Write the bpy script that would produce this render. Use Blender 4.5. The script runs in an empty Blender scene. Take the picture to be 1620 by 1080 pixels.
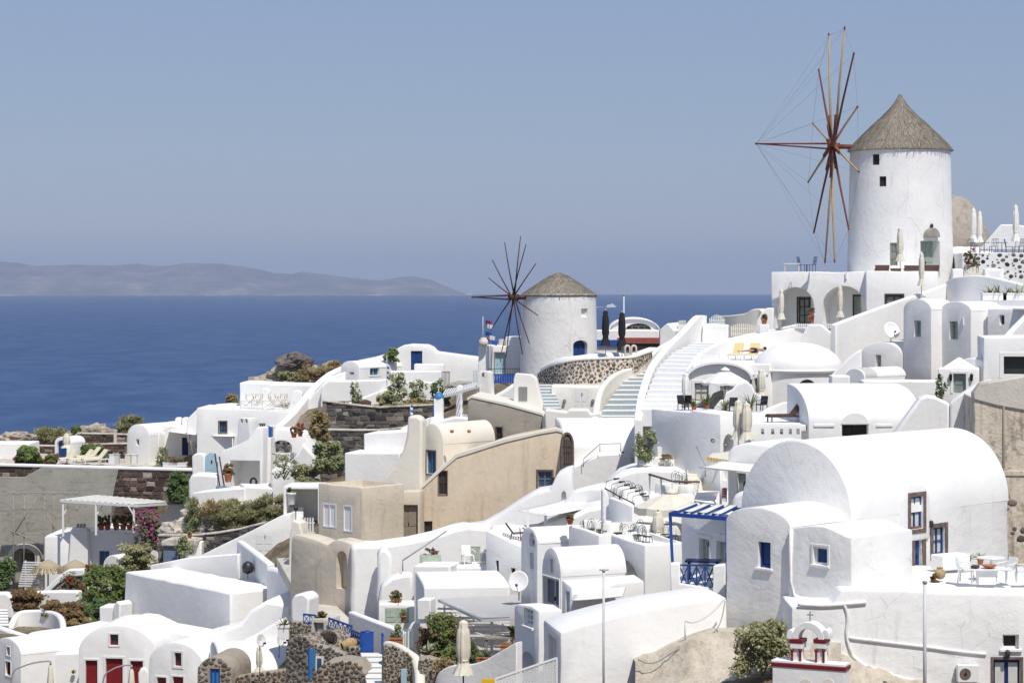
import bpy, bmesh, math, random
import numpy as np
from mathutils import Vector as V, Matrix
from mathutils import noise as mnoise
R = math.radians
rnd = random.Random(7)
sc = bpy.context.scene
col = sc.collection

# ------------------------------------------------------------------ camera, sky, sun, exposure
F, CX, CY = 3600.0, 810.0, 443.0          # focal length and principal point in photo pixels
cam = bpy.data.cameras.new('camera'); camo = bpy.data.objects.new('camera', cam); col.objects.link(camo)
cam.sensor_width = 36; cam.lens = 80; cam.clip_start = 0.5; cam.clip_end = 200000
cam.shift_y = -97 / 1620
camo.location = (0, 0, 0); camo.rotation_euler = (R(90), 0, 0)
sc.camera = camo

SUN_AZ, SUN_EL = 23.0, 57.0               # degrees to the right of straight behind the camera, height
sdir = V((math.sin(R(SUN_AZ)) * math.cos(R(SUN_EL)), -math.cos(R(SUN_AZ)) * math.cos(R(SUN_EL)), math.sin(R(SUN_EL))))
world = bpy.data.worlds.new('World'); sc.world = world; world.use_nodes = True
wn = world.node_tree; wn.nodes.clear()
sky = wn.nodes.new('ShaderNodeTexSky'); sky.sky_type = 'NISHITA'; sky.sun_disc = False
sky.sun_elevation = R(SUN_EL); sky.sun_rotation = math.atan2(sdir.x, sdir.y)
sky.altitude = 0; sky.air_density = 1.0; sky.dust_density = 0.3; sky.ozone_density = 1.5
tint = wn.nodes.new('ShaderNodeMix'); tint.data_type = 'RGBA'; tint.blend_type = 'MIX'   # summer haze evens the sky out
tint.inputs[0].default_value = 0.72; tint.inputs[7].default_value = (2.38, 3.10, 4.98, 1)
bg = wn.nodes.new('ShaderNodeBackground'); bg.inputs[1].default_value = 0.073
wo = wn.nodes.new('ShaderNodeOutputWorld')
wn.links.new(sky.outputs[0], tint.inputs[6]); wn.links.new(tint.outputs[2], bg.inputs[0]); wn.links.new(bg.outputs[0], wo.inputs[0])
sl = bpy.data.lights.new('sun', 'SUN'); sl.energy = 2.75; sl.angle = R(0.55); sl.color = (1.0, 0.945, 0.86)
so = bpy.data.objects.new('sun', sl); col.objects.link(so); so.location = sdir * 60
so.rotation_euler = sdir.to_track_quat('Z', 'Y').to_euler()
sc.view_settings.view_transform = 'Standard'; sc.view_settings.look = 'None'
sc.view_settings.gamma = 1; sc.view_settings.use_curve_mapping = False
sc.view_settings.exposure = 0.52
HAZE = 2.9e-5
sc.render.engine = 'CYCLES'
sc.cycles.use_denoising = True
sc.cycles.max_bounces = 8; sc.cycles.diffuse_bounces = 6; sc.cycles.glossy_bounces = 2
sc.cycles.transmission_bounces = 4; sc.cycles.transparent_max_bounces = 8; sc.cycles.volume_bounces = 0
sc.cycles.caustics_reflective = False; sc.cycles.caustics_refractive = False

# ------------------------------------------------------------------ materials
MATS = {}
def nd(nt, t, **kw):
 n = nt.nodes.new(t)
 for k, v in kw.items():
  if hasattr(n, k): setattr(n, k, v)
 return n
def rgba(c): return (c[0], c[1], c[2], 1)
def noise_n(nt, scale, detail=4, rough=.6, vec=None, dist=0):
 n = nd(nt, 'ShaderNodeTexNoise'); n.inputs['Scale'].default_value = scale; n.inputs['Detail'].default_value = detail
 n.inputs['Roughness'].default_value = rough; n.inputs['Distortion'].default_value = dist
 if vec is not None: nt.links.new(vec, n.inputs['Vector'])
 return n
def ramp(nt, src, stops):
 r = nd(nt, 'ShaderNodeValToRGB'); e = r.color_ramp.elements
 while len(e) < len(stops): e.new(.5)
 for el, (p, c) in zip(e, stops): el.position = p; el.color = rgba(c) if len(c) == 3 else c
 nt.links.new(src, r.inputs[0]); return r
def mixc(nt, fac, a, b, mode='MIX'):
 m = nd(nt, 'ShaderNodeMix'); m.data_type = 'RGBA'; m.blend_type = mode
 if isinstance(fac, (int, float)): m.inputs[0].default_value = fac
 else: nt.links.new(fac, m.inputs[0])
 for s, i in ((a, 6), (b, 7)):
  if isinstance(s, tuple): m.inputs[i].default_value = rgba(s)
  else: nt.links.new(s, m.inputs[i])
 return m.outputs[2]
def base_mat(name, rough=.85, spec=.3):
 m = bpy.data.materials.new(name); m.use_nodes = True; nt = m.node_tree
 b = nt.nodes['Principled BSDF']; b.inputs['Roughness'].default_value = rough
 b.inputs['Specular IOR Level'].default_value = spec
 MATS[name] = m; return m, nt, b
def coords(nt, scale=(1, 1, 1), kind='Object'):
 tc = nd(nt, 'ShaderNodeTexCoord'); mp = nd(nt, 'ShaderNodeMapping'); mp.inputs['Scale'].default_value = scale
 nt.links.new(tc.outputs[kind], mp.inputs[0]); return mp.outputs[0]
def bump(nt, b, h, strength=.3, dist=.05):
 n = nd(nt, 'ShaderNodeBump'); n.inputs['Strength'].default_value = strength; n.inputs['Distance'].default_value = dist
 nt.links.new(h, n.inputs['Height']); nt.links.new(n.outputs[0], b.inputs['Normal'])

def plaster(name, c0, c1, stain=(.55, .53, .48), amount=.5, thr=.62, bs=.35, hor=False, coarse=.45, cracks=0):
 m, nt, b = base_mat(name, .92, .2); v = coords(nt)
 n1 = noise_n(nt, coarse, 8, .62, v); n2 = noise_n(nt, 3.5, 6, .7, v)
 c = mixc(nt, ramp(nt, n1.outputs[0], [(.35, (0, 0, 0)), (.7, (1, 1, 1))]).outputs[0], c0, c1)
 vs = coords(nt, (.25, .25, 3) if hor else (1.6, 1.6, .22)); n3 = noise_n(nt, 1.3, 7, .7, vs)
 f = ramp(nt, n3.outputs[0], [(thr, (0, 0, 0)), (thr + .16, (amount,) * 3)]).outputs[0]
 c = mixc(nt, f, c, stain)
 n4 = noise_n(nt, 1.1, 9, .75, v)
 f2 = ramp(nt, n4.outputs[0], [(thr + .03, (0, 0, 0)), (thr + .09, (amount * .8,) * 3)]).outputs[0]
 c = mixc(nt, f2, c, stain)
 if cracks:
  vo = nd(nt, 'ShaderNodeTexVoronoi'); vo.feature = 'DISTANCE_TO_EDGE'; vo.inputs['Scale'].default_value = .8; w = noise_n(nt, 2.5, 5, .6, v); mv = mixc(nt, .16, v, w.outputs[1], 'ADD'); nt.links.new(mv, vo.inputs['Vector'])
  k = ramp(nt, vo.outputs[0], [(.004, (cracks,) * 3), (.010, (0, 0, 0))]).outputs[0]; k = mixc(nt, 1.0, k, ramp(nt, n1.outputs[0], [(.5, (0, 0, 0)), (.56, (1, 1, 1))]).outputs[0], 'MULTIPLY'); c = mixc(nt, k, c, stain)
 nt.links.new(c, b.inputs['Base Color'])
 add = nd(nt, 'ShaderNodeMath', operation='ADD'); nt.links.new(n1.outputs[0], add.inputs[0])
 mu = nd(nt, 'ShaderNodeMath', operation='MULTIPLY'); mu.inputs[1].default_value = .35; nt.links.new(n2.outputs[0], mu.inputs[0])
 nt.links.new(mu.outputs[0], add.inputs[1]); bump(nt, b, add.outputs[0], bs, .12)
 return m
plaster('white', (.87, .862, .84), (.79, .785, .775), (.62, .615, .60), .36, .60)
plaster('white_worn', (.865, .857, .835), (.765, .76, .75), (.44, .43, .41), .5, .585, .6, cracks=.5)
plaster('cream', (.78, .745, .66), (.73, .69, .60), (.60, .56, .47), .4)
plaster('ivory', (.80, .785, .74), (.76, .74, .69), (.62, .6, .54), .3)
plaster('beige', (.70, .60, .465), (.63, .53, .40), (.44, .365, .27), .6, .55, .5, cracks=.6)
plaster('sand_plaster', (.70, .625, .51), (.61, .545, .44), (.40, .35, .28), .6, .55, .5, cracks=.5)
plaster('old_plaster', (.72, .66, .56), (.62, .52, .385), (.24, .20, .16), .8, .50, 1.0, coarse=.9, cracks=.8)
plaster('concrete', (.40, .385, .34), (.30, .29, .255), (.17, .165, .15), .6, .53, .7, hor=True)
plaster('concrete_warm', (.36, .33, .28), (.27, .25, .215), (.16, .15, .13), .6, .55, .5)
plaster('pale_stone', (.66, .62, .54), (.55, .51, .44), (.36, .33, .29), .6, .55, .8)
plaster('mortar', (.40, .36, .295), (.33, .295, .24), (.22, .2, .165), .5, .55, .9, coarse=1.5)
plaster('mortar_cream', (.74, .68, .58), (.66, .60, .50), (.5, .46, .38), .4, .58, .7, coarse=1.5)
plaster('mortar_dark', (.27, .25, .215), (.17, .155, .135), (.06, .055, .05), .6, .5, .9, coarse=2)
plaster('mortar_white', (.80, .80, .79), (.74, .745, .75), (.6, .6, .6), .3, .6, .8)

def paint(name, c, var=.18, rough=.5, spec=.35, wear=0, wearc=(.5, .45, .4)):
 m, nt, b = base_mat(name, rough, spec); v = coords(nt); n = noise_n(nt, 6, 5, .65, v)
 d = tuple(x * (1 - var) for x in c); l = tuple(min(1, x * (1 + var)) for x in c)
 cc = ramp(nt, n.outputs[0], [(.3, d), (.7, l)]).outputs[0]
 if wear:
  n2 = noise_n(nt, 11, 8, .75, v)
  cc = mixc(nt, ramp(nt, n2.outputs[0], [(.60, (0, 0, 0)), (.70, (wear,) * 3)]).outputs[0], cc, wearc)
 nt.links.new(cc, b.inputs['Base Color']); bump(nt, b, n.outputs[0], .15, .01)
 return m
paint('blue', (.014, .055, .20), wear=.3, wearc=(.08, .14, .26))
paint('blue_bright', (.022, .085, .36), wear=.25, wearc=(.10, .17, .40))
paint('blue_dark', (.012, .03, .12))
paint('blue_mid', (.05, .20, .42), wear=.3, wearc=(.3, .4, .5))
paint('blue_pale', (.36, .52, .60), wear=.3, wearc=(.6, .65, .66))
paint('blue_grey', (.16, .22, .30), wear=.3, wearc=(.3, .33, .36))
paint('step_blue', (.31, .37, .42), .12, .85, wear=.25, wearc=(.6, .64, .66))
paint('step_white', (.79, .79, .79), .04, .9, .2)
paint('red', (.20, .012, .018), wear=.15, wearc=(.3, .06, .06))
paint('red_dull', (.22, .045, .045), wear=.4, wearc=(.35, .2, .18))
paint('green_pale', (.40, .47, .38)); paint('green_grey', (.30, .37, .32))
paint('brown', (.07, .042, .028), wear=.3, wearc=(.16, .12, .09)); paint('taupe', (.30, .255, .21), .15, wear=.4, wearc=(.4, .36, .3))
paint('stone_brown', (.16, .115, .10), .45, .9, wear=.6, wearc=(.30, .24, .21))
paint('wood_old', (.10, .085, .07), .35, .9, wear=.5, wearc=(.2, .17, .14))
paint('spar_tan', (.42, .30, .16), .2, .8, wear=.4, wearc=(.5, .42, .32))
paint('spar_red', (.16, .045, .030), .3, .7, wear=.3, wearc=(.25, .12, .09))
paint('spar_dark', (.07, .035, .028), .3, .7, wear=.3, wearc=(.18, .1, .08))
paint('metal_dark', (.025, .025, .027), .2, .45, .5); paint('metal_grey', (.32, .33, .34), .1, .4, .5)
paint('white_paint', (.78, .78, .77), .04, .6, .3); paint('plastic_white', (.80, .80, .79), .02, .4, .4)
paint('pole_white', (.62, .63, .64), .06, .5); paint('canvas', (.72, .68, .57), .08, .95, .1)
paint('canvas_white', (.80, .79, .74), .05, .95, .1); paint('canvas_dark', (.035, .036, .038), .2, .95, .1)
paint('cushion_yellow', (.72, .58, .28), .08, .95, .1); paint('cushion_cream', (.76, .70, .50), .06, .95, .1)
paint('terracotta', (.42, .15, .07), .25, .85, wear=.4, wearc=(.5, .28, .18)); paint('pot_ochre', (.42, .30, .15), .2, .8)
paint('soil', (.07, .05, .035), .4, .95); paint('rope', (.20, .19, .18), .2, .9, .1)
paint('rock_brown', (.10, .06, .05), .5, .95); paint('skin', (.42, .24, .16), .1, .6); paint('cloth_navy', (.015, .02, .06), .2, .9)
paint('hair', (.03, .02, .015), .3, .7); paint('flag_white', (.75, .75, .75), .03, .9); paint('flag_blue', (.03, .10, .42), .1, .9)
paint('yellow', (.75, .48, .03), .08, .8); paint('wicker', (.10, .055, .045), .35, .8); paint('red_tile', (.30, .09, .07), .25, .8)
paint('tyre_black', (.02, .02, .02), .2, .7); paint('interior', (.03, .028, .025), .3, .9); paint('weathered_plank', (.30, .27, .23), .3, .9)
paint('slat_grey', (.58, .575, .56), .08, .85); paint('curtain', (.60, .60, .57), .08, .9)

def glass(name, c, rough=.12):
 m, nt, b = base_mat(name, rough, .6); v = coords(nt); n = noise_n(nt, 1.2, 3, .5, v)
 d = tuple(x * .6 for x in c); cc = ramp(nt, n.outputs[0], [(.35, d), (.65, c)]).outputs[0]
 nt.links.new(cc, b.inputs['Base Color']); bump(nt, b, n.outputs[0], .05, .02)
glass('glass', (.045, .055, .06)); glass('glass_pale', (.30, .36, .34), .25); glass('glass_blue', (.09, .13, .19), .2)

def tinted(name, stops, rough=.8, spec=.2, nscale=8, trans=0, bstr=.3):
 m, nt, b = base_mat(name, rough, spec)
 a = nd(nt, 'ShaderNodeAttribute'); a.attribute_name = 'tint'
 cc = ramp(nt, a.outputs['Fac'], stops).outputs[0]
 v = coords(nt); n = noise_n(nt, nscale, 6, .65, v)
 cc = mixc(nt, .5, cc, mixc(nt, 1.0, cc, ramp(nt, n.outputs[0], [(.3, (.45,) * 3), (.7, (1.5,) * 3)]).outputs[0], 'MULTIPLY'))
 nt.links.new(cc, b.inputs['Base Color'])
 if bstr: bump(nt, b, n.outputs[0], bstr, .03)
 if trans:
  tr = nd(nt, 'ShaderNodeBsdfTranslucent'); nt.links.new(cc, tr.inputs[0]); mx = nd(nt, 'ShaderNodeMixShader'); mx.inputs[0].default_value = trans
  nt.links.new(b.outputs[0], mx.inputs[1]); nt.links.new(tr.outputs[0], mx.inputs[2])
  nt.links.new(mx.outputs[0], nt.nodes['Material Output'].inputs[0])
 return m
tinted('lava', [(0, (.03, .029, .029)), (.45, (.085, .08, .077)), (.75, (.15, .135, .122)), (1, (.30, .275, .245))], .95)
tinted('lava_red', [(0, (.035, .028, .026)), (.5, (.095, .066, .057)), (.8, (.16, .095, .078)), (1, (.36, .31, .27))], .95)
tinted('rubble', [(0, (.075, .062, .053)), (.5, (.165, .125, .10)), (.8, (.25, .165, .13)), (1, (.34, .29, .235))], .95)
tinted('rubble_grey', [(0, (.075, .068, .06)), (.45, (.165, .145, .12)), (.75, (.26, .21, .172)), (1, (.38, .33, .27))], .95)
tinted('leaf_green', [(0, (0.066, 0.098, 0.026)), (.5, (0.138, 0.186, 0.050)), (1, (0.258, 0.306, 0.102))], .65, .3, 20, .22, 0)
tinted('leaf_dark', [(0, (0.046, 0.085, 0.031)), (.5, (0.101, 0.157, 0.055)), (1, (0.202, 0.269, 0.101))], .65, .3, 20, .22, 0)
tinted('leaf_olive', [(0, (0.176, 0.176, 0.084)), (.5, (0.317, 0.311, 0.159)), (1, (0.486, 0.466, 0.263))], .75, .2, 20, .22, 0)
tinted('leaf_grey', [(0, (0.124, 0.157, 0.072)), (.5, (0.269, 0.302, 0.146)), (1, (0.493, 0.514, 0.292))], .75, .2, 20, .22, 0)
tinted('leaf_dry', [(0, (0.160, 0.120, 0.052)), (.5, (0.318, 0.247, 0.120)), (1, (0.509, 0.414, 0.222))], .85, .1, 20, .22, 0)
tinted('leaf_brown', [(0, (0.094, 0.055, 0.031)), (.5, (0.206, 0.128, 0.067)), (1, (0.301, 0.238, 0.094))], .8, .1, 20, .22, 0)
tinted('agave', [(0, (.12, .15, .07)), (.6, (.24, .27, .14)), (1, (.42, .42, .22))], .6, .3, 8, .1, 0)
tinted('petal_pink', [(0, (.30, .03, .14)), (1, (.52, .10, .30))], .7, .2, 8, .3, 0)
tinted('petal_red', [(0, (.20, .015, .018)), (1, (.38, .05, .05))], .7, .2, 8, .3, 0)
tinted('petal_white', [(0, (.6, .6, .56)), (1, (.8, .79, .74))], .7, .2, 8, .3, 0)
tinted('bark', [(0, (.06, .045, .032)), (1, (.14, .11, .08))], .9)
tinted('thatch', [(0, (.155, .135, .11)), (.5, (.27, .24, .195)), (1, (.40, .36, .30))], .95, .1, 14)
tinted('straw', [(0, (.27, .22, .14)), (.5, (.42, .35, .24)), (1, (.58, .50, .37))], .95, .1, 14)

# ------------------------------------------------------------------ building blocks
BASE = {}
def W(px, py, Y): return V(((px - CX) / F * Y, Y, (CY - py) / F * Y))
def on_z(px, py, z):
 Y = z * F / (CY - py); return V(((px - CX) / F * Y, Y, z))
def zof(py, Y): return (CY - py) / F * Y
DT = [(0, [(1130, 124), (1010, 134), (985, 144), (965, 152), (935, 160), (920, 174.5), (748, 176), (700, 190)]), (200, [(1110, 121), (1030, 134), (985, 146), (960, 152), (915, 163), (890, 174.5), (750, 176), (700, 190)]),
      (400, [(1120, 108), (1085, 117), (1030, 124), (970, 133), (900, 145), (850, 149), (820, 155), (780, 161), (740, 166), (700, 172), (655, 176), (610, 186)]),
      (560, [(1110, 92), (1060, 98), (1030, 104), (990, 112), (880, 123), (860, 130), (800, 147), (750, 156), (700, 163), (645, 167), (620, 174), (602, 184)]),
      (690, [(1110, 90), (1030, 97), (1000, 104), (900, 112), (870, 128), (770, 131), (745, 140), (720, 152), (700, 160), (650, 166), (620, 174), (598, 180)]),
      (800, [(1100, 90), (1000, 104), (900, 118), (865, 129), (745, 133), (690, 140), (650, 150), (592, 172)]),
      (1000, [(1100, 76), (1035, 84), (1005, 88), (935, 95), (860, 103), (820, 118), (795, 129), (700, 134), (665, 142), (610, 149), (570, 160), (545, 178)]),
      (1200, [(1080, 73), (1025, 77), (1000, 88), (905, 94), (825, 104), (765, 110), (685, 113), (655, 120), (595, 133), (525, 140), (510, 148)]),
      (1620, [(1140, 79), (965, 87), (925, 98), (730, 102.5), (640, 112), (540, 126), (450, 142)])]
def _col(tab, y):
 for (a, A), (b, B) in zip(tab, tab[1:]):
  if y >= b or (b, B) == tab[-1]: return A + (B - A) * (a - y) / (a - b)
def D(px, py):
 if px <= 0: return _col(DT[0][1], py)
 for (x0, t0), (x1, t1) in zip(DT, DT[1:]):
  if px <= x1 or x1 == 1620:
   f = (px - x0) / (x1 - x0); return _col(t0, py) * (1 - f) + _col(t1, py) * f

class Fr:
 """vertical plane through the pixel column px at depth Y; yaw > 0 turns it to face left"""
 def __init__(s, px=None, Y=None, yaw=0, o=None):
  a = R(yaw); s.yaw = yaw; s.n = V((-math.sin(a), -math.cos(a), 0)); s.t = V((math.cos(a), -math.sin(a), 0)); s.b = -s.n
  s.o = V(((px - CX) / F * Y, Y, 0)) if o is None else V((o[0], o[1], 0))
 def sz(s, px, py):
  r = V(((px - CX) / F, 1, (CY - py) / F)); k = s.n.dot(s.o) / s.n.dot(r); p = r * k
  return (p - s.o).dot(s.t), p.z
 def P(s, u, z, d=0): return s.o + s.t * u + s.b * d + V((0, 0, z))
 def side(s, u, d=0):        # the frame of the right-hand side wall at u
  return Fr(yaw=s.yaw - 90, o=s.P(u, 0, d))
 def side_l(s, u, d=0): return Fr(yaw=s.yaw + 90, o=s.P(u, 0, d))
 def at(s, d): return Fr(yaw=s.yaw, o=s.P(0, 0, d))

def link(o, parent=None):
 col.objects.link(o)
 if parent is not None: o.parent = parent; BASE[o.name] = BASE[parent.name]
 return o
def thing(name, label, cat, loc, group=None):
 o = bpy.data.objects.new(name, None); col.objects.link(o); o.empty_display_size = .3
 o.location = loc; o['label'] = label; o['category'] = cat
 if group: o['group'] = group
 BASE[o.name] = V(loc); return o
def tag(o, label=None, cat=None, group=None, kind=None):
 for k, v in (('label', label), ('category', cat), ('group', group), ('kind', kind)):
  if v: o[k] = v
 return o
def struct(name): pass

class MB:
 def __init__(s): s.v = []; s.f = []; s.sm = []; s.tint = []
 def quads(s, vs, fs, smooth=False, tint=None):
  k = len(s.v); s.v += [V(p) for p in vs]
  for f in fs: s.f.append([i + k for i in f]); s.sm.append(smooth); s.tint.append(.5 if tint is None else tint)
  return s
 def box(s, fr, s0, s1, z0, z1, d0, d1, tint=None):
  p = [fr.P(u, z, d) for d in (d0, d1) for z in (z0, z1) for u in (s0, s1)]
  return s.quads(p, [(0, 1, 3, 2), (5, 4, 6, 7), (4, 0, 2, 6), (1, 5, 7, 3), (2, 3, 7, 6), (4, 5, 1, 0)], False, tint)
 def prism(s, fr, prof, d0, d1, tint=None, smooth=False):
  n = len(prof); p = [fr.P(u, z, d0) for u, z in prof] + [fr.P(u, z, d1) for u, z in prof]
  return s.quads(p, [tuple(range(n)), tuple(range(2 * n - 1, n - 1, -1))], False, tint).quads(p, [((i + 1) % n, i, i + n, (i + 1) % n + n) for i in range(n)], smooth, tint)
 def bar(s, a, b, w, h=None, tint=None, up=V((0, 0, 1))):
  a = V(a); b = V(b); d = (b - a).normalized(); h = w if h is None else h
  if abs(d.dot(up)) > .97: up = V((0, 1, 0))
  x = d.cross(up).normalized() * w / 2; y = x.cross(d).normalized() * h / 2
  p = [q + i * x + j * y for q in (a, b) for i, j in ((-1, -1), (1, -1), (1, 1), (-1, 1))]
  return s.quads(p, [(3, 2, 1, 0), (4, 5, 6, 7), (0, 1, 5, 4), (1, 2, 6, 5), (2, 3, 7, 6), (3, 0, 4, 7)], False, tint)
 def tube(s, pts, r, n=7, r1=None, tint=None, caps=True):
  pts = [V(p) for p in pts]; m = len(pts); rings = []
  for i, p in enumerate(pts):
   d = (pts[min(i + 1, m - 1)] - pts[max(i - 1, 0)]).normalized(); up = V((0, 0, 1)) if abs(d.z) < .9 else V((0, 1, 0))
   x = d.cross(up).normalized(); y = d.cross(x); rr = r if r1 is None else r + (r1 - r) * i / (m - 1)
   rings += [p + (x * math.cos(2 * math.pi * k / n) + y * math.sin(2 * math.pi * k / n)) * rr for k in range(n)]
  s.quads(rings, [(i * n + k, i * n + (k + 1) % n, (i + 1) * n + (k + 1) % n, (i + 1) * n + k) for i in range(m - 1) for k in range(n)], True, tint)
  if caps: s.quads(rings[:n], [tuple(range(n - 1, -1, -1))], False, tint); s.quads(rings[-n:], [tuple(range(n))], False, tint)
  return s
 def lathe(s, c, prof, n=20, tint=None, smooth=True, wob=0, close=True):
  c = V(c); vs = []
  for r, z in prof:
   for k in range(n):
    a = 2 * math.pi * k / n; rr = r * (1 + (rnd.uniform(-wob, wob) if wob else 0)); vs.append(c + V((rr * math.cos(a), rr * math.sin(a), z)))
  s.quads(vs, [(i * n + k, i * n + (k + 1) % n, (i + 1) * n + (k + 1) % n, (i + 1) * n + k) for i in range(len(prof) - 1) for k in range(n)], smooth, tint)
  if close: s.quads(vs[:n], [tuple(range(n - 1, -1, -1))], False, tint); s.quads(vs[-n:], [tuple(range(n))], False, tint)
  return s
 def build(s, name, mat, parent=None, bevel=0, recalc=True, sharp=None, loc=None, segs=2):
  base = BASE[parent.name] if parent is not None else (V(loc) if loc is not None else V((0, 0, 0)))
  me = bpy.data.meshes.new(name); me.from_pydata([p - base for p in s.v], [], s.f)
  me.polygons.foreach_set('use_smooth', s.sm)
  a = me.attributes.new('tint', 'FLOAT', 'FACE'); a.data.foreach_set('value', s.tint)
  if recalc:
   bm = bmesh.new(); bm.from_mesh(me); bmesh.ops.remove_doubles(bm, verts=bm.verts, dist=1e-5)
   bmesh.ops.recalc_face_normals(bm, faces=bm.faces); bm.to_mesh(me); bm.free()
  if sharp: me.set_sharp_from_angle(angle=R(sharp))
  me.materials.append(MATS[mat])
  o = bpy.data.objects.new(name, me); o.location = base if parent is None else (0, 0, 0)
  link(o, parent)
  if parent is None: BASE[o.name] = V(base)
  if bevel:
   md = o.modifiers.new('bevel', 'BEVEL'); md.width = bevel; md.segments = segs; md.limit_method = 'ANGLE'; md.angle_limit = R(35)
  return o

def apply_mods(o):
 dg = bpy.context.evaluated_depsgraph_get(); me = bpy.data.meshes.new_from_object(o.evaluated_get(dg))
 old = o.data; o.modifiers.clear(); o.data = me; me.name = old.name; bpy.data.meshes.remove(old)

def arch_prof(s0, s1, z0, zs, za, n=14):      # door or vault outline: base, springing, semi-ellipse
 c = (s0 + s1) / 2; r = (s1 - s0) / 2
 top = [(c + r * math.cos(math.pi * k / n), zs + (za - zs) * math.sin(math.pi * k / n)) for k in range(n + 1)]
 return [(s0, z0), (s1, z0)] + top

def wobble(prof, step=.9, amp=.018):
 out = []; n = len(prof)
 for i in range(n):
  (a, b), (c, d) = prof[i], prof[(i + 1) % n]; L = math.hypot(c - a, d - b); m = int(L / step)
  out.append((a, b))
  for k in range(1, m):
   f = k / m; out.append((a + (c - a) * f + rnd.gauss(0, amp), b + (d - b) * f + rnd.gauss(0, amp)))
 return out

def solid(th, name, mat, fr, prof, d0, d1, cuts=(), bev=.07, wob=.016, smooth_arc=True):
 """a whitewashed mass: outline prof in the frame, from depth d0 to d1, with its openings cut into it"""
 if wob: prof = wobble(prof, amp=wob)
 L = d1 - d0; m = max(1, int(abs(L) / 1.6)); n = len(prof); mb = MB(); vs = []
 for j in range(m + 1):
  e = wob * .8 if 0 < j < m else 0
  for u, z in prof: vs.append(fr.P(u + rnd.gauss(0, e), z + rnd.gauss(0, e), d0 + L * j / m))
 mb.quads(vs, [tuple(range(n)), tuple(range(m * n + n - 1, m * n - 1, -1))])
 mb.quads(vs, [(j * n + (i + 1) % n, j * n + i, (j + 1) * n + i, (j + 1) * n + (i + 1) % n) for j in range(m) for i in range(n)], True)
 o = mb.build(name, mat, th, bevel=bev, sharp=28)
 if cuts:
  cb = MB()
  for cf, cp, c0, c1 in cuts: cb.prism(cf, cp, c0, c1)
  c = cb.build('cutter', mat, None, loc=BASE[th.name])
  md = o.modifiers.new('cut', 'BOOLEAN'); md.object = c; md.operation = 'DIFFERENCE'; md.solver = 'EXACT'
  md.use_self = len(cuts) > 1
  apply_mods(o); me = c.data; bpy.data.objects.remove(c); bpy.data.meshes.remove(me)
  o.data.set_sharp_from_angle(angle=R(28))
 return o

def opening(th, fr, x0, x1, y0, y1, kind='window', frame='blue', pane='glass', arch=0, rec=.22, bars=(1, 1), surround=None, sw=.13, sill=None, shutter=None, part=None, d=0, label=None):
 """a real opening at the photo rectangle; returns the cutter and builds its window or door as parts of th"""
 xc = (x0 + x1) / 2; s0, _ = fr.sz(x0, y0); s1, _ = fr.sz(x1, y0); z1 = fr.sz(xc, y0)[1]; z0 = fr.sz(xc, y1)[1]
 if arch: prof = arch_prof(s0, s1, z0, z1 - arch, z1, 10)
 else: prof = [(s0, z0), (s1, z0), (s1, z1), (s0, z1)]
 cut = (fr, prof, d - .06, d + rec)
 w = min(.07, (s1 - s0) * .14); dd = d + rec - .05; m = MB()
 if kind == 'hole': return cut
 if kind == 'niche':
  return cut
 if kind in ('window', 'pane'):
  zt = z1 - arch * .4
  m.box(fr, s0, s0 + w, z0, zt, dd - .05, dd + .03); m.box(fr, s1 - w, s1, z0, zt, dd - .05, dd + .03)
  m.box(fr, s0 + w, s1 - w, z0, z0 + w, dd - .048, dd + .03); m.box(fr, s0 + w, s1 - w, zt - w, zt, dd - .048, dd + .03)
  for k in range(bars[0]):
   c = s0 + (s1 - s0) * (k + 1) / (bars[0] + 1); m.box(fr, c - w * .4, c + w * .4, z0 + w, zt - w, dd - .045, dd + .02)
  for k in range(bars[1]):
   c = z0 + (z1 - z0) * (k + 1) / (bars[1] + 1); m.box(fr, s0 + w, s1 - w, c - w * .3, c + w * .3, dd - .04, dd + .02)
  o = m.build(part or 'window', frame, th)
  MB().prism(fr, [(a, b) for a, b in prof], dd + .012, dd + .04).build('pane', pane, o)
 else:
  m.prism(fr, prof, dd, dd + .04); o = m.build(part or 'door', frame, th)
  # raised panels and a handle
  hw = (s1 - s0); cols = 2 if hw > .7 else 1; zt = z1 - arch; pn = MB()
  for c in range(cols):
   a = s0 + hw * c / cols + .07; b = s0 + hw * (c + 1) / cols - .07
   for q0, q1 in ((.06, .36), (.42, .94)): pn.box(fr, a, b, z0 + (zt - z0) * q0, z0 + (zt - z0) * q1, dd - .022, dd + .01)
  pn.build('door_panel', pane if kind == 'glazed' else frame, o)
  MB().box(fr, (s0 + s1) / 2 + .05, (s0 + s1) / 2 + .09, z0 + .9, z0 + 1.06, dd - .06, dd).build('handle', 'metal_dark', o)
 if label: o['label'] = label
 if surround:
  q = MB(); a = .035
  q.box(fr, s0 - sw, s0 - .004, z0 - (sw if kind == 'window' else 0), z1 + sw, d - a, d + .1); q.box(fr, s1 + .004, s1 + sw, z0 - (sw if kind == 'window' else 0), z1 + sw, d - a, d + .1)
  q.box(fr, s0 - .004, s1 + .004, z1 + .004, z1 + sw, d - a + .003, d + .1)
  if kind == 'window': q.box(fr, s0 - .004, s1 + .004, z0 - sw, z0 - .004, d - a + .003, d + .1)
  q.build('surround', surround, o, bevel=.012)
 if sill: MB().box(fr, s0 - .1, s1 + .1, z0 - .09, z0 - .003, d - .09, d + rec * .6).build('sill', sill, o, bevel=.015)
 if shutter:
  q = MB(); ww = (s1 - s0) / 2
  q.box(fr, s0 - ww - .02, s0 - .02, z0, z1, d - .05, d - .004); q.box(fr, s1 + .02, s1 + ww + .02, z0, z1, d - .05, d - .004)
  q.build('shutter', shutter, o)
 return cut

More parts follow.
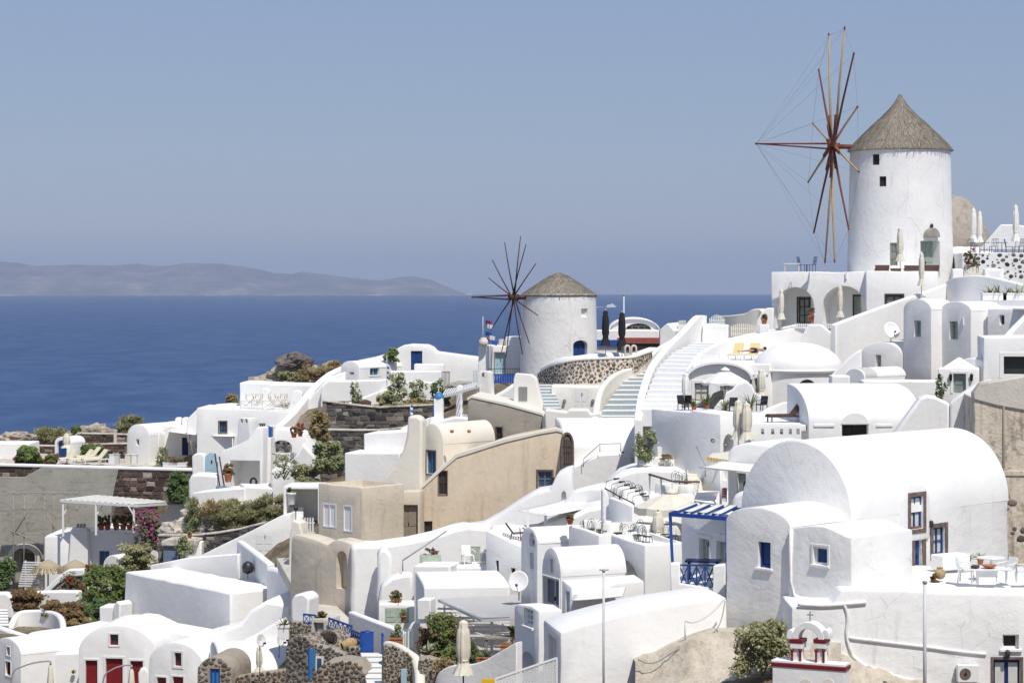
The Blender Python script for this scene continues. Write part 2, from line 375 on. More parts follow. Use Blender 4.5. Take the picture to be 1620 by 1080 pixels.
def vault(th, fr, xl, xr, ys, ya, yb, L, mat='white', ops=(), sops=(), roof=None, d0=0, yaw_ref=None, lip=.0, name='wall', n=22, zs=None, lips=-.07):
 """barrel-vaulted house: gable in the frame between photo columns xl and xr, springing ys, apex ya, foot yb"""
 s0 = fr.sz(xl, ys)[0]; s1 = fr.sz(xr, ys)[0]; xc = xr if fr.yaw > 0 else xl
 zs_ = fr.sz(xc, ys)[1] if zs is None else zs; za = fr.sz((xl + xr) / 2, ya)[1]; zb = fr.sz(xc, yb)[1]
 cuts = [opening(th, fr, *a, **k) for a, k in ops]
 sf = fr.side(s1); cuts += [opening(th, sf, *a, **k) for a, k in sops]
 prof = arch_prof(s0, s1, zb, zs_, za, n); solid(th, name, mat, fr, prof, d0, d0 + L, cuts, bev=.05)
 c = (s0 + s1) / 2; r = (s1 - s0) / 2; h = za - zs_; ring = []
 for e in (0.003, lip + .014):
  ring.append([(c + (r + e) * math.cos(math.pi * k / n), zs_ + (h + e) * math.sin(math.pi * k / n)) for k in range(n + 1)])
 pr = ring[1] + ring[0][::-1]
 solid(th, 'roof', roof or mat, fr, pr, d0 - lips, d0 + L + .02, (), bev=.02 if lip else 0, wob=0)
 return fr, s0, s1, zs_, za, zb

def block(th, fr, pts, L, mat='white', ops=(), sops=(), lops=(), d0=0, roof=True, name='wall', bev=.08, parapet=0, wob=.016, pt=.22):
 """a solid whose front outline is traced in the frame by photo pixels; right side openings sops, left side lops"""
 prof = [fr.sz(*p) for p in pts]; ss = [p[0] for p in prof]; zs = [p[1] for p in prof]
 cuts = [opening(th, fr, *a, d=d0, **k) for a, k in ops]
 if sops: cuts += [opening(th, fr.side(max(ss)), *a, **k) for a, k in sops]
 if lops: cuts += [opening(th, fr.side_l(min(ss), d0), *a, **k) for a, k in lops]
 if parapet:
  cuts.append((fr, [(min(ss) + pt, max(zs) - parapet), (max(ss) - pt, max(zs) - parapet), (max(ss) - pt, max(zs) + 2), (min(ss) + pt, max(zs) + 2)], d0 + pt, d0 + L - pt))
 o = solid(th, name, mat, fr, prof, d0, d0 + L, cuts, bev=bev, wob=wob)
 if parapet and roof:
  MB().box(fr, min(ss) + pt, max(ss) - pt, max(zs) - parapet - .1, max(zs) - parapet + .012, d0 + pt, d0 + L - pt).build('roof', mat, th)
 return o

def rect(x0, x1, y0, y1): return [(x0, y1), (x1, y1), (x1, y0), (x0, y0)]

def catmull(pts, k=5):
 out = []; n = len(pts)
 for i in range(n - 1):
  p0, p1, p2, p3 = pts[max(i - 1, 0)], pts[i], pts[i + 1], pts[min(i + 2, n - 1)]
  for j in range(k):
   t = j / k; out.append(.5 * ((2 * p1) + (p2 - p0) * t + (2 * p0 - 5 * p1 + 4 * p2 - p3) * t * t + (3 * p1 - p0 - 3 * p2 + p3) * t ** 3))
 return out + [pts[-1]]

def ribbon(th, name, pts, h, tk=.3, mat='white', smooth=True, k=5, zbot=None, bev=.07, world=False):
 """a wall along a path of (px, py of its top, Y); h may be a list"""
 P = [V(p) if world else W(*p) for p in pts]; hs = h if isinstance(h, (list, tuple)) else [h] * len(P)
 Q = [V((p.x, p.y, p.z)) for p in P]
 if smooth:
  Q = catmull(P, k); hh = []
  for i in range(len(P) - 1): hh += [hs[i] + (hs[i + 1] - hs[i]) * j / k for j in range(k)]
  hs = hh + [hs[-1]]
 mb = MB(); n = len(Q); vs = []
 for i, p in enumerate(Q):
  d = Q[min(i + 1, n - 1)] - Q[max(i - 1, 0)]; d.z = 0; d.normalize(); x = V((d.y, -d.x, 0)) * tk / 2
  b = p.z - hs[i] if zbot is None else zbot
  vs += [p + x, p - x, V((p.x - x.x, p.y - x.y, b)), V((p.x + x.x, p.y + x.y, b))]
 mb.quads(vs, [(4 * i + a, 4 * i + (a + 1) % 4, 4 * i + 4 + (a + 1) % 4, 4 * i + 4 + a) for i in range(n - 1) for a in range(4)], True)
 mb.quads(vs, [(0, 1, 2, 3), (4 * n - 1, 4 * n - 2, 4 * n - 3, 4 * n - 4)])
 return mb.build(name, mat, th, bevel=bev, sharp=40)

def flat(th, name, pts, z, h, mat='white', bev=.05):
 """a horizontal slab whose outline is traced by photo pixels on the level z"""
 P = [on_z(px, py, z) for px, py in pts]; n = len(P); mb = MB()
 vs = P + [p - V((0, 0, h)) for p in P]
 mb.quads(vs, [tuple(range(n)), tuple(range(2 * n - 1, n - 1, -1))] + [((i + 1) % n, i, i + n, (i + 1) % n + n) for i in range(n)])
 return mb.build(name, mat, th, bevel=bev)

def stairs(th, left, right, n, mat='step_white', drop=.5, name='step', riser=None):
 """n steps between two edge paths of (px, py, Y) listed bottom to top; each step is a part"""
 Lp = [W(*p) for p in left]; Rp = [W(*p) for p in right]
 def at(P, t):
  t = t * (len(P) - 1); i = min(int(t), len(P) - 2); f = t - i; return P[i].lerp(P[i + 1], f)
 for i in range(n):
  a, b = at(Lp, i / n), at(Rp, i / n); c, d = at(Lp, (i + 1.08) / n if i < n - 1 else 1), at(Rp, (i + 1.08) / n if i < n - 1 else 1)
  zt = (at(Lp, (i + .8) / n).z + at(Rp, (i + .8) / n).z) / 2; zb = zt - drop
  vs = [V((p.x, p.y, z)) for z in (zt, zb) for p in (a, b, d, c)]
  MB().quads(vs, [(0, 1, 2, 3), (7, 6, 5, 4), (0, 4, 5, 1), (1, 5, 6, 2), (2, 6, 7, 3), (3, 7, 4, 0)]).build(name, mat, th, bevel=.025)
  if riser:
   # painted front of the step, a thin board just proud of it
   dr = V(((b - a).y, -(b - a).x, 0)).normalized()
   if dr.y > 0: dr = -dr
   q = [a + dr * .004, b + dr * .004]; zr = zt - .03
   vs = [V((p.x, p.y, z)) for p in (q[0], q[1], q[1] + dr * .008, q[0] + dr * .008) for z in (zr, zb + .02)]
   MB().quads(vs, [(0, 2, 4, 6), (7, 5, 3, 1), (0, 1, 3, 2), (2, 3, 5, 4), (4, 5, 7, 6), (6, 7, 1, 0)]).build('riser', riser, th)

def stones(th, fn, w, h, size, mat, aspect=1.0, gap=.25, bulge=.06, name='stone', mask=None, keep=.97, seed=1, rows=False, sides=7, base=-.05):
 """rubble on a surface fn(u, v) -> (point, normal): each stone its own lump, joined as one part"""
 if rows: return masonry(th, fn, w, h, size, mat, aspect, bulge, name, mask, seed)
 r = random.Random(seed); mb = MB(); cell = size * 1.3; hash_ = {}; N = int(9 * w * h / size ** 2 / aspect); cand = sorted((size * .5 * min(1.25, max(.3, r.lognormvariate(-.42, .42))) for _ in range(N)), reverse=True)
 for rad in cand:
   u = r.random() * w; v = r.random() * h; a = rad * aspect; b = rad
   if u < a or u > w - a or v < b * .7 or v > h - b * .7 or (mask and not mask(u, v)): continue
   q = (u / aspect, v); ci, cj = int(q[0] / cell), int(q[1] / cell)
   if any((q[0] - x) ** 2 + (q[1] - y) ** 2 < ((rad + k) * (.90 + gap * .6)) ** 2 for i in (-1, 0, 1) for j in (-1, 0, 1) for x, y, k in hash_.get((ci + i, cj + j), ())): continue
   hash_.setdefault((ci, cj), []).append((q[0], q[1], rad))
   if r.random() > keep: continue
   p, n = fn(u, v); pu = (fn(u + .01, v)[0] - p).normalized(); pv = n.cross(pu).normalized(); ph = r.random() * 6
   ring = []
   for s in range(sides):
    t = 2 * math.pi * s / sides + ph; q = r.uniform(.78, 1.15); ring.append((math.cos(t) * a * q, math.sin(t) * b * q))
   bl = bulge * r.uniform(.5, 1.2)
   vs = [p + pu * x + pv * y + n * base for x, y in ring] + [p + pu * x * .96 + pv * y * .96 + n * bl * .55 for x, y in ring] + [p + pu * x * .6 + pv * y * .6 + n * bl for x, y in ring]
   S = sides; tn = min(1, max(0, r.gauss(.5, .26)))
   mb.quads(vs, [(s, (s + 1) % S, S + (s + 1) % S, S + s) for s in range(S)] + [(S + s, S + (s + 1) % S, 2 * S + (s + 1) % S, 2 * S + s) for s in range(S)] + [tuple(range(2 * S, 3 * S))], True, tn)
 o = mb.build(name, mat, th, recalc=False); o['kind'] = 'stuff'; return o
def masonry(th, fn, w, h, size, mat, aspect, bulge, name, mask, seed):
 r = random.Random(seed); mb = MB(); v = 0
 while v < h:
  hh = size * r.uniform(.55, 1.2); u = -r.random() * size
  while u < w:
   ww = size * aspect * r.uniform(.5, 1.5); c = (u + ww / 2, v + hh / 2); g = .05 * size
   if 0 < c[0] - ww * .4 and c[0] + ww * .4 < w and c[1] + hh * .3 < h and (not mask or mask(*c)) and r.random() < .98:
    j = lambda k: r.uniform(-.1, .1) * k
    q = [(u + g + j(ww), v + g + j(hh)), (c[0] + j(ww), v + g * .6 + j(hh)), (u + ww - g + j(ww), v + g + j(hh)), (u + ww - g + j(ww), v + hh - g + j(hh)), (c[0] + j(ww), v + hh - g * .6 + j(hh)), (u + g + j(ww), v + hh - g + j(hh))]
    bl = bulge * r.uniform(.1, 1.3); pts = []
    for f, d in ((1, -.05), (1, bl * .6), (.72, bl)):
     for x, y in q: p, n = fn(c[0] + (x - c[0]) * f, c[1] + (y - c[1]) * f); pts.append(p + n * (d + (r.uniform(-.012, .012) if d > 0 else 0)))
    mb.quads(pts, [(s, (s + 1) % 6, 6 + (s + 1) % 6, 6 + s) for s in range(6)] + [(6 + s, 6 + (s + 1) % 6, 12 + (s + 1) % 6, 12 + s) for s in range(6)] + [tuple(range(12, 18))], False, min(1, max(0, r.gauss(.5, .27))))
   u += ww
  v += hh
 o = mb.build(name, mat, th, recalc=False); o['kind'] = 'stuff'; return o
def face_fn(fr, s0, z0, d=0): return lambda u, v: (fr.P(s0 + u, z0 + v, d), fr.n)

# ---- plants
def leaves_mesh(name, pts, nrm, size, mat, parent, aspect=.5, jit=.5, seed=1, tshade=None):
 g = np.random.default_rng(seed); n = len(pts); pts = np.asarray(pts); nrm = np.asarray(nrm)
 nn = nrm * .6 + np.array([.25, -.6, .95]) + g.normal(0, .5, (n, 3)); nn /= np.linalg.norm(nn, axis=1)[:, None]
 x = np.cross(nn, g.normal(0, 1, (n, 3))) if aspect > .2 else nrm + np.array([0, 0, .35]) + g.normal(0, .45, (n, 3)); x /= np.linalg.norm(x, axis=1)[:, None]; y = np.cross(nn, x); y /= np.linalg.norm(y, axis=1)[:, None]
 s = size * g.uniform(1 - jit, 1 + jit, n)[:, None]
 c = pts - np.array(BASE[parent.name]); lift = nn * s * .18
 v = np.stack([c - x * s, c - y * s * aspect + lift, c + x * s, c + y * s * aspect + lift], 1).reshape(-1, 3)
 me = bpy.data.meshes.new(name); me.from_pydata(v.tolist(), [], np.arange(4 * n).reshape(-1, 4).tolist())
 t = g.normal(.5, .2, n) if tshade is None else np.clip(tshade + g.normal(0, .13, n), 0, 1)
 a = me.attributes.new('tint', 'FLOAT', 'FACE'); a.data.foreach_set('value', np.clip(t, 0, 1).astype(np.float32))
 me.materials.append(MATS[mat]); o = bpy.data.objects.new(name, me); link(o, parent); o['kind'] = 'stuff'; return o

def blob_points(c, rx, ry, rz, n, g, clumps=None, gap=.25):
 """points through the volume of an uneven crown made of clumps"""
 m = int((clumps or 16) * 1.6); zz = g.uniform(-.9, .75, m); aa = g.uniform(0, 6.283, m); q = g.uniform(.25, .78, m) * np.sqrt(1 - np.clip(zz, 0, 1) ** 2 * .9); cc = np.stack([q * np.cos(aa), q * np.sin(aa), zz], 1)
 rr = g.uniform(.15, .34, m)
 k = g.integers(0, m, n); d = g.normal(0, 1, (n, 3)); d /= np.linalg.norm(d, axis=1)[:, None]
 p = cc[k] + d * (rr[k] * (g.uniform(.3, 1.05, n) ** .6 + (g.random(n) < .1) * g.uniform(0, .5, n)))[:, None]; shade = .5 + (g.uniform(-.22, .22, m))[k]
 p = p * np.array([rx, ry, rz]) + np.array(c); return p, d, shade

def shrub(name, label, px, py, Y, wpx, hpx, mat='leaf_olive', n=2200, leaf=.10, cat='shrub', group=None, depth=1.0, flowers=None, seed=None, stem=True, stemmat='bark', clumps=None, aspect=.5, lean=0):
 """a bush whose foot is at the photo point; width and height in photo pixels at its depth"""
 seed = seed or (int(px * 7 + py * 13) % 99991); g = np.random.default_rng(seed)
 foot = W(px, py, Y); w = wpx / F * Y; h = hpx / F * Y
 th = thing(name, label, cat, foot, group); c = foot + V((lean, 0, h * .48))
 p, d, s = blob_points(c, w / 2, w / 2 * depth, h * .52, n, g, clumps)
 keep = p[:, 2] > foot.z - .1; p, d, s = p[keep], d[keep], s[keep]
 leaves_mesh('foliage', p, d, leaf, mat, th, aspect, seed=seed, tshade=s)
 if stem:
  m = MB()
  for k in range(5):
   a = g.uniform(0, 6.28); e = c + V((math.cos(a) * w * .28, math.sin(a) * w * .28, g.uniform(-.1, .25) * h)); mid = foot.lerp(e, .5) + V((g.normal(0, .05), g.normal(0, .05), 0))
   m.tube([foot - V((0, 0, .1)), mid, e], .02 + .015 * h, 5, .006)
  m.build('stem', stemmat, th, recalc=False)
 if flowers:
  fm, fn, fs = flowers; kk = g.integers(0, len(p), fn); q = p[kk] + d[kk] * .05
  leaves_mesh('flower', q, d[kk] + np.array([0, -.6, .4]), fs, fm, th, .85, seed=seed + 1)
 return th

def pot_prof(r, h): return [(r * .62, 0), (r * .70, h * .1), (r * .92, h * .8), (r * 1.04, h * .82), (r * 1.04, h), (r * .88, h), (r * .84, h * .86)]
def potted(name, label, px, py, Y, r=.22, h=.35, ph=.5, pw=.6, mat='leaf_green', potmat='terracotta', flowers=None, square=False, n=420, leaf=.06, group=None, agave=False, cat='potted plant', wbox=None, yaw=0):
 foot = W(px, py, Y); th = thing(name, label, cat, foot, group); g = np.random.default_rng(int(px * 31 + py * 7))
 fr = Fr(yaw=yaw, o=foot)
 if square:
  wb = (wbox or 2 * r) / 2; m = MB(); z = foot.z
  m.box(fr, -wb, wb, z, z + h * .93, -r, r); m.box(fr, -wb - .03, wb + .03, z + h * .80, z + h, -r - .03, r + .03); m.build('pot', potmat, th, bevel=.012)
  MB().box(fr, -wb + .05, wb - .05, z + h - .01, z + h + .015, -r + .05, r - .05).build('soil', 'soil', th)
 else:
  wb = r; MB().lathe(foot, pot_prof(r, h), 16).build('pot', potmat, th, recalc=True); MB().lathe(foot, [(r * .8, h * .84), (r * .8, h * .9), (.01, h * .91)], 12, close=False).build('soil', 'soil', th)
 top = foot + V((0, 0, h * .9))
 if agave: agave_leaves(th, top, ph, pw, g, mat, wb - r if square else 0, fr)
 else:
  p, d, s = blob_points(top + V((0, 0, ph * .5)), max(pw / 2, wb * 1.05), pw / 2, ph * .55, n, g, 9); k = p[:, 2] > top.z - .03; p, d, s = p[k], d[k], s[k]
  leaves_mesh('foliage', p, d, leaf, mat, th, .55, seed=int(px), tshade=s)
  m = MB()
  for k in range(4): m.tube([top - V((0, 0, .08)), top + V((g.normal(0, pw * .15), g.normal(0, pw * .15), ph * .6))], .012, 5, .005)
  m.build('stem', 'bark', th, recalc=False)
  if flowers:
   fm, fn, fs = flowers; kk = g.integers(0, len(p), fn); leaves_mesh('flower', p[kk] + d[kk] * .04, d[kk] + np.array([0, -.5, .5]), fs, fm, th, .85, seed=int(px) + 1)
 return th

def agave_leaves(th, top, h, w, g, mat, half=0, fr=None, n=26):
 m = MB()
 for k in range(n):
  a = g.uniform(0, 6.28); e = g.uniform(.15, 1.2); L = h * g.uniform(.75, 1.1); out = V((math.cos(a), math.sin(a), 0)); o = top + (fr.t * g.uniform(-half, half) if half else V((0, 0, 0)))
  up = V((0, 0, 1)); sd = out.cross(up) * (.035 + .03 * h); pts = []
  for i in range(5):
   f = i / 4; q = o + out * (L * f * math.cos(e) * (w / h) * .75) + up * (L * (f * math.sin(e) - .12 * f * f)); wd = (1 - f) ** .7 * (1 if i else .7) + .02
   pts += [q - sd * wd, q - V((0, 0, .01)), q + sd * wd]
  m.quads(pts, [(3 * i + j, 3 * i + j + 1, 3 * i + j + 4, 3 * i + j + 3) for i in range(4) for j in (0, 1)], True, g.uniform(.15, .95))
 o = m.build('foliage', mat, th, recalc=False); o['kind'] = 'stuff'; return o

# ---- copies of a thing with its parts
def dup(root, loc, rz=0, label=None, scale=None):
 r = root.copy(); col.objects.link(r); r.location = loc; r.rotation_euler = (0, 0, rz); BASE[r.name] = V(loc)
 if scale: r.scale = (scale,) * 3
 if label: r['label'] = label
 for ch in list(root.children):
  c = ch.copy(); col.objects.link(c); c.parent = r
  for gch in list(ch.children):
   e = gch.copy(); col.objects.link(e); e.parent = c
 return r
# ------------------------------------------------------------------ the setting: sea, far island, terrain
RE, HS = 6371000.0, 128.0
def sea_z(r): return -HS - r * r / (2 * RE)
def make_sea():
 rs = [0, 150, 400, 800, 1300, 2000, 3000, 4500, 6500, 9000, 12000, 16000, 20000, 25000, 30000, 35000, 40000, 46000, 53000, 60000]; n = 160; vs = [V((0, 0, -HS))]; fs = []
 for r in rs[1:]: vs += [V((r * math.cos(2 * math.pi * k / n), r * math.sin(2 * math.pi * k / n), sea_z(r) if r > 0 else -HS)) for k in range(n)]
 fs += [(0, 1 + k, 1 + (k + 1) % n) for k in range(n)]
 for i in range(len(rs) - 2): fs += [(1 + i * n + k, 1 + (i + 1) * n + k, 1 + (i + 1) * n + (k + 1) % n, 1 + i * n + (k + 1) % n) for k in range(n)]
 m, nt, b = base_mat('sea', .55, .10)
 v = coords(nt, (1, .22, 1)); n1 = noise_n(nt, .0011, 6, .6, v); n2 = noise_n(nt, .02, 6, .65, coords(nt, (1, .5, 1)))
 c = mixc(nt, ramp(nt, n1.outputs[0], [(.35, (0, 0, 0)), (.68, (1, 1, 1))]).outputs[0], (.023, .060, .160), (.033, .077, .188))
 c = mixc(nt, ramp(nt, n2.outputs[0], [(.42, (0, 0, 0)), (.66, (.95,) * 3)]).outputs[0], c, (.052, .106, .215))
 nt.links.new(c, b.inputs['Base Color']); bump(nt, b, n2.outputs[0], .5, 4.0)
 mb = MB(); mb.quads(vs, fs, True); o = mb.build('sea', 'sea', None, recalc=False); tag(o, kind='structure')
make_sea()

def make_island():
 m, nt, b = base_mat('hazed_island_rock', .95, .1); v = coords(nt); n1 = noise_n(nt, .0022, 10, .68, v); n2 = noise_n(nt, .0007, 5, .6, v)
 c = ramp(nt, n1.outputs[0], [(.3, (.10, .105, .135)), (.55, (.175, .175, .205)), (.75, (.34, .28, .25))]).outputs[0]  # bluish tones put distance haze into the rock colour
 c = mixc(nt, ramp(nt, n2.outputs[0], [(.5, (0, 0, 0)), (.7, (.6,) * 3)]).outputs[0], c, (.10, .11, .13))
 tc = nd(nt, 'ShaderNodeTexCoord'); sp = nd(nt, 'ShaderNodeSeparateXYZ'); nt.links.new(tc.outputs['Object'], sp.inputs[0])
 ad = nd(nt, 'ShaderNodeMath', operation='MULTIPLY_ADD'); nt.links.new(n1.outputs[0], ad.inputs[0]); ad.inputs[1].default_value = 90; ad.inputs[2].default_value = -38
 gt = nd(nt, 'ShaderNodeMath', operation='LESS_THAN'); nt.links.new(sp.outputs[2], gt.inputs[0]); nt.links.new(ad.outputs[0], gt.inputs[1])
 c = mixc(nt, gt.outputs[0], c, (.50, .42, .31)); nt.links.new(c, b.inputs['Base Color']); bump(nt, b, n1.outputs[0], .9, 60)
 Y0 = 31000; zw = sea_z(Y0)
 sk = [(-260, 425), (-120, 416), (0, 411), (28, 414), (60, 419), (95, 417), (140, 416), (180, 417), (218, 414), (250, 418), (300, 415), (350, 415), (385, 419), (430, 428), (460, 431), (478, 427), (510, 432), (560, 439), (600, 442), (630, 437), (655, 435), (680, 440), (705, 452), (722, 459), (736, 464), (748, 468)]
 xs = np.linspace(-255, 747, 230); ys = np.interp(xs, [a for a, _ in sk], [c for _, c in sk]); mb = MB(); vs = []; nr = 26
 for i, x in enumerate(xs):
  X = (x - CX) / F * Y0; zt = zof(ys[i], Y0) - zw; zt = max(zt, 2)
  for j in range(nr):
   f = j / (nr - 1); Yc = Y0 - 2600 + 5600 * f; h = math.sin(math.pi * min(f / .95, 1)) ** .8 if f < .475 else math.sin(math.pi * min(f / .95, 1)) ** .8
   q = mnoise.fractal(V((X * .0011, Yc * .0011, 3)), 1, 2, 6); k = 1 - .5 * abs(math.cos(math.pi * f))
   e = max(0, zt * h * (1 + .34 * q * (1 - abs(2 * f - .95)) * 1.4) - 6)
   e = min(e, zt * (.93 + .05 * q))
   vs.append(V((X * Yc / Y0, Yc, zw - 8 + e + (8 if h > .02 else 0))))
 mb.quads(vs, [(i * nr + j, (i + 1) * nr + j, (i + 1) * nr + j + 1, i * nr + j + 1) for i in range(len(xs) - 1) for j in range(nr - 1)], True)
 o = mb.build('distant_island_hills', 'hazed_island_rock', None, recalc=True, loc=(-15000, Y0, zw)); tag(o, kind='structure')
make_island()

# ---- ground under the village, falling to the sea behind the crest
def crest(px):
 return float(np.interp(px, [0, 230, 400, 560, 800, 1200, 1620], [700, 698, 612, 603, 592, 510, 450]))
def ground_z(X, Y):
 if Y < 70:
  z70 = ground_z(X * 70 / max(Y, 8), 70) if Y > 12 else -13; t = max(0, min(1, (Y - 4) / 66))
  return -1.7 + (z70 + 1.7) * t ** .8 - 1.2 * math.sin(math.pi * t) - (0 if Y > 12 else 0)
 px = CX + F * X / Y; pc = max(-150, min(1700, px)); yc = crest(pc); Yc = D(pc, yc)
 if Y >= Yc: return max(zof(yc, Yc) - (Y - Yc) * .55 - ((Y - Yc) * .09) ** 2, -HS - 8)
 lo, hi = yc, 1250.0
 for _ in range(18):
  mid = (lo + hi) / 2
  if D(pc, mid) > Y: lo = mid
  else: hi = mid
 return zof((lo + hi) / 2, Y)
def make_ground():
 m, nt, b = base_mat('earth', .95, .1); v = coords(nt); n1 = noise_n(nt, .35, 9, .7, v); n2 = noise_n(nt, 2.5, 8, .75, v)
 c = ramp(nt, n1.outputs[0], [(.32, (.10, .08, .055)), (.5, (.24, .19, .13)), (.68, (.40, .34, .26))]).outputs[0]
 c = mixc(nt, ramp(nt, n2.outputs[0], [(.5, (0, 0, 0)), (.62, (.8,) * 3)]).outputs[0], c, (.12, .10, .055))
 nt.links.new(c, b.inputs['Base Color']); bump(nt, b, n2.outputs[0], .8, .25)
 xs = np.arange(-64, 62, 1.4); ys = np.concatenate([np.arange(-30, 66, 6), np.arange(66, 216, 1.4), np.arange(217, 420, 8)]); vs = []
 for Y in ys:
  for X in xs:
   z = ground_z(X, max(Y, 0)) - .45 + .28 * mnoise.fractal(V((X * .3, Y * .3, 0)), 1, 2, 4); vs.append(V((X, Y, z)))
 n = len(xs); mb = MB(); mb.quads(vs, [(j * n + i, j * n + i + 1, (j + 1) * n + i + 1, (j + 1) * n + i) for j in range(len(ys) - 1) for i in range(n - 1)], True)
 o = mb.build('ground', 'earth', None, recalc=False); tag(o, kind='structure')
make_ground()

def cut_obj(o, cuts):
 cb = MB()
 for cf, cp, c0, c1 in cuts: cb.prism(cf, cp, c0, c1)
 c = cb.build('cutter', 'white', None, loc=o.matrix_basis.translation if o.parent is None else BASE[o.parent.name])
 md = o.modifiers.new('cut', 'BOOLEAN'); md.object = c; md.operation = 'DIFFERENCE'; md.solver = 'EXACT'; md.use_self = len(cuts) > 1
 apply_mods(o); me = c.data; bpy.data.objects.remove(c); bpy.data.meshes.remove(me); o.data.set_sharp_from_angle(angle=R(28))
def Lto(fr, u, px):          # depth along the frame at which the edge u reaches the photo column px
 k = (px - CX) / F; p = fr.P(u, 0); return (k * p.y - p.x) / (fr.b.x - k * fr.b.y)
def XofZ(px, Y): return (px - CX) / F * Y

# ------------------------------------------------------------------ furniture builders
def closed_umbrella(label, px, ytop, ybase, Y, mat='canvas', r=.17, group='closed parasols', yskirt=None, polemat='pole_white', pole_r=.028):
 top = W(px, ytop, Y); foot = W(px, ybase, Y); H = top.z - foot.z; th = thing('closed_parasol', label, 'parasol', foot, group)
 sk = foot.z + H * .26 if yskirt is None else zof(yskirt, Y); hc = top.z - sk; n = 24; m = MB(); vs = []
 prof = [(.02, 1.0), (.55, .955), (.62, .93), (.55, .86), (.72, .82), (.80, .7), (.86, .5), (.84, .34), (.62, .25), (.75, .18), (1.15, .05), (1.3, 0)]
 ph = rnd.random() * 6
 for f, q in prof:
  for k in range(n):
   a = 2 * math.pi * k / n; pl = 1 + (.24 if k % 3 == 0 else -.12) * (.35 if q > .93 else 1) + rnd.uniform(-.07, .07)
   vs.append(V((top.x + math.cos(a + ph) * r * f * pl, top.y + math.sin(a + ph) * r * f * pl, sk + hc * q + (rnd.uniform(-.03, .02) if q < .02 else 0))))
 m.quads(vs, [(i * n + k, i * n + (k + 1) % n, (i + 1) * n + (k + 1) % n, (i + 1) * n + k) for i in range(len(prof) - 1) for k in range(n)], True)
 m.build('folded_canopy', mat, th, recalc=False)
 MB().tube([foot, top + V((0, 0, .06))], pole_r, 8).build('pole', polemat, th); MB().lathe(foot, [(.24, 0), (.24, .05), (.06, .09), (.05, .2)], 14).build('base', 'metal_grey', th)
 MB().lathe(V((top.x, top.y, sk + hc * .24)), [(r * .72, 0), (r * .72, .05)], 14).build('strap', mat, th)
 return th

def open_umbrella(label, px, ytop, yrim, ybase, Y, rad, mat='canvas_white', n=8, polemat='brown', group='open parasols', valance=.12):
 top = W(px, ytop, Y); foot = W(px, ybase, Y); th = thing('open_parasol', label, 'parasol', foot, group); zr = zof(yrim, Y)
 m = MB(); vs = [top]; rings = 4
 for i in range(1, rings + 1):
  for k in range(n * 2):
   a = math.pi * k / n; f = i / rings; e = 1 if k % 2 == 0 else .955; sag = 0 if k % 2 == 0 else -.05 * f
   vs.append(V((top.x + math.cos(a) * rad * f * e, top.y + math.sin(a) * rad * f * e, top.z + (zr - top.z) * f ** 1.12 + sag)))
 N = 2 * n; m.quads(vs, [(0, 1 + k, 1 + (k + 1) % N) for k in range(N)] + [(1 + i * N + k, 1 + (i + 1) * N + k, 1 + (i + 1) * N + (k + 1) % N, 1 + i * N + (k + 1) % N) for i in range(rings - 1) for k in range(N)], False)
 rim = vs[-N:]; m.quads(rim + [p - V((0, 0, valance)) for p in rim], [(k, (k + 1) % N, N + (k + 1) % N, N + k) for k in range(N)], False)
 c = m.build('canopy', mat, th, recalc=False); md = c.modifiers.new('thick', 'SOLIDIFY'); md.thickness = .012
 MB().lathe(top - V((0, 0, .02)), [(.30, -.06), (.2, .04), (.03, .14)], 12).build('vent_cap', mat, c)
 MB().tube([foot, top], .03, 8).build('pole', polemat, th)
 for k in range(n):
  a = 2 * math.pi * k / n; MB().bar(top - V((0, 0, .12)), V((top.x + math.cos(a) * rad * .97, top.y + math.sin(a) * rad * .97, zr - .04)), .022).build('rib', polemat, th)
 MB().lathe(foot, [(.26, 0), (.26, .06), (.05, .1)], 14).build('base', 'metal_grey', th)
 return th

def dish(label, px, py, Y, r, yaw=-20, mat='plastic_white', tilt=25, ypole=None):
 c = W(px, py, Y); th = thing('satellite_dish', label, 'satellite dish', c if ypole is None else W(px, ypole, Y), 'satellite dishes')
 a, t = R(yaw), R(tilt); n = V((-math.sin(a) * math.cos(t), -math.cos(a) * math.cos(t), math.sin(t))); x = V((math.cos(a), -math.sin(a), 0)); y = n.cross(x)
 if y.z < 0: y = -y
 m = MB(); vs = []; N = 28; fr_ = [.02, .3, .6, .85, 1.0]
 for f in fr_:
  for k in range(N): q = 2 * math.pi * k / N; vs.append(c + (x * math.cos(q) + y * math.sin(q) * 1.06) * r * f + n * r * .22 * (f * f - 1))
 m.quads(vs, [(i * N + k, i * N + (k + 1) % N, (i + 1) * N + (k + 1) % N, (i + 1) * N + k) for i in range(4) for k in range(N)] + [tuple(range(N))], True)
 o = m.build('reflector', mat, th, recalc=False); md = o.modifiers.new('thick', 'SOLIDIFY'); md.thickness = .02
 e = c + n * r * .75 - y * r * .55
 MB().tube([c - y * r * .98, e], .016, 6).build('feed_arm', 'metal_grey', th); MB().bar(e - n * .06, e + n * .06, .09).build('feed_horn', 'metal_dark', th)
 back = c - n * r * .3; foot = V((back.x, back.y, BASE[th.name].z)) if ypole else back - V((0, 0, r * 1.25))
 MB().tube([foot, back], .026, 8).tube([back, c - n * r * .22], .04, 8).build('mast', 'metal_grey', th); return th

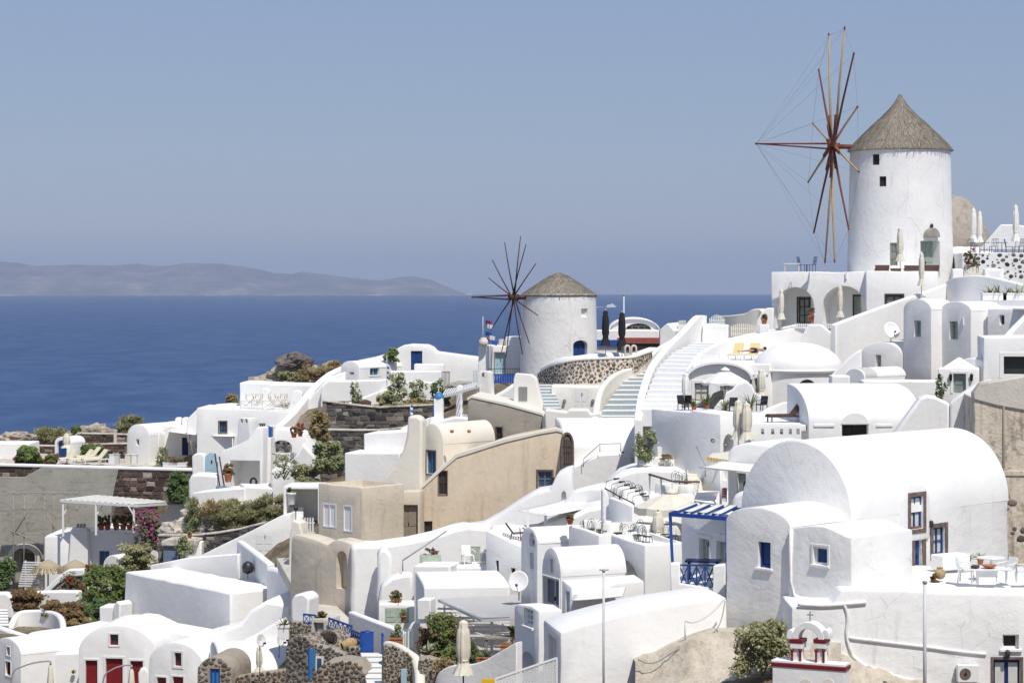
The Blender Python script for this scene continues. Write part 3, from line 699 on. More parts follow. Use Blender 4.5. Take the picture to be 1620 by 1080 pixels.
def chair_bistro():
 th = thing('bistro_chair', 'x', 'chair', (0, 0, 0), 'dark metal bistro chairs'); m = MB()
 MB().lathe((0, 0, .44), [(.01, 0), (.20, 0), (.21, .015), (.20, .03), (.01, .03)], 16, close=False).build('seat', 'metal_dark', th)
 for x in (-1, 1):
  MB().tube([(x * .17, -.17, 0), (x * .14, -.13, .44)], .013, 6).build('leg', 'metal_dark', th); MB().tube([(x * .17, .19, 0), (x * .16, .15, .44)], .013, 6).build('leg', 'metal_dark', th)
 arc = [(-.17, .15, .44)] + [(-.19 * math.cos(math.pi * k / 10), .18 + .02 * math.sin(math.pi * k / 10), .66 + .24 * math.sin(math.pi * k / 10)) for k in range(11)] + [(.17, .15, .44)]
 inn = [(-.10 * math.cos(math.pi * k / 8), .18, .60 + .2 * math.sin(math.pi * k / 8)) for k in range(9)]
 MB().tube(arc, .011, 6).tube(inn, .008, 6).tube([(0, .16, .45), (0, .19, .89)], .008, 6).build('backrest', 'metal_dark', th)
 return th
def table_cloth(round_=True):
 th = thing('cafe_table', 'x', 'table', (0, 0, 0), 'restaurant tables')
 MB().lathe((0, 0, 0), [(.25, 0), (.22, .03), (.03, .05), (.03, .68)], 12).build('pedestal', 'metal_dark', th)
 MB().lathe((0, 0, .69), [(.40, 0), (.40, .03)], 20).build('tabletop', 'white_paint', th)
 m = MB(); N = 28; vs = []
 for r_, z in ((.02, .732), (.41, .732), (.43, .71), (.46, .45), (.48, .30)):
  for k in range(N): q = 2 * math.pi * k / N; f = 1 + (.07 * math.sin(q * 7) if z < .6 else 0); vs.append(V((r_ * f * math.cos(q), r_ * f * math.sin(q), z)))
 m.quads(vs, [(i * N + k, i * N + (k + 1) % N, (i + 1) * N + (k + 1) % N, (i + 1) * N + k) for i in range(4) for k in range(N)] + [tuple(range(N))], True); m.build('tablecloth', 'canvas_white', th, recalc=False)
 return th
def lounger(mat='cushion_cream', name='sun_lounger', frame='white_paint', back=42):
 """head end toward +y, lying along y, origin at the middle of its floor rectangle"""
 th = thing(name, 'x', 'sun lounger', (0, 0, 0), 'sun loungers'); f = Fr(yaw=0, o=(0, 0))
 m = MB(); m.box(f, -.32, -.27, .24, .30, -.95, .95); m.box(f, .27, .32, .24, .30, -.95, .95); m.box(f, -.27, .27, .24, .30, -.95, -.90); m.box(f, -.27, .27, .24, .30, .90, .95); m.build('frame', frame, th)
 for x in (-.29, .25):
  for y in (-.85, .8): MB().box(f, x, x + .045, 0, .24, y, y + .05).build('leg', frame, th)
 MB().box(f, -.28, .28, .30, .38, -.94, .25).build('seat_cushion', mat, th, bevel=.03)
 a = R(back); p = V((0, .25, .33)); e = p + V((0, math.cos(a), math.sin(a))) * .78
 MB().bar(p, e, .56, .08, up=V((0, 0, 1))).build('back_cushion', mat, th, bevel=.03)
 MB().bar(p + V((0, .02, -.06)), e + V((0, .02, -.06)), .52, .03).build('backrest_frame', frame, th)
 return th
def director_chair():
 th = thing('director_chair', 'x', 'chair', (0, 0, 0), 'folding chairs on the upper terrace')
 for y in (-.22, .22): [MB().bar((-.25 * e, y, 0), (.25 * e, y, .45), .03).build('leg', 'spar_tan', th) for e in (1, -1)]
 MB().bar((-.27, 0, .45), (.27, 0, .45), .46, .03).build('seat', 'canvas_white', th)
 for x in (-.27, .27): MB().bar((x, .2, .45), (x, .26, .88), .035).bar((x, -.22, .64), (x, .23, .64), .05, .025).bar((x, -.2, .45), (x, -.2, .64), .03).build('arm_frame', 'spar_tan', th)
 MB().bar((-.27, .25, .78), (.27, .25, .78), .02, .2).build('backrest', 'canvas_white', th); return th
def armchair(mat='metal_dark'):
 th = thing('armchair', 'x', 'chair', (0, 0, 0), 'terrace armchairs'); f = Fr(yaw=0, o=(0, 0))
 MB().box(f, -.26, .26, .36, .44, -.26, .24).build('seat', mat, th, bevel=.02); MB().bar((0, .24, .42), (0, .34, .92), .52, .05, up=V((0, 1, 0))).build('backrest', mat, th, bevel=.02)
 for x in (-.26, .22):
  for y in (-.25, .22): MB().box(f, x, x + .04, 0, .37, y, y + .04).build('leg', mat, th)
  MB().box(f, x - .01, x + .05, .62, .66, -.26, .28).box(f, x, x + .04, .44, .62, -.25, -.21).build('armrest', mat, th)
 return th
PROTO = {}
def put(kind, maker, label, loc, rz=0, scale=None):
 if kind not in PROTO:
  PROTO[kind] = maker(); t = PROTO[kind]; t.location = loc; t.rotation_euler = (0, 0, rz); t['label'] = label
  if scale: t.scale = (scale,) * 3
  return t
 return dup(PROTO[kind], loc, rz, label, scale)
def handrail(th, pts, r=.02, mat='metal_dark', posts=(), ph=.9, name='rail'):
 P = [W(*p) for p in pts]; MB().tube(P, r, 7).build(name, mat, th)
 for i in posts: MB().tube([P[i], P[i] - V((0, 0, ph))], r, 7).build('post', mat, th)
def lattice_rail(th, fr, s0, s1, z0, z1, mat, n=3, t=.045, d=0):
 MB().box(fr, s0, s1, z1 - t, z1, d - .03, d + .03).build('top_rail', mat, th); MB().box(fr, s0, s1, z0, z0 + t, d - .02, d + .02).build('bottom_rail', mat, th)
 for k in range(n + 1):
  c = s0 + (s1 - s0) * k / n; MB().box(fr, c - t / 2, c + t / 2, z0, z1 - t, d - .025, d + .025).build('baluster', mat, th)
  if k < n:
   c1 = s0 + (s1 - s0) * (k + 1) / n; MB().bar(fr.P(c, z0 + t, d), fr.P(c1, z1 - t, d), t * .8).bar(fr.P(c, z1 - t, d), fr.P(c1, z0 + t, d), t * .8).build('cross_brace', mat, th)
def picket(th, fr, s0, s1, z0, z1, mat, w=.07, gap=.06, hump=0, d=0):
 n = int((s1 - s0) / (w + gap))
 for k in range(n):
  a = s0 + k * (s1 - s0) / n; h = z1 + hump * math.sin(math.pi * (k + .5) / n); MB().prism(fr, [(a, z0), (a + w, z0), (a + w, h - .04), (a + w / 2, h), (a, h - .04)], d, d + .022).build('picket', mat, th)
 for q in (.25, .72): MB().box(fr, s0, s1, z0 + (z1 - z0) * q - .035, z0 + (z1 - z0) * q + .035, d + .023, d + .05).build('crossbar', mat, th)
# ------------------------------------------------------------------ windmills
plaster('ruin', (.44, .395, .33), (.34, .30, .245), (.2, .175, .145), .7, .52, .9, coarse=.9)
def thatch_strips(th, c, prof, n, seed, parent=None, L=.7, w=.05):
 g = random.Random(seed); m = MB(); tot = [0]
 for (r0, z0), (r1, z1) in zip(prof, prof[1:]): tot.append(tot[-1] + math.hypot(r1 - r0, z1 - z0) * (r0 + r1 + .2))
 for _ in range(n):
  q = g.random() * tot[-1]; i = next(k for k in range(len(tot) - 1) if q <= tot[k + 1]); (r0, z0), (r1, z1) = prof[i], prof[i + 1]; f = g.random()
  r = r0 + (r1 - r0) * f; z = z0 + (z1 - z0) * f; a = g.uniform(0, 6.283); sl = V((r1 - r0, 0, z1 - z0)).normalized(); nn = V((-sl.z, 0, sl.x))
  if nn.x < 0: nn = -nn
  rot = Matrix.Rotation(a, 3, 'Z'); p = c + rot @ V((r, 0, z)) + rot @ nn * g.uniform(.005, .025); dn = rot @ (-sl) if sl.z > 0 else rot @ sl
  ll = L * g.uniform(.5, 1.2); sd = dn.cross(rot @ nn) * w * g.uniform(.5, 1.3); dn = (dn + sd.normalized() * g.uniform(-.12, .12)).normalized(); e = p + dn * ll + rot @ nn * g.uniform(.0, .02)
  m.quads([p - sd, p + sd, e + sd, e - sd], [(0, 1, 2, 3)], False, min(1, max(0, g.gauss(.5, .25))))
 o = m.build('thatch_reed', 'thatch', parent or th, recalc=False); o['kind'] = 'stuff'; return o

def windmill(label, pxc, Y, rtop, rbot, ytop, ybase, zlow, roofprof, hub, axis, wheelR, spokes, spritL, ops, spar, inner, wall='white_worn', spar_r=.09):
 c = V((XofZ(pxc, Y), Y, 0)); zb = zof(ybase, Y); zt = zof(ytop, Y)
 th = thing('windmill', label, 'windmill', V((c.x, c.y, zb)))
 n = 72; prof = []
 for k in range(9): f = k / 8; prof.append((rbot + (rtop - rbot) * f, zlow + (zt + .12 - zlow) * f))
 mb = MB(); vs = []
 for r, z in prof:
  for k in range(n): a = 2 * math.pi * k / n; e = .012 * mnoise.noise(V((math.cos(a) * 3, math.sin(a) * 3, z))); vs.append(V((c.x + (r + e) * math.cos(a), c.y + (r + e) * math.sin(a), z)))
 mb.quads(vs, [(i * n + k, i * n + (k + 1) % n, (i + 1) * n + (k + 1) % n, (i + 1) * n + k) for i in range(8) for k in range(n)], True)
 mb.quads(vs, [tuple(range(n - 1, -1, -1)), tuple(range(8 * n, 9 * n))]); tower = mb.build('tower', wall, th, sharp=30)
 cuts = []
 for px, a, k in ops:
  y0 = a[2]; r = rbot + (rtop - rbot) * ((zof((a[2] + a[3]) / 2, Y - rtop) - zlow) / (zt - zlow)); sn = (px - pxc) * (Y - rtop * .8) / F / r; yaw = -math.degrees(math.asin(max(-.95, min(.95, sn))))
  fr = Fr(yaw=yaw, o=(c.x - math.sin(R(yaw)) * r, c.y - math.cos(R(yaw)) * r)); cuts.append(opening(th, fr, *a, **k))
 cut_obj(tower, cuts)
 # thatched cap
 cp = V((c.x, c.y, zt)); m = MB(); N = 48; vs = []
 rp = roofprof
 for i, (r, z) in enumerate(rp):
  for k in range(N): a = 2 * math.pi * k / N; e = 1 + .018 * mnoise.noise(V((math.cos(a) * 4, math.sin(a) * 4, z * 2))); vs.append(cp + V((r * e * math.cos(a), r * e * math.sin(a), z + (.03 * mnoise.noise(V((a * 5, 0, i))) if i < 2 else 0))))
 m.quads(vs, [(i * N + k, i * N + (k + 1) % N, (i + 1) * N + (k + 1) % N, (i + 1) * N + k) for i in range(len(rp) - 1) for k in range(N)] + [tuple(range((len(rp) - 1) * N, len(rp) * N)), tuple(range(N - 1, -1, -1))], False, .5)
 roof = m.build('roof', 'thatch', th); thatch_strips(th, cp, rp[2:], 7000, int(pxc), roof, .42, .018)
 # axle, hub, bowsprit
 A = V(axis).normalized(); e1 = V((-A.y, A.x, 0)).normalized()
 if e1.x < 0: e1 = -e1
 e2 = A.cross(e1)
 if e2.z < 0: e2 = -e2
 hz = zof(hub[1], Y); hd = (c.x - XofZ(hub[0], Y + A.y * 4)) / -A.x; H = V((c.x, c.y, hz)) + V((A.x, A.y, A.z)) * hd; H.z = hz
 MB().tube([V((c.x, c.y, hz - A.z * hd)) + A * (rtop * .7), H], .16, 10).build('axle', inner, th)
 hubo = MB().tube([H - A * .42, H - A * .1, H + A * .35], .24, 12, .2).build('hub', inner, th)
 sp = H + A * spritL
 for s in (-1, 1): MB().tube([H + A * .3 + e2 * s * .16 + e1 * s * .05, sp], .065, 7, .04).build('bowsprit', inner, th)
 MB().lathe(sp - V((0, 0, .07)), [(.02, 0), (.09, .03), (.09, .1), (.02, .14)], 10).build('finial', 'metal_dark', th)
 tips = []
 for i, (a, rl) in enumerate(spokes):
  a = R(a); dr = e1 * math.sin(a) + e2 * math.cos(a); o = H + A * (.10 * ((i % 3) - 1)); tip = o + dr * wheelR * rl; tips.append(tip)
  b = MB().tube([o, o.lerp(tip, .5) + A * .03, tip], spar_r, 8, spar_r * .6).build('sail_spar', spar[i % len(spar)], th)
  if inner == 'spar_red': MB().bar(o + A * .1, o + dr * wheelR * .27 + A * .1, .11, .2).build('spar_brace', inner, b); MB().tube([tip - dr * .05, tip + dr * .14], .07, 7, .04).build('tip_cap', inner, b)
 m = len(tips); ropes = MB()
 order = sorted(range(m), key=lambda k: spokes[k][0] % 360)
 for k in range(m):
  ropes.tube([tips[order[k]], (tips[order[k]] + tips[order[(k + 1) % m]]) / 2 - V((0, 0, .08)), tips[order[(k + 1) % m]]], .007, 4)
  if inner == 'spar_red': ropes.tube([sp, tips[order[k]]], .006, 4)
 if inner != 'spar_red':
  ropes = MB(); ropes.tube([sp, sp + V((.6, 0, -1.1)), sp + V((1.1, 0, -2.2))], .008, 4)
 ropes.build('rope', 'rope', th, recalc=False)
 return th, H

big_roof = [(3.30, -.10), (3.38, -.02), (3.22, .16), (2.75, .68), (2.2, 1.22), (1.62, 1.78), (1.1, 2.25), (.68, 2.68), (.36, 3.08), (.17, 3.40), (.06, 3.62)]
windmill('tall white windmill with pointed thatched cap and spoked wheel of tan and red spars', 1424, 147, 3.2, 3.46, 238, 438, -3, big_roof, (1318, 232), (-.998, -.066, .03), 7.65,
         [(15 + 30 * k, 1) for k in range(12)], 5.0,
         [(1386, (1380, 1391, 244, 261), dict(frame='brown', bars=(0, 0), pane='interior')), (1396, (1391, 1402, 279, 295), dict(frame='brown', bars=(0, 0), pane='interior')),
          (1414, (1408, 1420, 384, 420), dict(frame='taupe', pane='glass_pale', bars=(1, 2))), (1474, (1462, 1487, 381, 440), dict(kind='door', frame='green_grey', rec=.7, pane='glass'))],
         ['spar_tan', 'spar_red', 'spar_tan'], 'spar_red')
small_roof = [(2.80, -.08), (2.88, 0), (2.6, .2), (1.9, .66), (1.2, 1.12), (.6, 1.46), (.22, 1.62), (.05, 1.68)]
windmill('smaller squat white windmill with low thatched cap, dark bare spars and blue arched door', 884, 170, 2.78, 2.92, 467, 588, -9, small_roof, (812, 470), (-.905, -.425, .01), 4.62,
         [(12, 1), (195, 1), (31, .98), (208, 1.0), (57, .98), (236, .98), (-24, .97), (158, .97), (-52, .98), (142, .92), (-72, 1.0), (106, 1.0)], 3.3,
         [(925, (920, 930, 488, 502), dict(frame='white_paint', bars=(0, 0), pane='white', rec=.3)), (919, (908, 930, 538, 572), dict(kind='door', frame='blue', rec=.45, arch=.35))],
         ['spar_dark', 'spar_red', 'spar_dark'], 'spar_dark', spar_r=.055)

# small hood over the mill door and its lamp
fr = Fr(1475, 143.9, -34); s0, z0 = fr.sz(1465, 374); s1, _ = fr.sz(1485, 374); t = thing('door_hood', 'small white domed niche hood above the door of the tall windmill', 'hood', fr.P((s0 + s1) / 2, z0))
solid(t, 'hood', 'concrete_warm', fr, arch_prof(s0, s1, z0 - .03, z0, z0 + .55, 10), -.15, .5, bev=.03, wob=0); MB().lathe(fr.P((s0 + s1) / 2, z0 + .55, .05), [(.05, 0), (.10, .05), (.10, .2), (.03, .27)], 10).build('lamp', 'metal_dark', t)

# ------------------------------------------------------------------ arched house under the tall windmill
fr = Fr(1370, 138, 22); t = thing('arcade_house', 'white flat-roofed house with two open arches under the tall windmill', 'house', fr.P(0, zof(520, 138)))
fb = fr.at(1.9)
cuts_ops = [((1228, 1288, 454, 524), dict(kind='niche', arch=1.15, rec=1.9)), ((1301, 1369, 452, 524), dict(kind='niche', arch=1.25, rec=1.9))]
prof = [fr.sz(1220, 560), fr.sz(1370, 560), fr.sz(1370, 430), fr.sz(1220, 429.5)]; prof[3] = (prof[3][0], prof[2][1])
cuts = [opening(t, fr, *a, **k) for a, k in cuts_ops]
cuts += [opening(t, fb, 1263, 1280, 472, 512, frame='brown', pane='glass_pale', surround='brown', sw=.1, bars=(1, 2)), opening(t, fb, 1352, 1369, 469, 520, kind='door', frame='green_grey', surround='brown', sw=.12)]
solid(t, 'wall', 'white', fr, prof, 0, 7.5, cuts)
fr2 = Fr(1370, 137.4, 2); block(t, fr2, rect(1370, 1484, 429, 560), 7, ops=[((1402, 1428, 467, 492), dict(frame='brown', pane='glass_pale', surround='brown', sw=.1))], name='side_wing')
Zt = zof(430, 137.4)
MB().bar(fr.P(fr.sz(1339, 430)[0], zof(431, 138), -.05), fr.P(fr.sz(1339, 430)[0], zof(441, 138), -.05), .1, .1).build('rain_spout', 'white_paint', t)
closed_umbrella('cream closed parasol standing in the left arch under the tall windmill', 1236, 457, 522, 135.6)
closed_umbrella('cream closed parasol standing in front of the second arch', 1329, 452, 519, 135.4)
closed_umbrella('cream closed parasol on the terrace at the foot of the tall windmill', 1424, 359, 432, 139.5, r=.2)
closed_umbrella('cream closed parasol on a pole before the side wing under the windmill', 1458, 399, 470, 134.5)
potted('potted_geranium', 'pink geranium in a terracotta pot between the two arches', 1283, 510, 131, .2, .42, .5, .55, flowers=('petal_pink', 40, .05))
# terrace furniture on the arcade roof
for i, (a, b) in enumerate([(1396, 20), (1418, 14), (1447, 30), (1474, 22)]):
 p = W(a, 431, 138.6); f = Fr(yaw=0, o=p); w = b / F * 138.6; q = thing('planter_bench', ['dark wicker armchair at the left end of the windmill terrace', 'low brown seat right of the wicker armchair on the windmill terrace', 'long brown wooden bench back on the windmill terrace', 'dark wicker armchair at the right end of the windmill terrace by the door'][i], 'seat', p, 'brown seats on the windmill terrace')
 hh = [.42, .2, .4, .42][i]; MB().prism(f, [(-w / 2, Zt + .02), (w / 2, Zt + .02), (w / 2 + .06, Zt + hh), (-w / 2 - .06, Zt + hh)], 0, .06).build('backrest', 'wicker', q); MB().box(f, -w / 2, w / 2, Zt + .16, Zt + .22, .07, .6).build('seat', 'wicker', q)
 for x in (-w / 2, w / 2 - .05): MB().box(f, x, x + .05, Zt + .005, Zt + .16, .5, .55).build('leg', 'wicker', q)
t = thing('terrace_table', 'pale low table on the arcade roof edge left of the tall windmill', 'table', W(1253, 430, 138.5)); f = Fr(yaw=8, o=BASE[t.name]); zz = zof(430, 138.4)
MB().box(f, -.5, .5, zz + .46, zz + .52, -.3, .3).build('tabletop', 'canvas', t)
for x in (-.45, .38):
 for y in (-.26, .2): MB().box(f, x, x + .06, zz, zz + .46, y, y + .06).build('leg', 'canvas', t)
def wire_chair():
 th = thing('wire_chair', 'x', 'chair', (0, 0, 0), 'dark wire chairs');
 MB().bar((0, -.22, .43), (0, .22, .43), .44, .025).build('seat', 'blue_dark', th)
 m = MB()
 for k in range(5): m.bar((-.2 + k * .1, .22, .43), (-.2 + k * .1, .32, .9), .018)
 m.bar((-.22, .32, .9), (.22, .32, .9), .03).bar((-.22, .27, .66), (.22, .27, .66), .022); m.build('backrest', 'blue_dark', th)
 for x in (-.2, .2): MB().bar((x, -.2, 0), (x, -.2, .43), .025).build('leg', 'blue_dark', th); MB().bar((x, .2, 0), (x, .22, .43), .025).build('leg', 'blue_dark', th)
 return th
put('wire', wire_chair, 'dark wire chair beside the pale table left of the windmill', V((XofZ(1270, 138.5), 138.5, zz)), R(60))
put('wire', wire_chair, 'dark wire chair at the right of the pair left of the tall windmill', V((XofZ(1283, 138.5), 138.5, zz)), R(-70))

# ------------------------------------------------------------------ behind and right of the tall windmill
t = thing('ruined_tower', 'weathered beige stone tower with domed top behind the tall windmill', 'ruin', W(1515, 400, 158)); c = V((XofZ(1507, 158), 158, 0)); zb = zof(440, 158); zt = zof(355, 158)
MB().lathe(c, [(2.72, zb), (2.7, zof(386, 158)), (2.62, zof(374, 158)), (2.1, zof(351, 158)), (1.6, zof(331, 158)), (1.2, zof(319, 158)), (.75, zof(312, 158)), (.1, zof(309, 158))], 40, wob=.012).build('wall', 'ruin', t)
MB().lathe(c, [(2.76, zb), (2.76, zof(392, 158)), (2.7, zof(391, 158))], 40).build('plinth', 'white', t)
fr = Fr(1580, 150, 12); t = thing('white_gable', 'white sloping gable wall behind the parasols at the right edge', 'wall', fr.P(0, zof(395, 150))); block(t, fr, [(1548, 396), (1650, 396), (1650, 362), (1607, 355), (1583, 355)], 3)
closed_umbrella('white closed parasol, left of the close pair at top right', 1540, 329, 402, 146, 'canvas_white', .2); closed_umbrella('white closed parasol, right of the close pair at top right', 1550, 334, 402, 147, 'canvas_white', .17); closed_umbrella('white closed parasol standing alone at the far right above the terrace', 1607, 324, 402, 145, 'canvas_white', .2)
# pebbled terrace wall with white mortar and black stones
fr = Fr(1570, 142, 4); t = thing('terrace_wall', 'white wall studded with black lava stones at the right edge', 'wall', fr.P(0, zof(450, 142))); block(t, fr, rect(1522, 1660, 400, 470), 6, mat='mortar_white', bev=.05)
s0, z0 = fr.sz(1523, 444); s1, z1 = fr.sz(1655, 400)
stones(t, face_fn(fr, s0, z0), s1 - s0, z1 - z0, .21, 'lava', 1.2, .6, .04, keep=.8, seed=5)
zf = zof(400, 142)
for i, (px, Y, rz) in enumerate([(1543, 144, 40), (1572, 144, -30), (1597, 145, 70), (1612, 144, -60)]): put('wire', wire_chair, ['dark wire chair below the close pair of white parasols', 'dark wire chair in the middle of the terrace above the stone-studded wall', 'dark wire chair left of the lone white parasol at far right', 'dark wire chair at the right edge by the lone white parasol'][i], V((XofZ(px, Y), Y, zf)), R(rz))
for i, px in enumerate((1557, 1585)):
 q = thing('bistro_table', ['small dark round table under the close pair of white parasols', 'small dark round table between wire chairs at far right'][i], 'table', V((XofZ(px, 144.2), 144.2, zf)), 'dark tables top right'); b = BASE[q.name]; MB().lathe(b, [(.2, 0), (.02, .04), (.02, .66)], 10).build('pedestal', 'blue_dark', q); MB().lathe(b + V((0, 0, .66)), [(.36, 0), (.36, .03)], 18).build('tabletop', 'blue_dark', q)
shrub('bougainvillea', 'red bougainvillea climbing the stone-studded wall at right', 1538, 428, 141.4, 26, 40, 'leaf_dark', 260, .07, cat='climbing plant', flowers=('petal_red', 80, .08), depth=.3)
fr = Fr(1540, 137.5, 0); t = thing('picket_gate', 'small cream picket gate with pointed top below the stone-studded wall', 'gate', fr.P(0, zof(440, 137.5))); s0, z0 = fr.sz(1526, 442); s1, z1 = fr.sz(1556, 430); picket(t, fr, s0, s1, z0, z1, 'canvas', .07, .03, .32)
for a, b, lb in ((1507, 1524, 'short rounded white gatepost left of the cream picket gate'), (1558, 1588, 'broad white gatepost right of the cream picket gate')):
 fr = Fr((a + b) / 2, 137, 0); q = thing('gatepost', lb, 'gatepost', fr.P(0, zof(445, 137))); block(q, fr, rect(a, b, 425, 470), .7, name='post')
 if b > 1580: MB().box(fr, *[fr.sz(x, 430)[0] for x in (1566, 1582)], fr.sz(1570, 437)[1], fr.sz(1570, 429)[1], -.015, .01).build('plaque', 'flag_white', q)
t = thing('curved_wall', 'curved white wall sweeping below the stone-studded terrace', 'wall', W(1540, 470, 134)); ribbon(t, 'wall', [(1492, 462, 137), (1503, 444, 136), (1525, 437, 134.5), (1565, 437, 133), (1640, 455, 130)], 4, .45)
t = thing('sloping_wall', 'long white parapet sloping up from the arches to the windmill', 'wall', W(1400, 520, 134)); ribbon(t, 'wall', [(1318, 513, 129.5), (1360, 497, 131.5), (1410, 479, 133.5), (1460, 462, 135.3), (1500, 447, 136.2)], 5, .4)
for i, px in enumerate((1566, 1598)): potted('agave_planter', ['spiky agaves in the left white trough at the right edge', 'spiky agaves in the right white trough at the right edge'][i], px + 6, 475, 128, .28, .42, .75, 1.0, 'agave', 'white', square=True, wbox=1.35, agave=True)
# ------------------------------------------------------------------ right side: houses above the big vault
fr = Fr(1473, 124, 60); t = thing('twin_gable_house', 'white house with two tall rounded gables and slot windows below the windmill wall', 'house', fr.P(0, zof(600, 124)))
_, a0, a1, zs, za, zb = vault(t, fr, 1429, 1473, 490, 473, 610, 1.6, ops=[((1446, 1457, 507, 533), dict(frame='green_pale', pane='glass_pale', bars=(0, 0), rec=.3))])
L1 = Lto(fr, a1, 1490); f2 = Fr(yaw=60, o=fr.P(a1, 0, L1));
s1 = f2.sz(1535, 490)[0]; vault(t, f2, 1487, 1536, 492, 477, 610, 2.2, ops=[((1502, 1515, 508, 537), dict(frame='green_pale', pane='glass_pale', bars=(1, 1), rec=.3))])
f3 = Fr(yaw=16, o=f2.P(s1, 0, 1.0)); block(t, f3, rect(1535, 1566, 490, 610), 2.5, ops=[((1544, 1561, 502, 566), dict(kind='door', frame='green_pale', pane='glass_pale', rec=.25))], name='porch_wall')
MB().lathe(f3.P(f3.sz(1552, 495)[0], f3.sz(1552, 498)[1], -.08), [(.02, 0), (.08, .04), (.08, .2), (.02, .26)], 8).build('wall_lamp', 'metal_dark', t)
MB().box(f2, f2.sz(1522, 510)[0], f2.sz(1525, 510)[0], f2.sz(1522, 515)[1], f2.sz(1522, 503)[1], -.06, .02).build('spout', 'white_paint', t)
f4 = Fr(1620, 121, 40); t = thing('white_annex', 'white annex with one small window right of the green door', 'house', f4.P(0, zof(560, 121))); block(t, f4, rect(1562, 1660, 488, 600), 5, ops=[((1581, 1589, 498, 514), dict(frame='white_paint', bars=(0, 0)))])
flat(t, 'roof', [(1500, 484), (1660, 489), (1660, 470), (1500, 474)], zof(487, 122), .12)
t = thing('stair_parapet', 'white slanting stair parapet at the right edge above the dark window', 'wall', W(1600, 560, 116)); ribbon(t, 'wall', [(1588, 535, 117), (1605, 516, 118), (1625, 495, 119), (1650, 480, 119)], 2.2, .35, smooth=False)
fr = Fr(1556, 112.5, 8); t = thing('cube_house', 'white cube house with a large dark window at the right edge', 'house', fr.P(0, zof(620, 112)))
block(t, fr, rect(1556, 1680, 534, 660), 5, ops=[((1588, 1660, 564, 592), dict(frame='interior', pane='glass', bars=(1, 0), rec=.35, surround='white', sw=.2))])
# lantern porch
fr = Fr(1549, 111, 12); t = thing('lantern_porch', 'little white porch with pyramid roof and glass door flanked by lanterns', 'porch', fr.P(0, zof(630, 111)))
s0, zt = fr.sz(1484, 584); s1, _ = fr.sz(1549, 584); block(t, fr, rect(1484, 1549, 583, 660), 2.2, ops=[((1508, 1528, 591, 622), dict(kind='glazed', frame='green_grey', pane='glass_pale', rec=.25, surround='white'))])
za = fr.sz(1513, 565)[1]; b = [fr.P(s0 + .1, zt - .02, .1), fr.P(s0 + 1.9, zt - .02, .1), fr.P(s0 + 1.9, zt - .02, 1.9), fr.P(s0 + .1, zt - .02, 1.9)]; ap = (b[0] + b[2]) / 2; ap.z = za
MB().quads(b + [ap], [(0, 1, 4), (1, 2, 4), (2, 3, 4), (3, 0, 4), (3, 2, 1, 0)]).build('roof', 'white', t, bevel=.05)
for px in (1486, 1504, 1537): MB().lathe(fr.P(fr.sz(px, 600)[0], fr.sz(px, 603)[1], -.1), [(.02, 0), (.07, .06), (.08, .28), (.1, .3), (.02, .4)], 8).build('lantern', 'metal_dark', t)
fr = Fr(1530, 113.5, 40); t2 = thing('small_vault', 'tiny white vaulted roof behind the lantern porch', 'roof', fr.P(0, zof(600, 113))); vault(t2, fr, 1520, 1556, 575, 566, 620, 2)
shrub('white_oleander', 'white-flowered climbing shrub left of the lantern porch', 1488, 632, 109.5, 22, 42, 'leaf_dark', 420, .07, flowers=('petal_white', 50, .06))
# arched house and little vault
fr = Fr(1430, 126, 38); t = thing('arched_house', 'white house with a broad rounded gable and narrow slot under the satellite dish', 'house', fr.P(0, zof(600, 126))); vault(t, fr, 1361, 1428, 564, 541, 620, 4.5, ops=[((1385, 1394, 561, 584), dict(frame='white_paint', pane='concrete', bars=(0, 0), rec=.3))])
dish('white satellite dish on the roof of the broad rounded gable house', 1411, 522, 127, .47, -15, ypole=541)
MB().box(Fr(1428, 127, 10), -1.1, .1, zof(552, 127), zof(540, 127), 0, 2).build('parapet', 'white', t)
fr = Fr(1369, 116.5, 48); t = thing('small_vault_house', 'low white barrel vault with shaded rounded end before the broad gable house', 'house', fr.P(0, zof(620, 116))); _, s0, s1, zs, za, zb = vault(t, fr, 1337, 1368, 597, 582, 640, 1)
vault(t, fr, 1337, 1368, 597, 582, 640, Lto(fr, s1, 1432), d0=.02)
fr = Fr(1300, 114, 0); t = thing('low_wall', 'low white wall with small lantern niche left of the low barrel vault', 'wall', W(1330, 620, 114)); block(t, fr, rect(1316, 1345, 594, 640), 1.2); block(t, Fr(1370, 114.5, 0), rect(1366, 1500, 602, 650), 1.5, name='parapet')
# domed building
t = thing('domed_house', 'white round house with a low dome and half-round fan window', 'house', W(1262, 650, 124)); c = V((XofZ(1262, 124), 124, 0)); ze = zof(587, 121.5)
o = MB().lathe(c, [(2.32, -9), (2.32, ze - .12)], 56).build('wall', 'white', t, sharp=30)
px = 1277; yaw = -math.degrees(math.asin((px - 1262) / F * 122 / 2.32)); ff = Fr(yaw=yaw, o=(c.x - math.sin(R(yaw)) * 2.32, c.y - math.cos(R(yaw)) * 2.32))
cut_obj(o, [opening(t, ff, 1264, 1291, 600, 616, frame='taupe', arch=.42, bars=(3, 0), surround=None, rec=.25)])
MB().lathe(c, [(2.3, ze - .14), (2.48, ze - .1), (2.52, ze), (2.42, ze + .06)] + [(2.42 * math.cos(a), ze + .06 + 1.42 * math.sin(a)) for a in [R(q) for q in range(5, 90, 6)]] + [(.05, ze + 1.48)], 56).build('dome', 'white', t, sharp=35)
fr = Fr(1207, 121.5, 35); block(t, fr, rect(1188, 1207, 590, 660), 3, ops=[((1193, 1202, 598, 640), dict(frame='taupe', bars=(0, 2)))], name='side_wall')
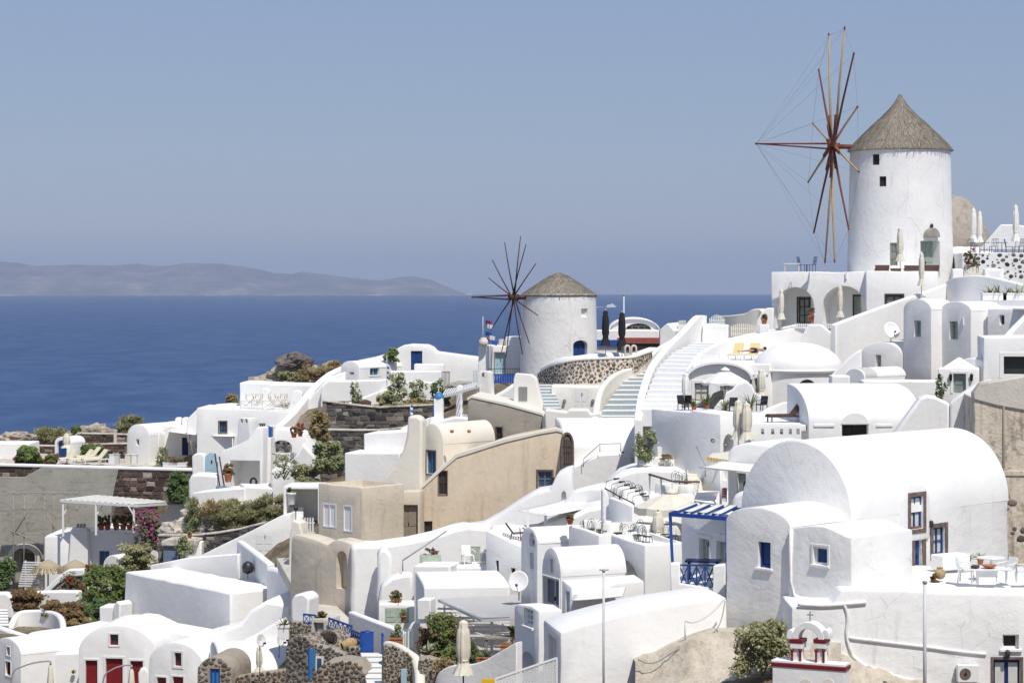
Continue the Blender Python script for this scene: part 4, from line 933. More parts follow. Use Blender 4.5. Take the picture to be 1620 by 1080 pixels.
fr = Fr(1330, 117.5, 6); t = thing('ramp_wall', 'white ramp wall rising to the right in front of the low dome', 'wall', fr.P(0, zof(640, 117))); block(t, fr, [(1268, 660), (1268, 642), (1292, 616), (1346, 562), (1363, 552), (1363, 660)], .6)
closed_umbrella('cream closed parasol before the round domed house', 1204, 584, 645, 118.5, r=.22)
# house with arched hood on the parasol terrace
fr = Fr(1130, 121.5, 4); t = thing('hooded_house', 'white house with wide arched hood and double window behind the open white parasol', 'house', fr.P(0, zof(648, 121)))
vault(t, fr, 1088, 1187, 600, 576, 665, 5, ops=[((1099, 1121, 606, 634), dict(frame='taupe', pane='curtain', bars=(1, 1), surround='white_paint', sw=.16)), ((1139, 1166, 606, 630), dict(frame='taupe', pane='curtain', bars=(1, 0), surround='white_paint', sw=.12))], lip=.14, lips=.3)
open_umbrella('open white parasol with brown pole on the terrace beside the domed house', 1147, 584, 604, 646, 117, 1.22)
closed_umbrella('white closed parasol beside the foot of the broad white staircase', 1085, 590, 648, 116.5, 'canvas_white', .2)
fr = Fr(1170, 115.3, 4); t = thing('wavy_wall', 'white stepped wavy parapet behind the agaves', 'wall', fr.P(0, zof(655, 115)))
pts = [(1128, 660), (1130, 645), (1140, 632), (1146, 633), (1148, 621), (1158, 616), (1166, 607), (1180, 603), (1190, 609), (1194, 620), (1204, 626), (1212, 640), (1212, 660)]; block(t, fr, pts, .35)
fr = Fr(1115, 117.5, 4); t = thing('grey_wavy_wall', 'shaded grey wavy wall below the arched hood window', 'wall', fr.P(0, zof(650, 117))); block(t, fr, [(1098, 662), (1100, 646), (1112, 632), (1124, 630), (1128, 622), (1145, 616), (1147, 662)], .3, mat='concrete')
# retaining wall of that terrace
fr = Fr(1139, 110, 60); t = thing('terrace_retaining_wall', 'tall shaded white retaining wall under the agave terrace', 'wall', fr.P(0, zof(750, 110)))
s0, z0 = fr.sz(1030, 646); zc = fr.sz(1139, 655)[1]
block(t, fr, [(1030, 800), (1139, 800), (1139, 655), (1095, 649), (1090, 652), (1030, 646)], Lto(fr, 0, 1207), ops=[], sops=[((1144, 1160, 686, 760), dict(kind='niche', arch=.45, rec=.8))], parapet=0)
for i, (px, py) in enumerate(((1128, 697), (1148, 703), (985, 717))):
 Yl = [110, 109.5, 127][i]; q = thing('wall_lamp', ['round dark wall lamp on the tall shaded retaining wall', 'round dark wall lamp beside the small arched niche', 'round dark wall lamp on the white stair wall below the handrail'][i], 'lamp', W(px, py, Yl), 'round wall lamps'); c = W(px, py, Yl - .12); MB().tube([c + V((0, .25, 0)), c], .1, 12).build('housing', 'metal_dark', q); MB().tube([c, c - V((0, .03, 0))], .075, 12).build('lens', 'metal_grey', q)
zf = zof(648, 117)
for i, (px, py, Y, sc_) in enumerate([(1118, 646, 114.5, .8), (1146, 653, 112.5, .75), (1187, 650, 111.5, 1.0), (1098, 648, 113.5, .5)]):
 potted('potted_agave', ['spiky yucca in a pot left of the white wavy parapet', 'spiky agave in front of the white wavy parapet', 'tall spiky agave in a terracotta pot right of the closed parasol pair', 'small spiky plant beside the dark chair near the staircase foot'][i], px, py, Y, .15, .2, sc_, sc_ * 1.2, ['leaf_green', 'agave', 'agave', 'leaf_green'][i], agave=True)
for i, (px, Y, rz) in enumerate([(1081, 113.8, 30), (1160, 112, 180), (1205, 113, -40), (1092, 114.2, 150)]):
 put('armc', armchair, ['dark armchair at the foot of the broad white staircase', 'dark armchair between the agaves on the terrace', 'dark armchair right of the tall agave before the domed house', 'dark armchair beside the small spiky plant near the staircase'][i], V((XofZ(px, Y), Y, zof(655, 110.5) + .02)), R(rz), .8)
# upper sun terrace with two loungers and a bather
t = thing('sun_terrace', 'white sun terrace with rounded parapet above the arched hood', 'terrace', W(1160, 575, 127)); zt = zof(571, 126.5)
flat(t, 'floor', [(1095, 576), (1215, 576), (1290, 560), (1290, 545), (1150, 552), (1105, 560)], zt, .6);
ribbon(t, 'parapet', [(1087, 592, 123), (1092, 578, 124), (1108, 558, 127), (1134, 543, 131), (1151, 536, 133), (1173, 531, 134), (1225, 524, 134.5), (1275, 516, 135)], 2.6, .3)
fr = Fr(1322, 132, 12); block(t, fr, [(1256, 560), (1322, 560), (1322, 532), (1299, 513), (1278, 513)], .5, name='end_wall')
for i, px in enumerate((1108, 1139, 1172)): MB().tube([W(px, 572, 126.4), W(px, 555, 126.4)], .03, 7).build('post', 'white_paint', t)
MB().tube([W(1108, 558, 126.4), W(1139, 560, 126.4), W(1205, 561, 126.4)], .02, 6).build('rail', 'white_paint', t); MB().tube([W(1108, 569, 126.4), W(1205, 570, 126.4)], .015, 6).build('rail', 'white_paint', t)
zl = zt
la = put('lounger_y', lambda: lounger('cushion_yellow', frame='white_paint', back=50), 'yellow-backed sun lounger, left of the pair on the sun terrace', V((XofZ(1165, 128.5), 128.5, zl)), R(-20))
put('lounger_y', None, 'yellow-backed sun lounger, right of the pair, with a bather on it', V((XofZ(1190, 128.5), 128.5, zl)), R(-20))
def bather():
 b0 = V((XofZ(1190, 128.5), 128.5, zl + .43)); th = thing('person', 'sunbather in dark swimwear lying face down on the right yellow lounger', 'person', b0)
 rz = Matrix.Rotation(R(-62), 3, 'Z')
 J = {'pel': (0, .1, .12), 'wai': (0, .3, .13), 'che': (0, .52, .15), 'nec': (0, .68, .17), 'hea': (0, .82, .16)}
 me = bpy.data.meshes.new('body'); names = ['pel', 'wai', 'che', 'nec', 'hea']; vs = [V(J[k]) for k in names]; rad = [.15, .13, .16, .055, .10]; es = [(0, 1), (1, 2), (2, 3), (3, 4)]
 def chain(start, pts, rs):
  p = start
  for q, r in zip(pts, rs): vs.append(V(q)); rad.append(r); es.append((p, len(vs) - 1)); p = len(vs) - 1
 for s in (-1, 1):
  chain(0, [(s * .10, -.02, .11), (s * .12, -.42, .08), (s * .13, -.82, .06), (s * .14, -.92, .07)], [.095, .062, .042, .035]); chain(2, [(s * .19, .58, .13), (s * .30, .72, .06), (s * .16, .90, .05), (s * .10, .96, .05)], [.06, .045, .034, .03])
 me.from_pydata([rz @ v for v in vs], es, []); o = bpy.data.objects.new('body', me); link(o, th); md = o.modifiers.new('skin', 'SKIN');
 for i, r in enumerate(rad): me.skin_vertices[0].data[i].radius = (r, r * .8)
 me.skin_vertices[0].data[0].use_root = True; o.modifiers.new('sub', 'SUBSURF').levels = 2; o.modifiers['sub'].render_levels = 2; me.materials.append(MATS['skin'])
 h = b0 + rz @ V((0, .86, .20)); MB().lathe(h, [(.02, -.10), (.09, -.05), (.11, .02), (.08, .08), (.01, .10)], 12, wob=.05).build('hair', 'hair', th)
 p0 = b0 + rz @ V((0, .12, .12)); m = MB(); N = 14; R3 = []
 for y, a, c_ in ((-.12, .17, .12), (.0, .175, .135), (.12, .165, .13), (.2, .15, .125)):
  R3 += [b0 + rz @ V((a * math.cos(2 * math.pi * k / N), y + .05, .12 + c_ * math.sin(2 * math.pi * k / N))) for k in range(N)]
 m.quads(R3, [(i * N + k, i * N + (k + 1) % N, (i + 1) * N + (k + 1) % N, (i + 1) * N + k) for i in range(3) for k in range(N)], True); m.build('swimwear', 'cloth_navy', th, recalc=False)
bather()
# gates and fence at the head of the stairs
fr = Fr(1152, 137.5, 8); t = thing('landing_wall', 'white box wall at the head of the broad white staircase', 'wall', fr.P(0, zof(545, 137))); block(t, fr, [(1110, 560), (1152, 560), (1152, 514), (1112, 512)], 1.5)
fr = Fr(1130, 141, 0); t = thing('picket_gate', 'round-topped white picket gate at the head of the broad staircase', 'gate', fr.P(0, zof(513, 141))); s0, z0 = fr.sz(1122, 514); s1, z1 = fr.sz(1147, 504); picket(t, fr, s0, s1, z0, z1, 'white_paint', .06, .04, .27)
fr = Fr(1180, 138, 0); t = thing('picket_fence', 'cream picket fence between the landing wall and the arches', 'fence', fr.P(0, zof(530, 138))); s0, z0 = fr.sz(1156, 532); s1, z1 = fr.sz(1198, 515); picket(t, fr, s0, s1, z0, z1, 'canvas', .07, .045, .15)
t = thing('cream_wall', 'rounded cream garden wall behind the picket fence', 'wall', W(1180, 520, 146)); ribbon(t, 'wall', [(1140, 500, 150), (1165, 498, 148), (1184, 495, 147), (1195, 489, 146.5), (1208, 489, 146), (1216, 500, 145)], 3, .6, 'cream')
fr = Fr(1215, 138.5, 10); t = thing('white_pier', 'white pier with curved shoulder left of the arches', 'wall', fr.P(0, zof(530, 138))); block(t, fr, [(1196, 560), (1224, 560), (1224, 487), (1212, 487), (1203, 497), (1197, 508)], .6)
fr = Fr(1215, 135.5, 0); block(t, fr, rect(1201, 1217, 513, 545), .6, name='pedestal')
potted('potted_shrub', 'brown shrub in a terracotta pot on the white pedestal left of the arches', 1209, 513, 135.9, .19, .32, .35, .45, 'leaf_brown')
t = thing('path_wall', 'long white parapet rising behind the sun terrace towards the arches', 'wall', W(1250, 530, 134)); ribbon(t, 'wall', [(1172, 530, 136.2), (1220, 521, 136.0), (1262, 512, 135.8)], 3.0, .3, smooth=False)
fr = Fr(1265, 134.6, 0); t = thing('picket_fence', 'short white picket fence at the foot of the arches', 'fence', fr.P(0, zof(522, 134.6))); s0, z0 = fr.sz(1258, 520); s1, z1 = fr.sz(1316, 511); picket(t, fr, s0, s1, z0, z1, 'white_paint', .06, .05)
# long white vaulted building
Yf = 104; t = thing('long_vault_house', 'long white vaulted building with a dark opening under a small arched dormer', 'house', W(1375, 690, Yf))
f = Fr(yaw=86, o=(XofZ(1279, Yf), Yf)); ze = zof(667, Yf); zr = zof(608, 108); X1 = XofZ(1462, Yf) - XofZ(1279, Yf)
prof = [(0, zof(720, Yf)), (0, ze)] + [(-4.6 + 4.6 * math.cos(R(a)), ze + (zr - ze) * math.sin(R(a))) for a in range(8, 91, 8)] + [(-5.2, zr), (-5.2, zof(720, Yf))]
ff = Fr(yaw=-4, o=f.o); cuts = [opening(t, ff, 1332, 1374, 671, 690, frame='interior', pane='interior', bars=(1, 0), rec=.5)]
solid(t, 'wall', 'white', f, prof, 0, X1, cuts, bev=.08)
s0, z0 = ff.sz(1331, 671); s1, _ = ff.sz(1375, 671); solid(t, 'dormer', 'white', ff, arch_prof(s0, s1, z0 - .02, z0 + .02, ff.sz(1353, 652)[1], 16), -.04, 2.2, bev=.04)
for a, b in ((1287, 1320), (1386, 1412)): MB().box(ff, ff.sz(a, 672)[0], ff.sz(b, 672)[0], ff.sz(a, 675)[1], ff.sz(a, 671)[1], -.05, .03).build('moulding', 'white', t, bevel=.015)
fr = Fr(1460, 101.5, 4); t = thing('humped_wall', 'rounded white wall rising in two humps before the old beige building', 'wall', fr.P(0, zof(700, 101))); block(t, fr, [(1410, 730), (1414, 686), (1430, 664), (1455, 630), (1466, 625), (1480, 627), (1503, 638), (1503, 730)], 1.0, bev=.12)
fr = Fr(1503, 101.3, 10); block(t, fr, [(1503, 730), (1503, 637), (1522, 622), (1548, 606), (1570, 600), (1570, 730)], 1.0, bev=.1, name='upper_hump')
# sunken terrace left of it
t = thing('sun_terrace', 'white walled terrace with a brown lounger left of the long vaulted building', 'terrace', W(1240, 690, 107)); zt = zof(668, 106)
flat(t, 'floor', [(1180, 672), (1275, 672), (1282, 650), (1200, 655)], zt, .3)
fr = Fr(1262, 104, 3); block(t, fr, rect(1187, 1268, 669, 720), .3, name='perforated_parapet', ops=[((a, a + 5, 678, 687), dict(kind='hole', rec=.5)) for a in (1204, 1220, 1234, 1248, 1260)], pt=.1)
ribbon(t, 'back_wall', [(1180, 672, 109), (1215, 645, 110), (1238, 636, 110.5), (1285, 634, 110.5)], 2, .3, smooth=False)
put('lounger_b', lambda: lounger('wicker', frame='wicker', back=50), 'brown sun lounger beside the long white vaulted building', V((XofZ(1244, 106.3), 106.3, zt)), R(-75))
potted('flower_trough', 'pink and red flowers in a trough below the fan window', 1268, 634, 110.4, .16, .2, .35, .5, 'leaf_dark', 'terracotta', flowers=('petal_pink', 40, .05), square=True, wbox=.75)
potted('potted_shrub', 'small green potted plant against the long vaulted building', 1273, 659, 106.5, .12, .16, .25, .3, 'leaf_green')
closed_umbrella('cream closed parasol, left of the pair under the agave terrace', 1168, 632, 716, 104.5, r=.24); closed_umbrella('cream closed parasol, right of the pair under the agave terrace', 1181, 636, 716, 104, r=.24)
# old beige building at the right edge
fr = Fr(1541, 96.5, 6); t = thing('old_house', 'weathered beige house with flaking plaster and pale parapet at the right edge', 'house', fr.P(0, zof(900, 96)))
block(t, fr, [(1541, 930), (1700, 930), (1700, 652), (1620, 648), (1575, 640), (1541, 630)], 6, mat='old_plaster', bev=.05)
block(t, fr, [(1540, 632), (1577, 642), (1622, 650), (1702, 654), (1702, 600), (1640, 590), (1600, 598), (1552, 606), (1540, 622)], 1.2, mat='pale_stone', d0=-.08, name='parapet', bev=.06)
s0, z0 = fr.sz(1588, 760); MB().tube([fr.P(s0, fr.sz(1588, 640)[1], -.05), fr.P(s0, fr.sz(1588, 740)[1], -.05), fr.P(s0 - .3, fr.sz(1588, 755)[1], -.05), fr.P(s0 - .3, fr.sz(1588, 800)[1], -.05)], .035, 7).build('crack_pipe', 'concrete_warm', t)
MB().box(fr, fr.sz(1556, 760)[0], fr.sz(1700, 740)[0], fr.sz(1560, 752)[1], fr.sz(1560, 744)[1], -.05, .04).build('ledge', 'old_plaster', t, bevel=.015)
stones(t, face_fn(fr, fr.sz(1556, 890)[0], fr.sz(1556, 890)[1]), 2.6, 3.2, .26, 'rubble_grey', 1.4, .3, .03, mask=lambda u, v: mnoise.noise(V((u * .9, v * .9, 5))) > .08, seed=77)
# ------------------------------------------------------------------ big barrel vault and the houses before it
fr = Fr(1347, 82, 45); t = thing('barrel_vault_house', 'large white barrel-vaulted house with brown stone window frames at lower right', 'house', fr.P(0, zof(940, 82)))
s0 = fr.sz(1172, 815)[0]; sf = fr.side(0)
zs = zof(822, 82); za = fr.sz(1258, 697)[1]; zb = -13.5; Lv = 10.2
dc = opening(t, sf, 1437, 1457, 785, 836, frame='blue', pane='curtain', surround='stone_brown', sw=.17, bars=(1, 1), rec=.2, d=-.10)
cuts = [opening(t, sf, 1476, 1495, 834, 877, frame='blue', pane='curtain', surround='stone_brown', sw=.17, bars=(1, 1), rec=.2), opening(t, sf, 1447, 1459, 841, 922, kind='door', frame='blue', surround='stone_brown', sw=.22, rec=.2)]
solid(t, 'wall', 'white_worn', fr, arch_prof(s0, 0, zb, zs, za, 30), 0, Lv, cuts + [dc], bev=.06)
c = s0 / 2; r = -s0 / 2; ring = [[(c + (r + e) * math.cos(math.pi * k / 40), zs + (za - zs + e) * math.sin(math.pi * k / 40)) for k in range(41)] for e in (.003, .012)]
solid(t, 'roof', 'white', fr, ring[1] + ring[0][::-1], .07, Lv + .03, (), bev=0, wob=0)
# curved dormer over the upper window
q0 = sf.sz(1424, 800)[0]; q1 = sf.sz(1469, 800)[0]; zq = sf.sz(1447, 800)[1]
solid(t, 'dormer', 'white', sf, arch_prof(q0, q1, zq - 1.3, zq + .1, sf.sz(1447, 762)[1], 18), -.10, 2.2, [dc], bev=.12)
for px, py in ((1370, 749), (1455, 748)):
 pr = W(px, py, 84.2 if px < 1400 else 87.2); MB().bar(pr + V((-.25, .25, 0)), pr + V((.12, -.12, -.02)), .12, .06).build('rain_spout', 'white_paint', t)
lp = sf.P(sf.sz(1469, 828)[0], sf.sz(1469, 828)[1], -.12); MB().lathe(lp, [(.02, -.16), (.08, -.1), (.09, .08), (.03, .14)], 8).build('wall_lamp', 'metal_dark', t)
fr = Fr(1347, 78, 45); t = thing('twin_vault_house', 'shaded white house with two small rounded gables and blue shutters below the big vault', 'house', fr.P(0, zof(1000, 78)))
s0 = fr.sz(1247, 838)[0]; top = [(0, fr.sz(1347, 850)[1])] + [fr.sz(*p) for p in ((1338, 848), (1328, 843), (1316, 837), (1304, 833), (1290, 831.5), (1275, 832), (1260, 834), (1247, 836))]
solid(t, 'wall', 'white_worn', fr, [(s0, -15), (0, -15)] + top, 0, Lto(fr, 0, 1444), [opening(t, fr, 1287, 1309, 865, 893, frame='white_paint', pane='blue', bars=(0, 0), surround='white_paint', sw=.1, sill='white_paint')], bev=.06)
f1 = Fr(yaw=45, o=fr.P(s0, 0, .12)); L1 = 4.2
vault(t, f1, 1148, 1250, 834, 803, 1060, L1, mat='white_worn', roof='white', ops=[((1199, 1219, 857, 898), dict(frame='blue', pane='blue', bars=(0, 0), rec=.25, sill='white_worn'))], name='side_wing')
mb = MB(); mb.tube([fr.P(s0 + .15, zof(845, 78), -.04), fr.P(s0 + .12, zof(930, 78), -.05), fr.P(s0 + .35, zof(952, 78), -.06), fr.P(s0 + .9, zof(957, 78), -.06), fr.P(s0 + 2.0, zof(955, 78), -.05)], .06, 8); mb.build('plastered_pipe', 'white_worn', t)
# terrace house at the bottom right
fr = Fr(1347, 77.2, 1); t = thing('terrace_house', 'long low white house with blue door and air conditioner under a walled terrace', 'house', fr.P(0, zof(1080, 77)))
block(t, fr, [(1250, 1200), (1700, 1200), (1700, 942), (1347, 932), (1330, 934), (1318, 955), (1252, 960)], 7.8, mat='white_worn', parapet=0, bev=.09,
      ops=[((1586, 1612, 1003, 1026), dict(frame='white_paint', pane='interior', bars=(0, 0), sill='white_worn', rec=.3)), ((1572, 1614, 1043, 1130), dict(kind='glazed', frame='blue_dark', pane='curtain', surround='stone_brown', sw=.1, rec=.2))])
Zt = zof(934, 77.2)
def pipe(name, pts, r=.06): MB().tube(catmull([fr.P(*fr.sz(x, y), -.03) for x, y in pts], 4), r, 9).build(name, 'white_worn', t)
pipe('plastered_pipe', [(1262, 955), (1300, 957), (1335, 955), (1370, 952)]); pipe('plastered_pipe', [(1336, 956), (1341, 975), (1339, 1000), (1342, 1018), (1352, 1040), (1378, 1056), (1415, 1068), (1460, 1080)], .055); pipe('plastered_pipe', [(1342, 1008), (1400, 1015), (1460, 1022), (1520, 1030), (1560, 1034)], .05)
MB().lathe(fr.P(*fr.sz(1593, 1040), -.12), [(.02, -.02), (.08, .05), (.09, .24), (.02, .3)], 8).build('wall_lamp', 'metal_dark', t)
f_ = fr; q = thing('air_conditioner', 'white air conditioner unit with round brown grille beside the blue door', 'air conditioner', f_.P(*f_.sz(1530, 1077))); a, zz1 = f_.sz(1512, 1049); b, zz0 = f_.sz(1546, 1076)
MB().box(f_, a, b, zz0, zz1, -.36, -.06).build('casing', 'plastic_white', q, bevel=.02); cc = f_.P(a + (b - a) * .36, (zz0 + zz1) / 2, -.365); MB().tube([cc + V((0, .02, 0)), cc - V((0, .012, 0))], .19, 24).build('fan_grille', 'stone_brown', q); MB().tube([cc - V((0, .012, 0)), cc - V((0, .03, 0))], .05, 12).build('fan_hub', 'metal_dark', q)
for x in (a + .1, b - .1): MB().box(f_, x - .02, x + .02, zz0 - .12, zz0, -.34, -.02).build('bracket', 'metal_grey', q)
# terrace furniture
zt = Zt + .005
q = thing('stone_bench', 'white built-in bench block with plants on the terrace before the big vault', 'bench', V((XofZ(1515, 82), 82, zt))); f = Fr(yaw=-30, o=(XofZ(1492, 82.4), 82.4)); MB().box(f, 0, 1.3, zt, zt + .55, 0, .7).build('wall', 'white', q, bevel=.05)
q = thing('clay_jar', 'round ochre clay jar on the terrace floor beside the bench', 'jar', V((XofZ(1487, 80.2), 80.2, zt))); MB().lathe(BASE[q.name], [(.08, 0), (.16, .06), (.2, .18), (.18, .3), (.1, .36), (.11, .4), (.08, .4), (.07, .35)], 20).build('body', 'pot_ochre', q); MB().lathe(BASE[q.name], [(.115, .39), (.12, .42), (.08, .42)], 20).build('rim', 'pot_ochre', q)
potted('potted_shrub', 'small red-leaved plant in a terracotta pot left of the clay jar', 1479, 931, 80, .12, .2, .35, .35, 'leaf_brown'); potted('potted_cactus', 'spiky aloe in a terracotta pot on the terrace bench', 1551, 893, 83.5, .13, .24, .35, .45, 'agave', agave=True); potted('potted_aloe', 'low yellow-green succulents on the white terrace bench', 1532, 889, 83.8, .1, .1, .3, .6, 'agave', agave=True); potted('potted_aloe', 'green succulent on the left end of the terrace bench', 1523, 890, 83.5, .1, .12, .3, .3, 'leaf_green', agave=True)
def plastic_chair():
 th = thing('plastic_chair', 'x', 'chair', (0, 0, 0), 'white plastic terrace chairs'); f = Fr(yaw=0, o=(0, 0)); m = 'plastic_white'
 MB().box(f, -.25, .25, .40, .44, -.24, .24).build('seat', m, th, bevel=.015); MB().bar((0, .23, .44), (0, .34, .86), .46, .03, up=V((0, 1, 0))).build('backrest', m, th, bevel=.015)
 for x in (-1, 1):
  for y in (-.22, .22): MB().bar((x * .26, y * 1.1, 0), (x * .22, y, .41), .045).build('leg', m, th)
  MB().tube([(x * .26, -.24, .40), (x * .28, -.26, .62), (x * .28, .1, .66), (x * .25, .3, .68)], .022, 6).build('armrest', m, th)
 return th
put('plc', plastic_chair, 'white plastic armchair left of the terrace table', V((XofZ(1528, 79.3), 79.3, zt)), R(70)); put('plc', None, 'white plastic armchair right of the terrace table', V((XofZ(1592, 79.4), 79.4, zt)), R(-60)); put('plc', None, 'white plastic armchair at the right edge of the terrace', V((XofZ(1620, 79.0), 79, zt)), R(-100))
q = thing('terrace_table', 'white rectangular terrace table with a clay bowl on it', 'table', V((XofZ(1560, 78.9), 78.9, zt))); f = Fr(yaw=-2, o=BASE[q.name]); MB().box(f, -.85, .85, zt + .50, zt + .55, -.35, .35).build('tabletop', 'white_paint', q, bevel=.01); MB().box(f, -.3, .3, zt, zt + .5, -.2, .2).build('pedestal', 'white', q)
q = thing('round_table', 'white round garden table behind the rectangular terrace table', 'table', V((XofZ(1568, 80.6), 80.6, zt))); MB().lathe(BASE[q.name], [(.5, .68), (.5, .72)], 24).build('tabletop', 'plastic_white', q); MB().lathe(BASE[q.name], [(.22, 0), (.05, .06), (.04, .68)], 12).build('pedestal', 'plastic_white', q)
bowl = [(.06, 0), (.2, .06), (.26, .12), (.24, .12), (.18, .07), (.02, .03)]
o = MB().lathe(V((XofZ(1565, 78.8), 78.8, zt + .55)), bowl, 20).build('clay_bowl', 'terracotta', None, loc=(XofZ(1565, 78.8), 78.8, zt + .55)); tag(o, 'shallow terracotta bowl on the rectangular terrace table', 'bowl')
o = MB().lathe(V((XofZ(1543, 78.8), 78.8, zt + .55)), [(.03, 0), (.14, .03), (.16, .08), (.1, .12), (.02, .12)], 16, wob=.12).build('dark_stone', 'rock_brown', None, loc=(XofZ(1543, 78.8), 78.8, zt + .55)); tag(o, 'dark red lump of stone at the left of the terrace table', 'stone')
def pole(label, px, y0, y1, Y, r=.05):
 q = thing('pole', label, 'pole', W(px, y1, Y), 'tall white poles'); MB().tube([W(px, y1, Y), W(px, y0, Y)], r, 10).build('shaft', 'pole_white', q); MB().lathe(W(px, y0, Y), [(r * 1.4, -.04), (r * 1.4, .02), (.01, .05)], 10).build('cap', 'metal_grey', q); return q
pole('tall white pole rising before the terrace house', 1463, 920, 1140, 74.5, .06); q = pole('tall thin white pole with small crossbar in front of the low white roof', 955, 902, 1140, 74.5, .04); MB().tube([W(948, 901, 74.5), W(963, 901, 74.5)], .02, 7).build('crossbar', 'metal_grey', q)
# bell gable
fr = Fr(1330, 69.5, 24); t = thing('belfry', 'white bell gable with dark red colonnettes and a cross at the bottom edge', 'belfry', fr.P(0, zof(1090, 69.5)))
def bx(name, x0, x1, y0, y1, d0, d1, mat='white', bev=.015): s0, za_ = fr.sz(x0, y0); s1, _ = fr.sz(x1, y0); zb_ = fr.sz((x0 + x1) / 2, y1)[1]; za_ = fr.sz((x0 + x1) / 2, y0)[1]; return MB().box(fr, s0, s1, zb_, za_, d0, d1).build(name, mat, t, bevel=bev)
bx('base', 1222, 1336, 1057, 1200, 0, .55); bx('cornice', 1220, 1338, 1051, 1057, -.03, .58, 'red'); bx('base_cap', 1221, 1337, 1047, 1051, -.01, .56)
for a, b in ((1249, 1268), (1287, 1305)):
 bx('pier', a + 3, b - 3, 1026, 1052, .10, .48); bx('capital', a, b, 1017, 1026, .04, .52, 'white'); bx('band', a - 1, b + 1, 1011, 1017, .02, .54, 'red')
 for x in (a + 3, b - 3):
  s, _ = fr.sz(x, 1040); zb_ = fr.sz(x, 1051)[1]; zt_ = fr.sz(x, 1027)[1]; h = zt_ - zb_; MB().lathe(fr.P(s, zb_, .07), [(.055, 0), (.05, .03), (.034, .06), (.034, h - .1), (.06, h - .04), (.06, h)], 10).build('colonnette', 'red', t)
s0 = fr.sz(1252, 1010)[0]; s1 = fr.sz(1303, 1010)[0]; z0 = fr.sz(1278, 1012)[1]; z1 = fr.sz(1278, 984)[1]; r = (s1 - s0) / 2; c = (s0 + s1) / 2
out = [(c + r * math.cos(R(a)), z0 + (z1 - z0) * math.sin(R(a))) for a in range(0, 181, 10)]; inn = [(c + r * .62 * math.cos(R(a)), z0 + (z1 - z0) * .62 * math.sin(R(a))) for a in range(180, -1, -10)]
solid(t, 'arch', 'white', fr, out + inn, .04, .52, bev=.015, wob=0)
for x in (1249, 1305): s, z = fr.sz(x, 1011); solid(t, 'acroterion', 'white', fr, arch_prof(s - .12, s + .12, z, z + .12, z + .3, 8), .05, .5, bev=.02, wob=0)
zc = fr.sz(1283, 984)[1]; MB().box(fr, c - .02, c + .02, zc, zc + .3, .26, .30).box(fr, c - .10, c + .10, zc + .17, zc + .21, .262, .298).build('cross', 'metal_grey', t)
ff = fr.side(fr.sz(1336, 1060)[0]);
for x in (1275, 1310): s, z = fr.sz(x, 1085); solid(t, 'blind_arch', 'cream', fr, arch_prof(s - .2, s + .2, z - .5, z, z + .25, 10), -.012, .02, bev=0, wob=0)
shrub('dry_shrub', 'large olive-green shrub left of the bell gable', 1206, 1062, 75.5, 104, 86, 'leaf_olive', 7500, .062, depth=.8, aspect=.28, clumps=30, flowers=('leaf_olive', 2500, .045))
# ------------------------------------------------------------------ the broad white staircase and its neighbours
t = thing('staircase', 'broad curving white staircase climbing past the arched hood', 'staircase', W(1045, 655, 119))
stairs(t, [(1014, 655, 118.5), (1024, 622, 121), (1040, 582, 125.5), (1066, 556, 130), (1104, 541, 135)], [(1078, 650, 118.5), (1080, 620, 120.5), (1089, 585, 124.5), (1112, 559, 129), (1142, 541, 133.5)], 17, drop=.9)
ribbon(t, 'parapet', [(1010, 664, 118), (1011, 650, 118.6), (1017, 617, 121.3), (1032, 577, 125.6), (1058, 545, 130.5), (1080, 524, 134), (1096, 506, 137), (1104, 499, 138), (1114, 499, 138.6)], 2.6, .42, bev=.14)
t = thing('staircase', 'staircase of pale treads and blue-grey risers beside the pebbled wall', 'staircase', W(975, 665, 138))
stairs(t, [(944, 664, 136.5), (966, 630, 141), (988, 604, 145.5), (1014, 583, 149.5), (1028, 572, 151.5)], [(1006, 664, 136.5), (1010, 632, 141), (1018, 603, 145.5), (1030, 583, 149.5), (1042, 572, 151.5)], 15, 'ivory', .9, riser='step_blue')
ribbon(t, 'parapet', [(940, 668, 136), (943, 648, 137), (950, 615, 139.5), (968, 594, 143), (988, 584, 146), (1011, 578, 148), (1030, 560, 151.5), (1044, 548, 154), (1070, 533, 157)], 2.2, .4, 'ivory', bev=.12)
t = thing('staircase', 'short flight of blue-grey risers below the small windmill', 'staircase', W(868, 650, 141))
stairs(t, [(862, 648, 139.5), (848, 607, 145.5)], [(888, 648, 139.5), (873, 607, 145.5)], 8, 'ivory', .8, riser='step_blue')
fr = Fr(853, 140.5, 14); t = thing('cream_parapet', 'cream stair parapet with a square vent grille below the small windmill', 'wall', fr.P(0, zof(650, 140))); block(t, fr, [(812, 670), (862, 672), (860, 648), (848, 598), (840, 592), (815, 590), (812, 600)], .5, mat='ivory')
a, z1 = fr.sz(821, 612); b, z0 = fr.sz(834, 634); q = MB();
for k in range(7): q.box(fr, a, b, z0 + (z1 - z0) * k / 6 - .012, z0 + (z1 - z0) * k / 6 + .012, -.03, -.002); q.box(fr, a + (b - a) * k / 6 - .012, a + (b - a) * k / 6 + .012, z0, z1, -.045, -.031)
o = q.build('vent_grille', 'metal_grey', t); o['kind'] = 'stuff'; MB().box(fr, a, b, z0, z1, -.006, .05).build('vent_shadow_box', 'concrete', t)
fr = Fr(915, 143, 2); t = thing('terrace_wall', 'pale ivory wall with a blind door between the two small staircases', 'wall', fr.P(0, zof(655, 143))); block(t, fr, [(872, 690), (965, 690), (965, 612), (872, 611)], 3.5, mat='ivory', ops=[((909, 929, 617, 648), dict(kind='door', frame='white_paint', pane='white_paint', rec=.06))])
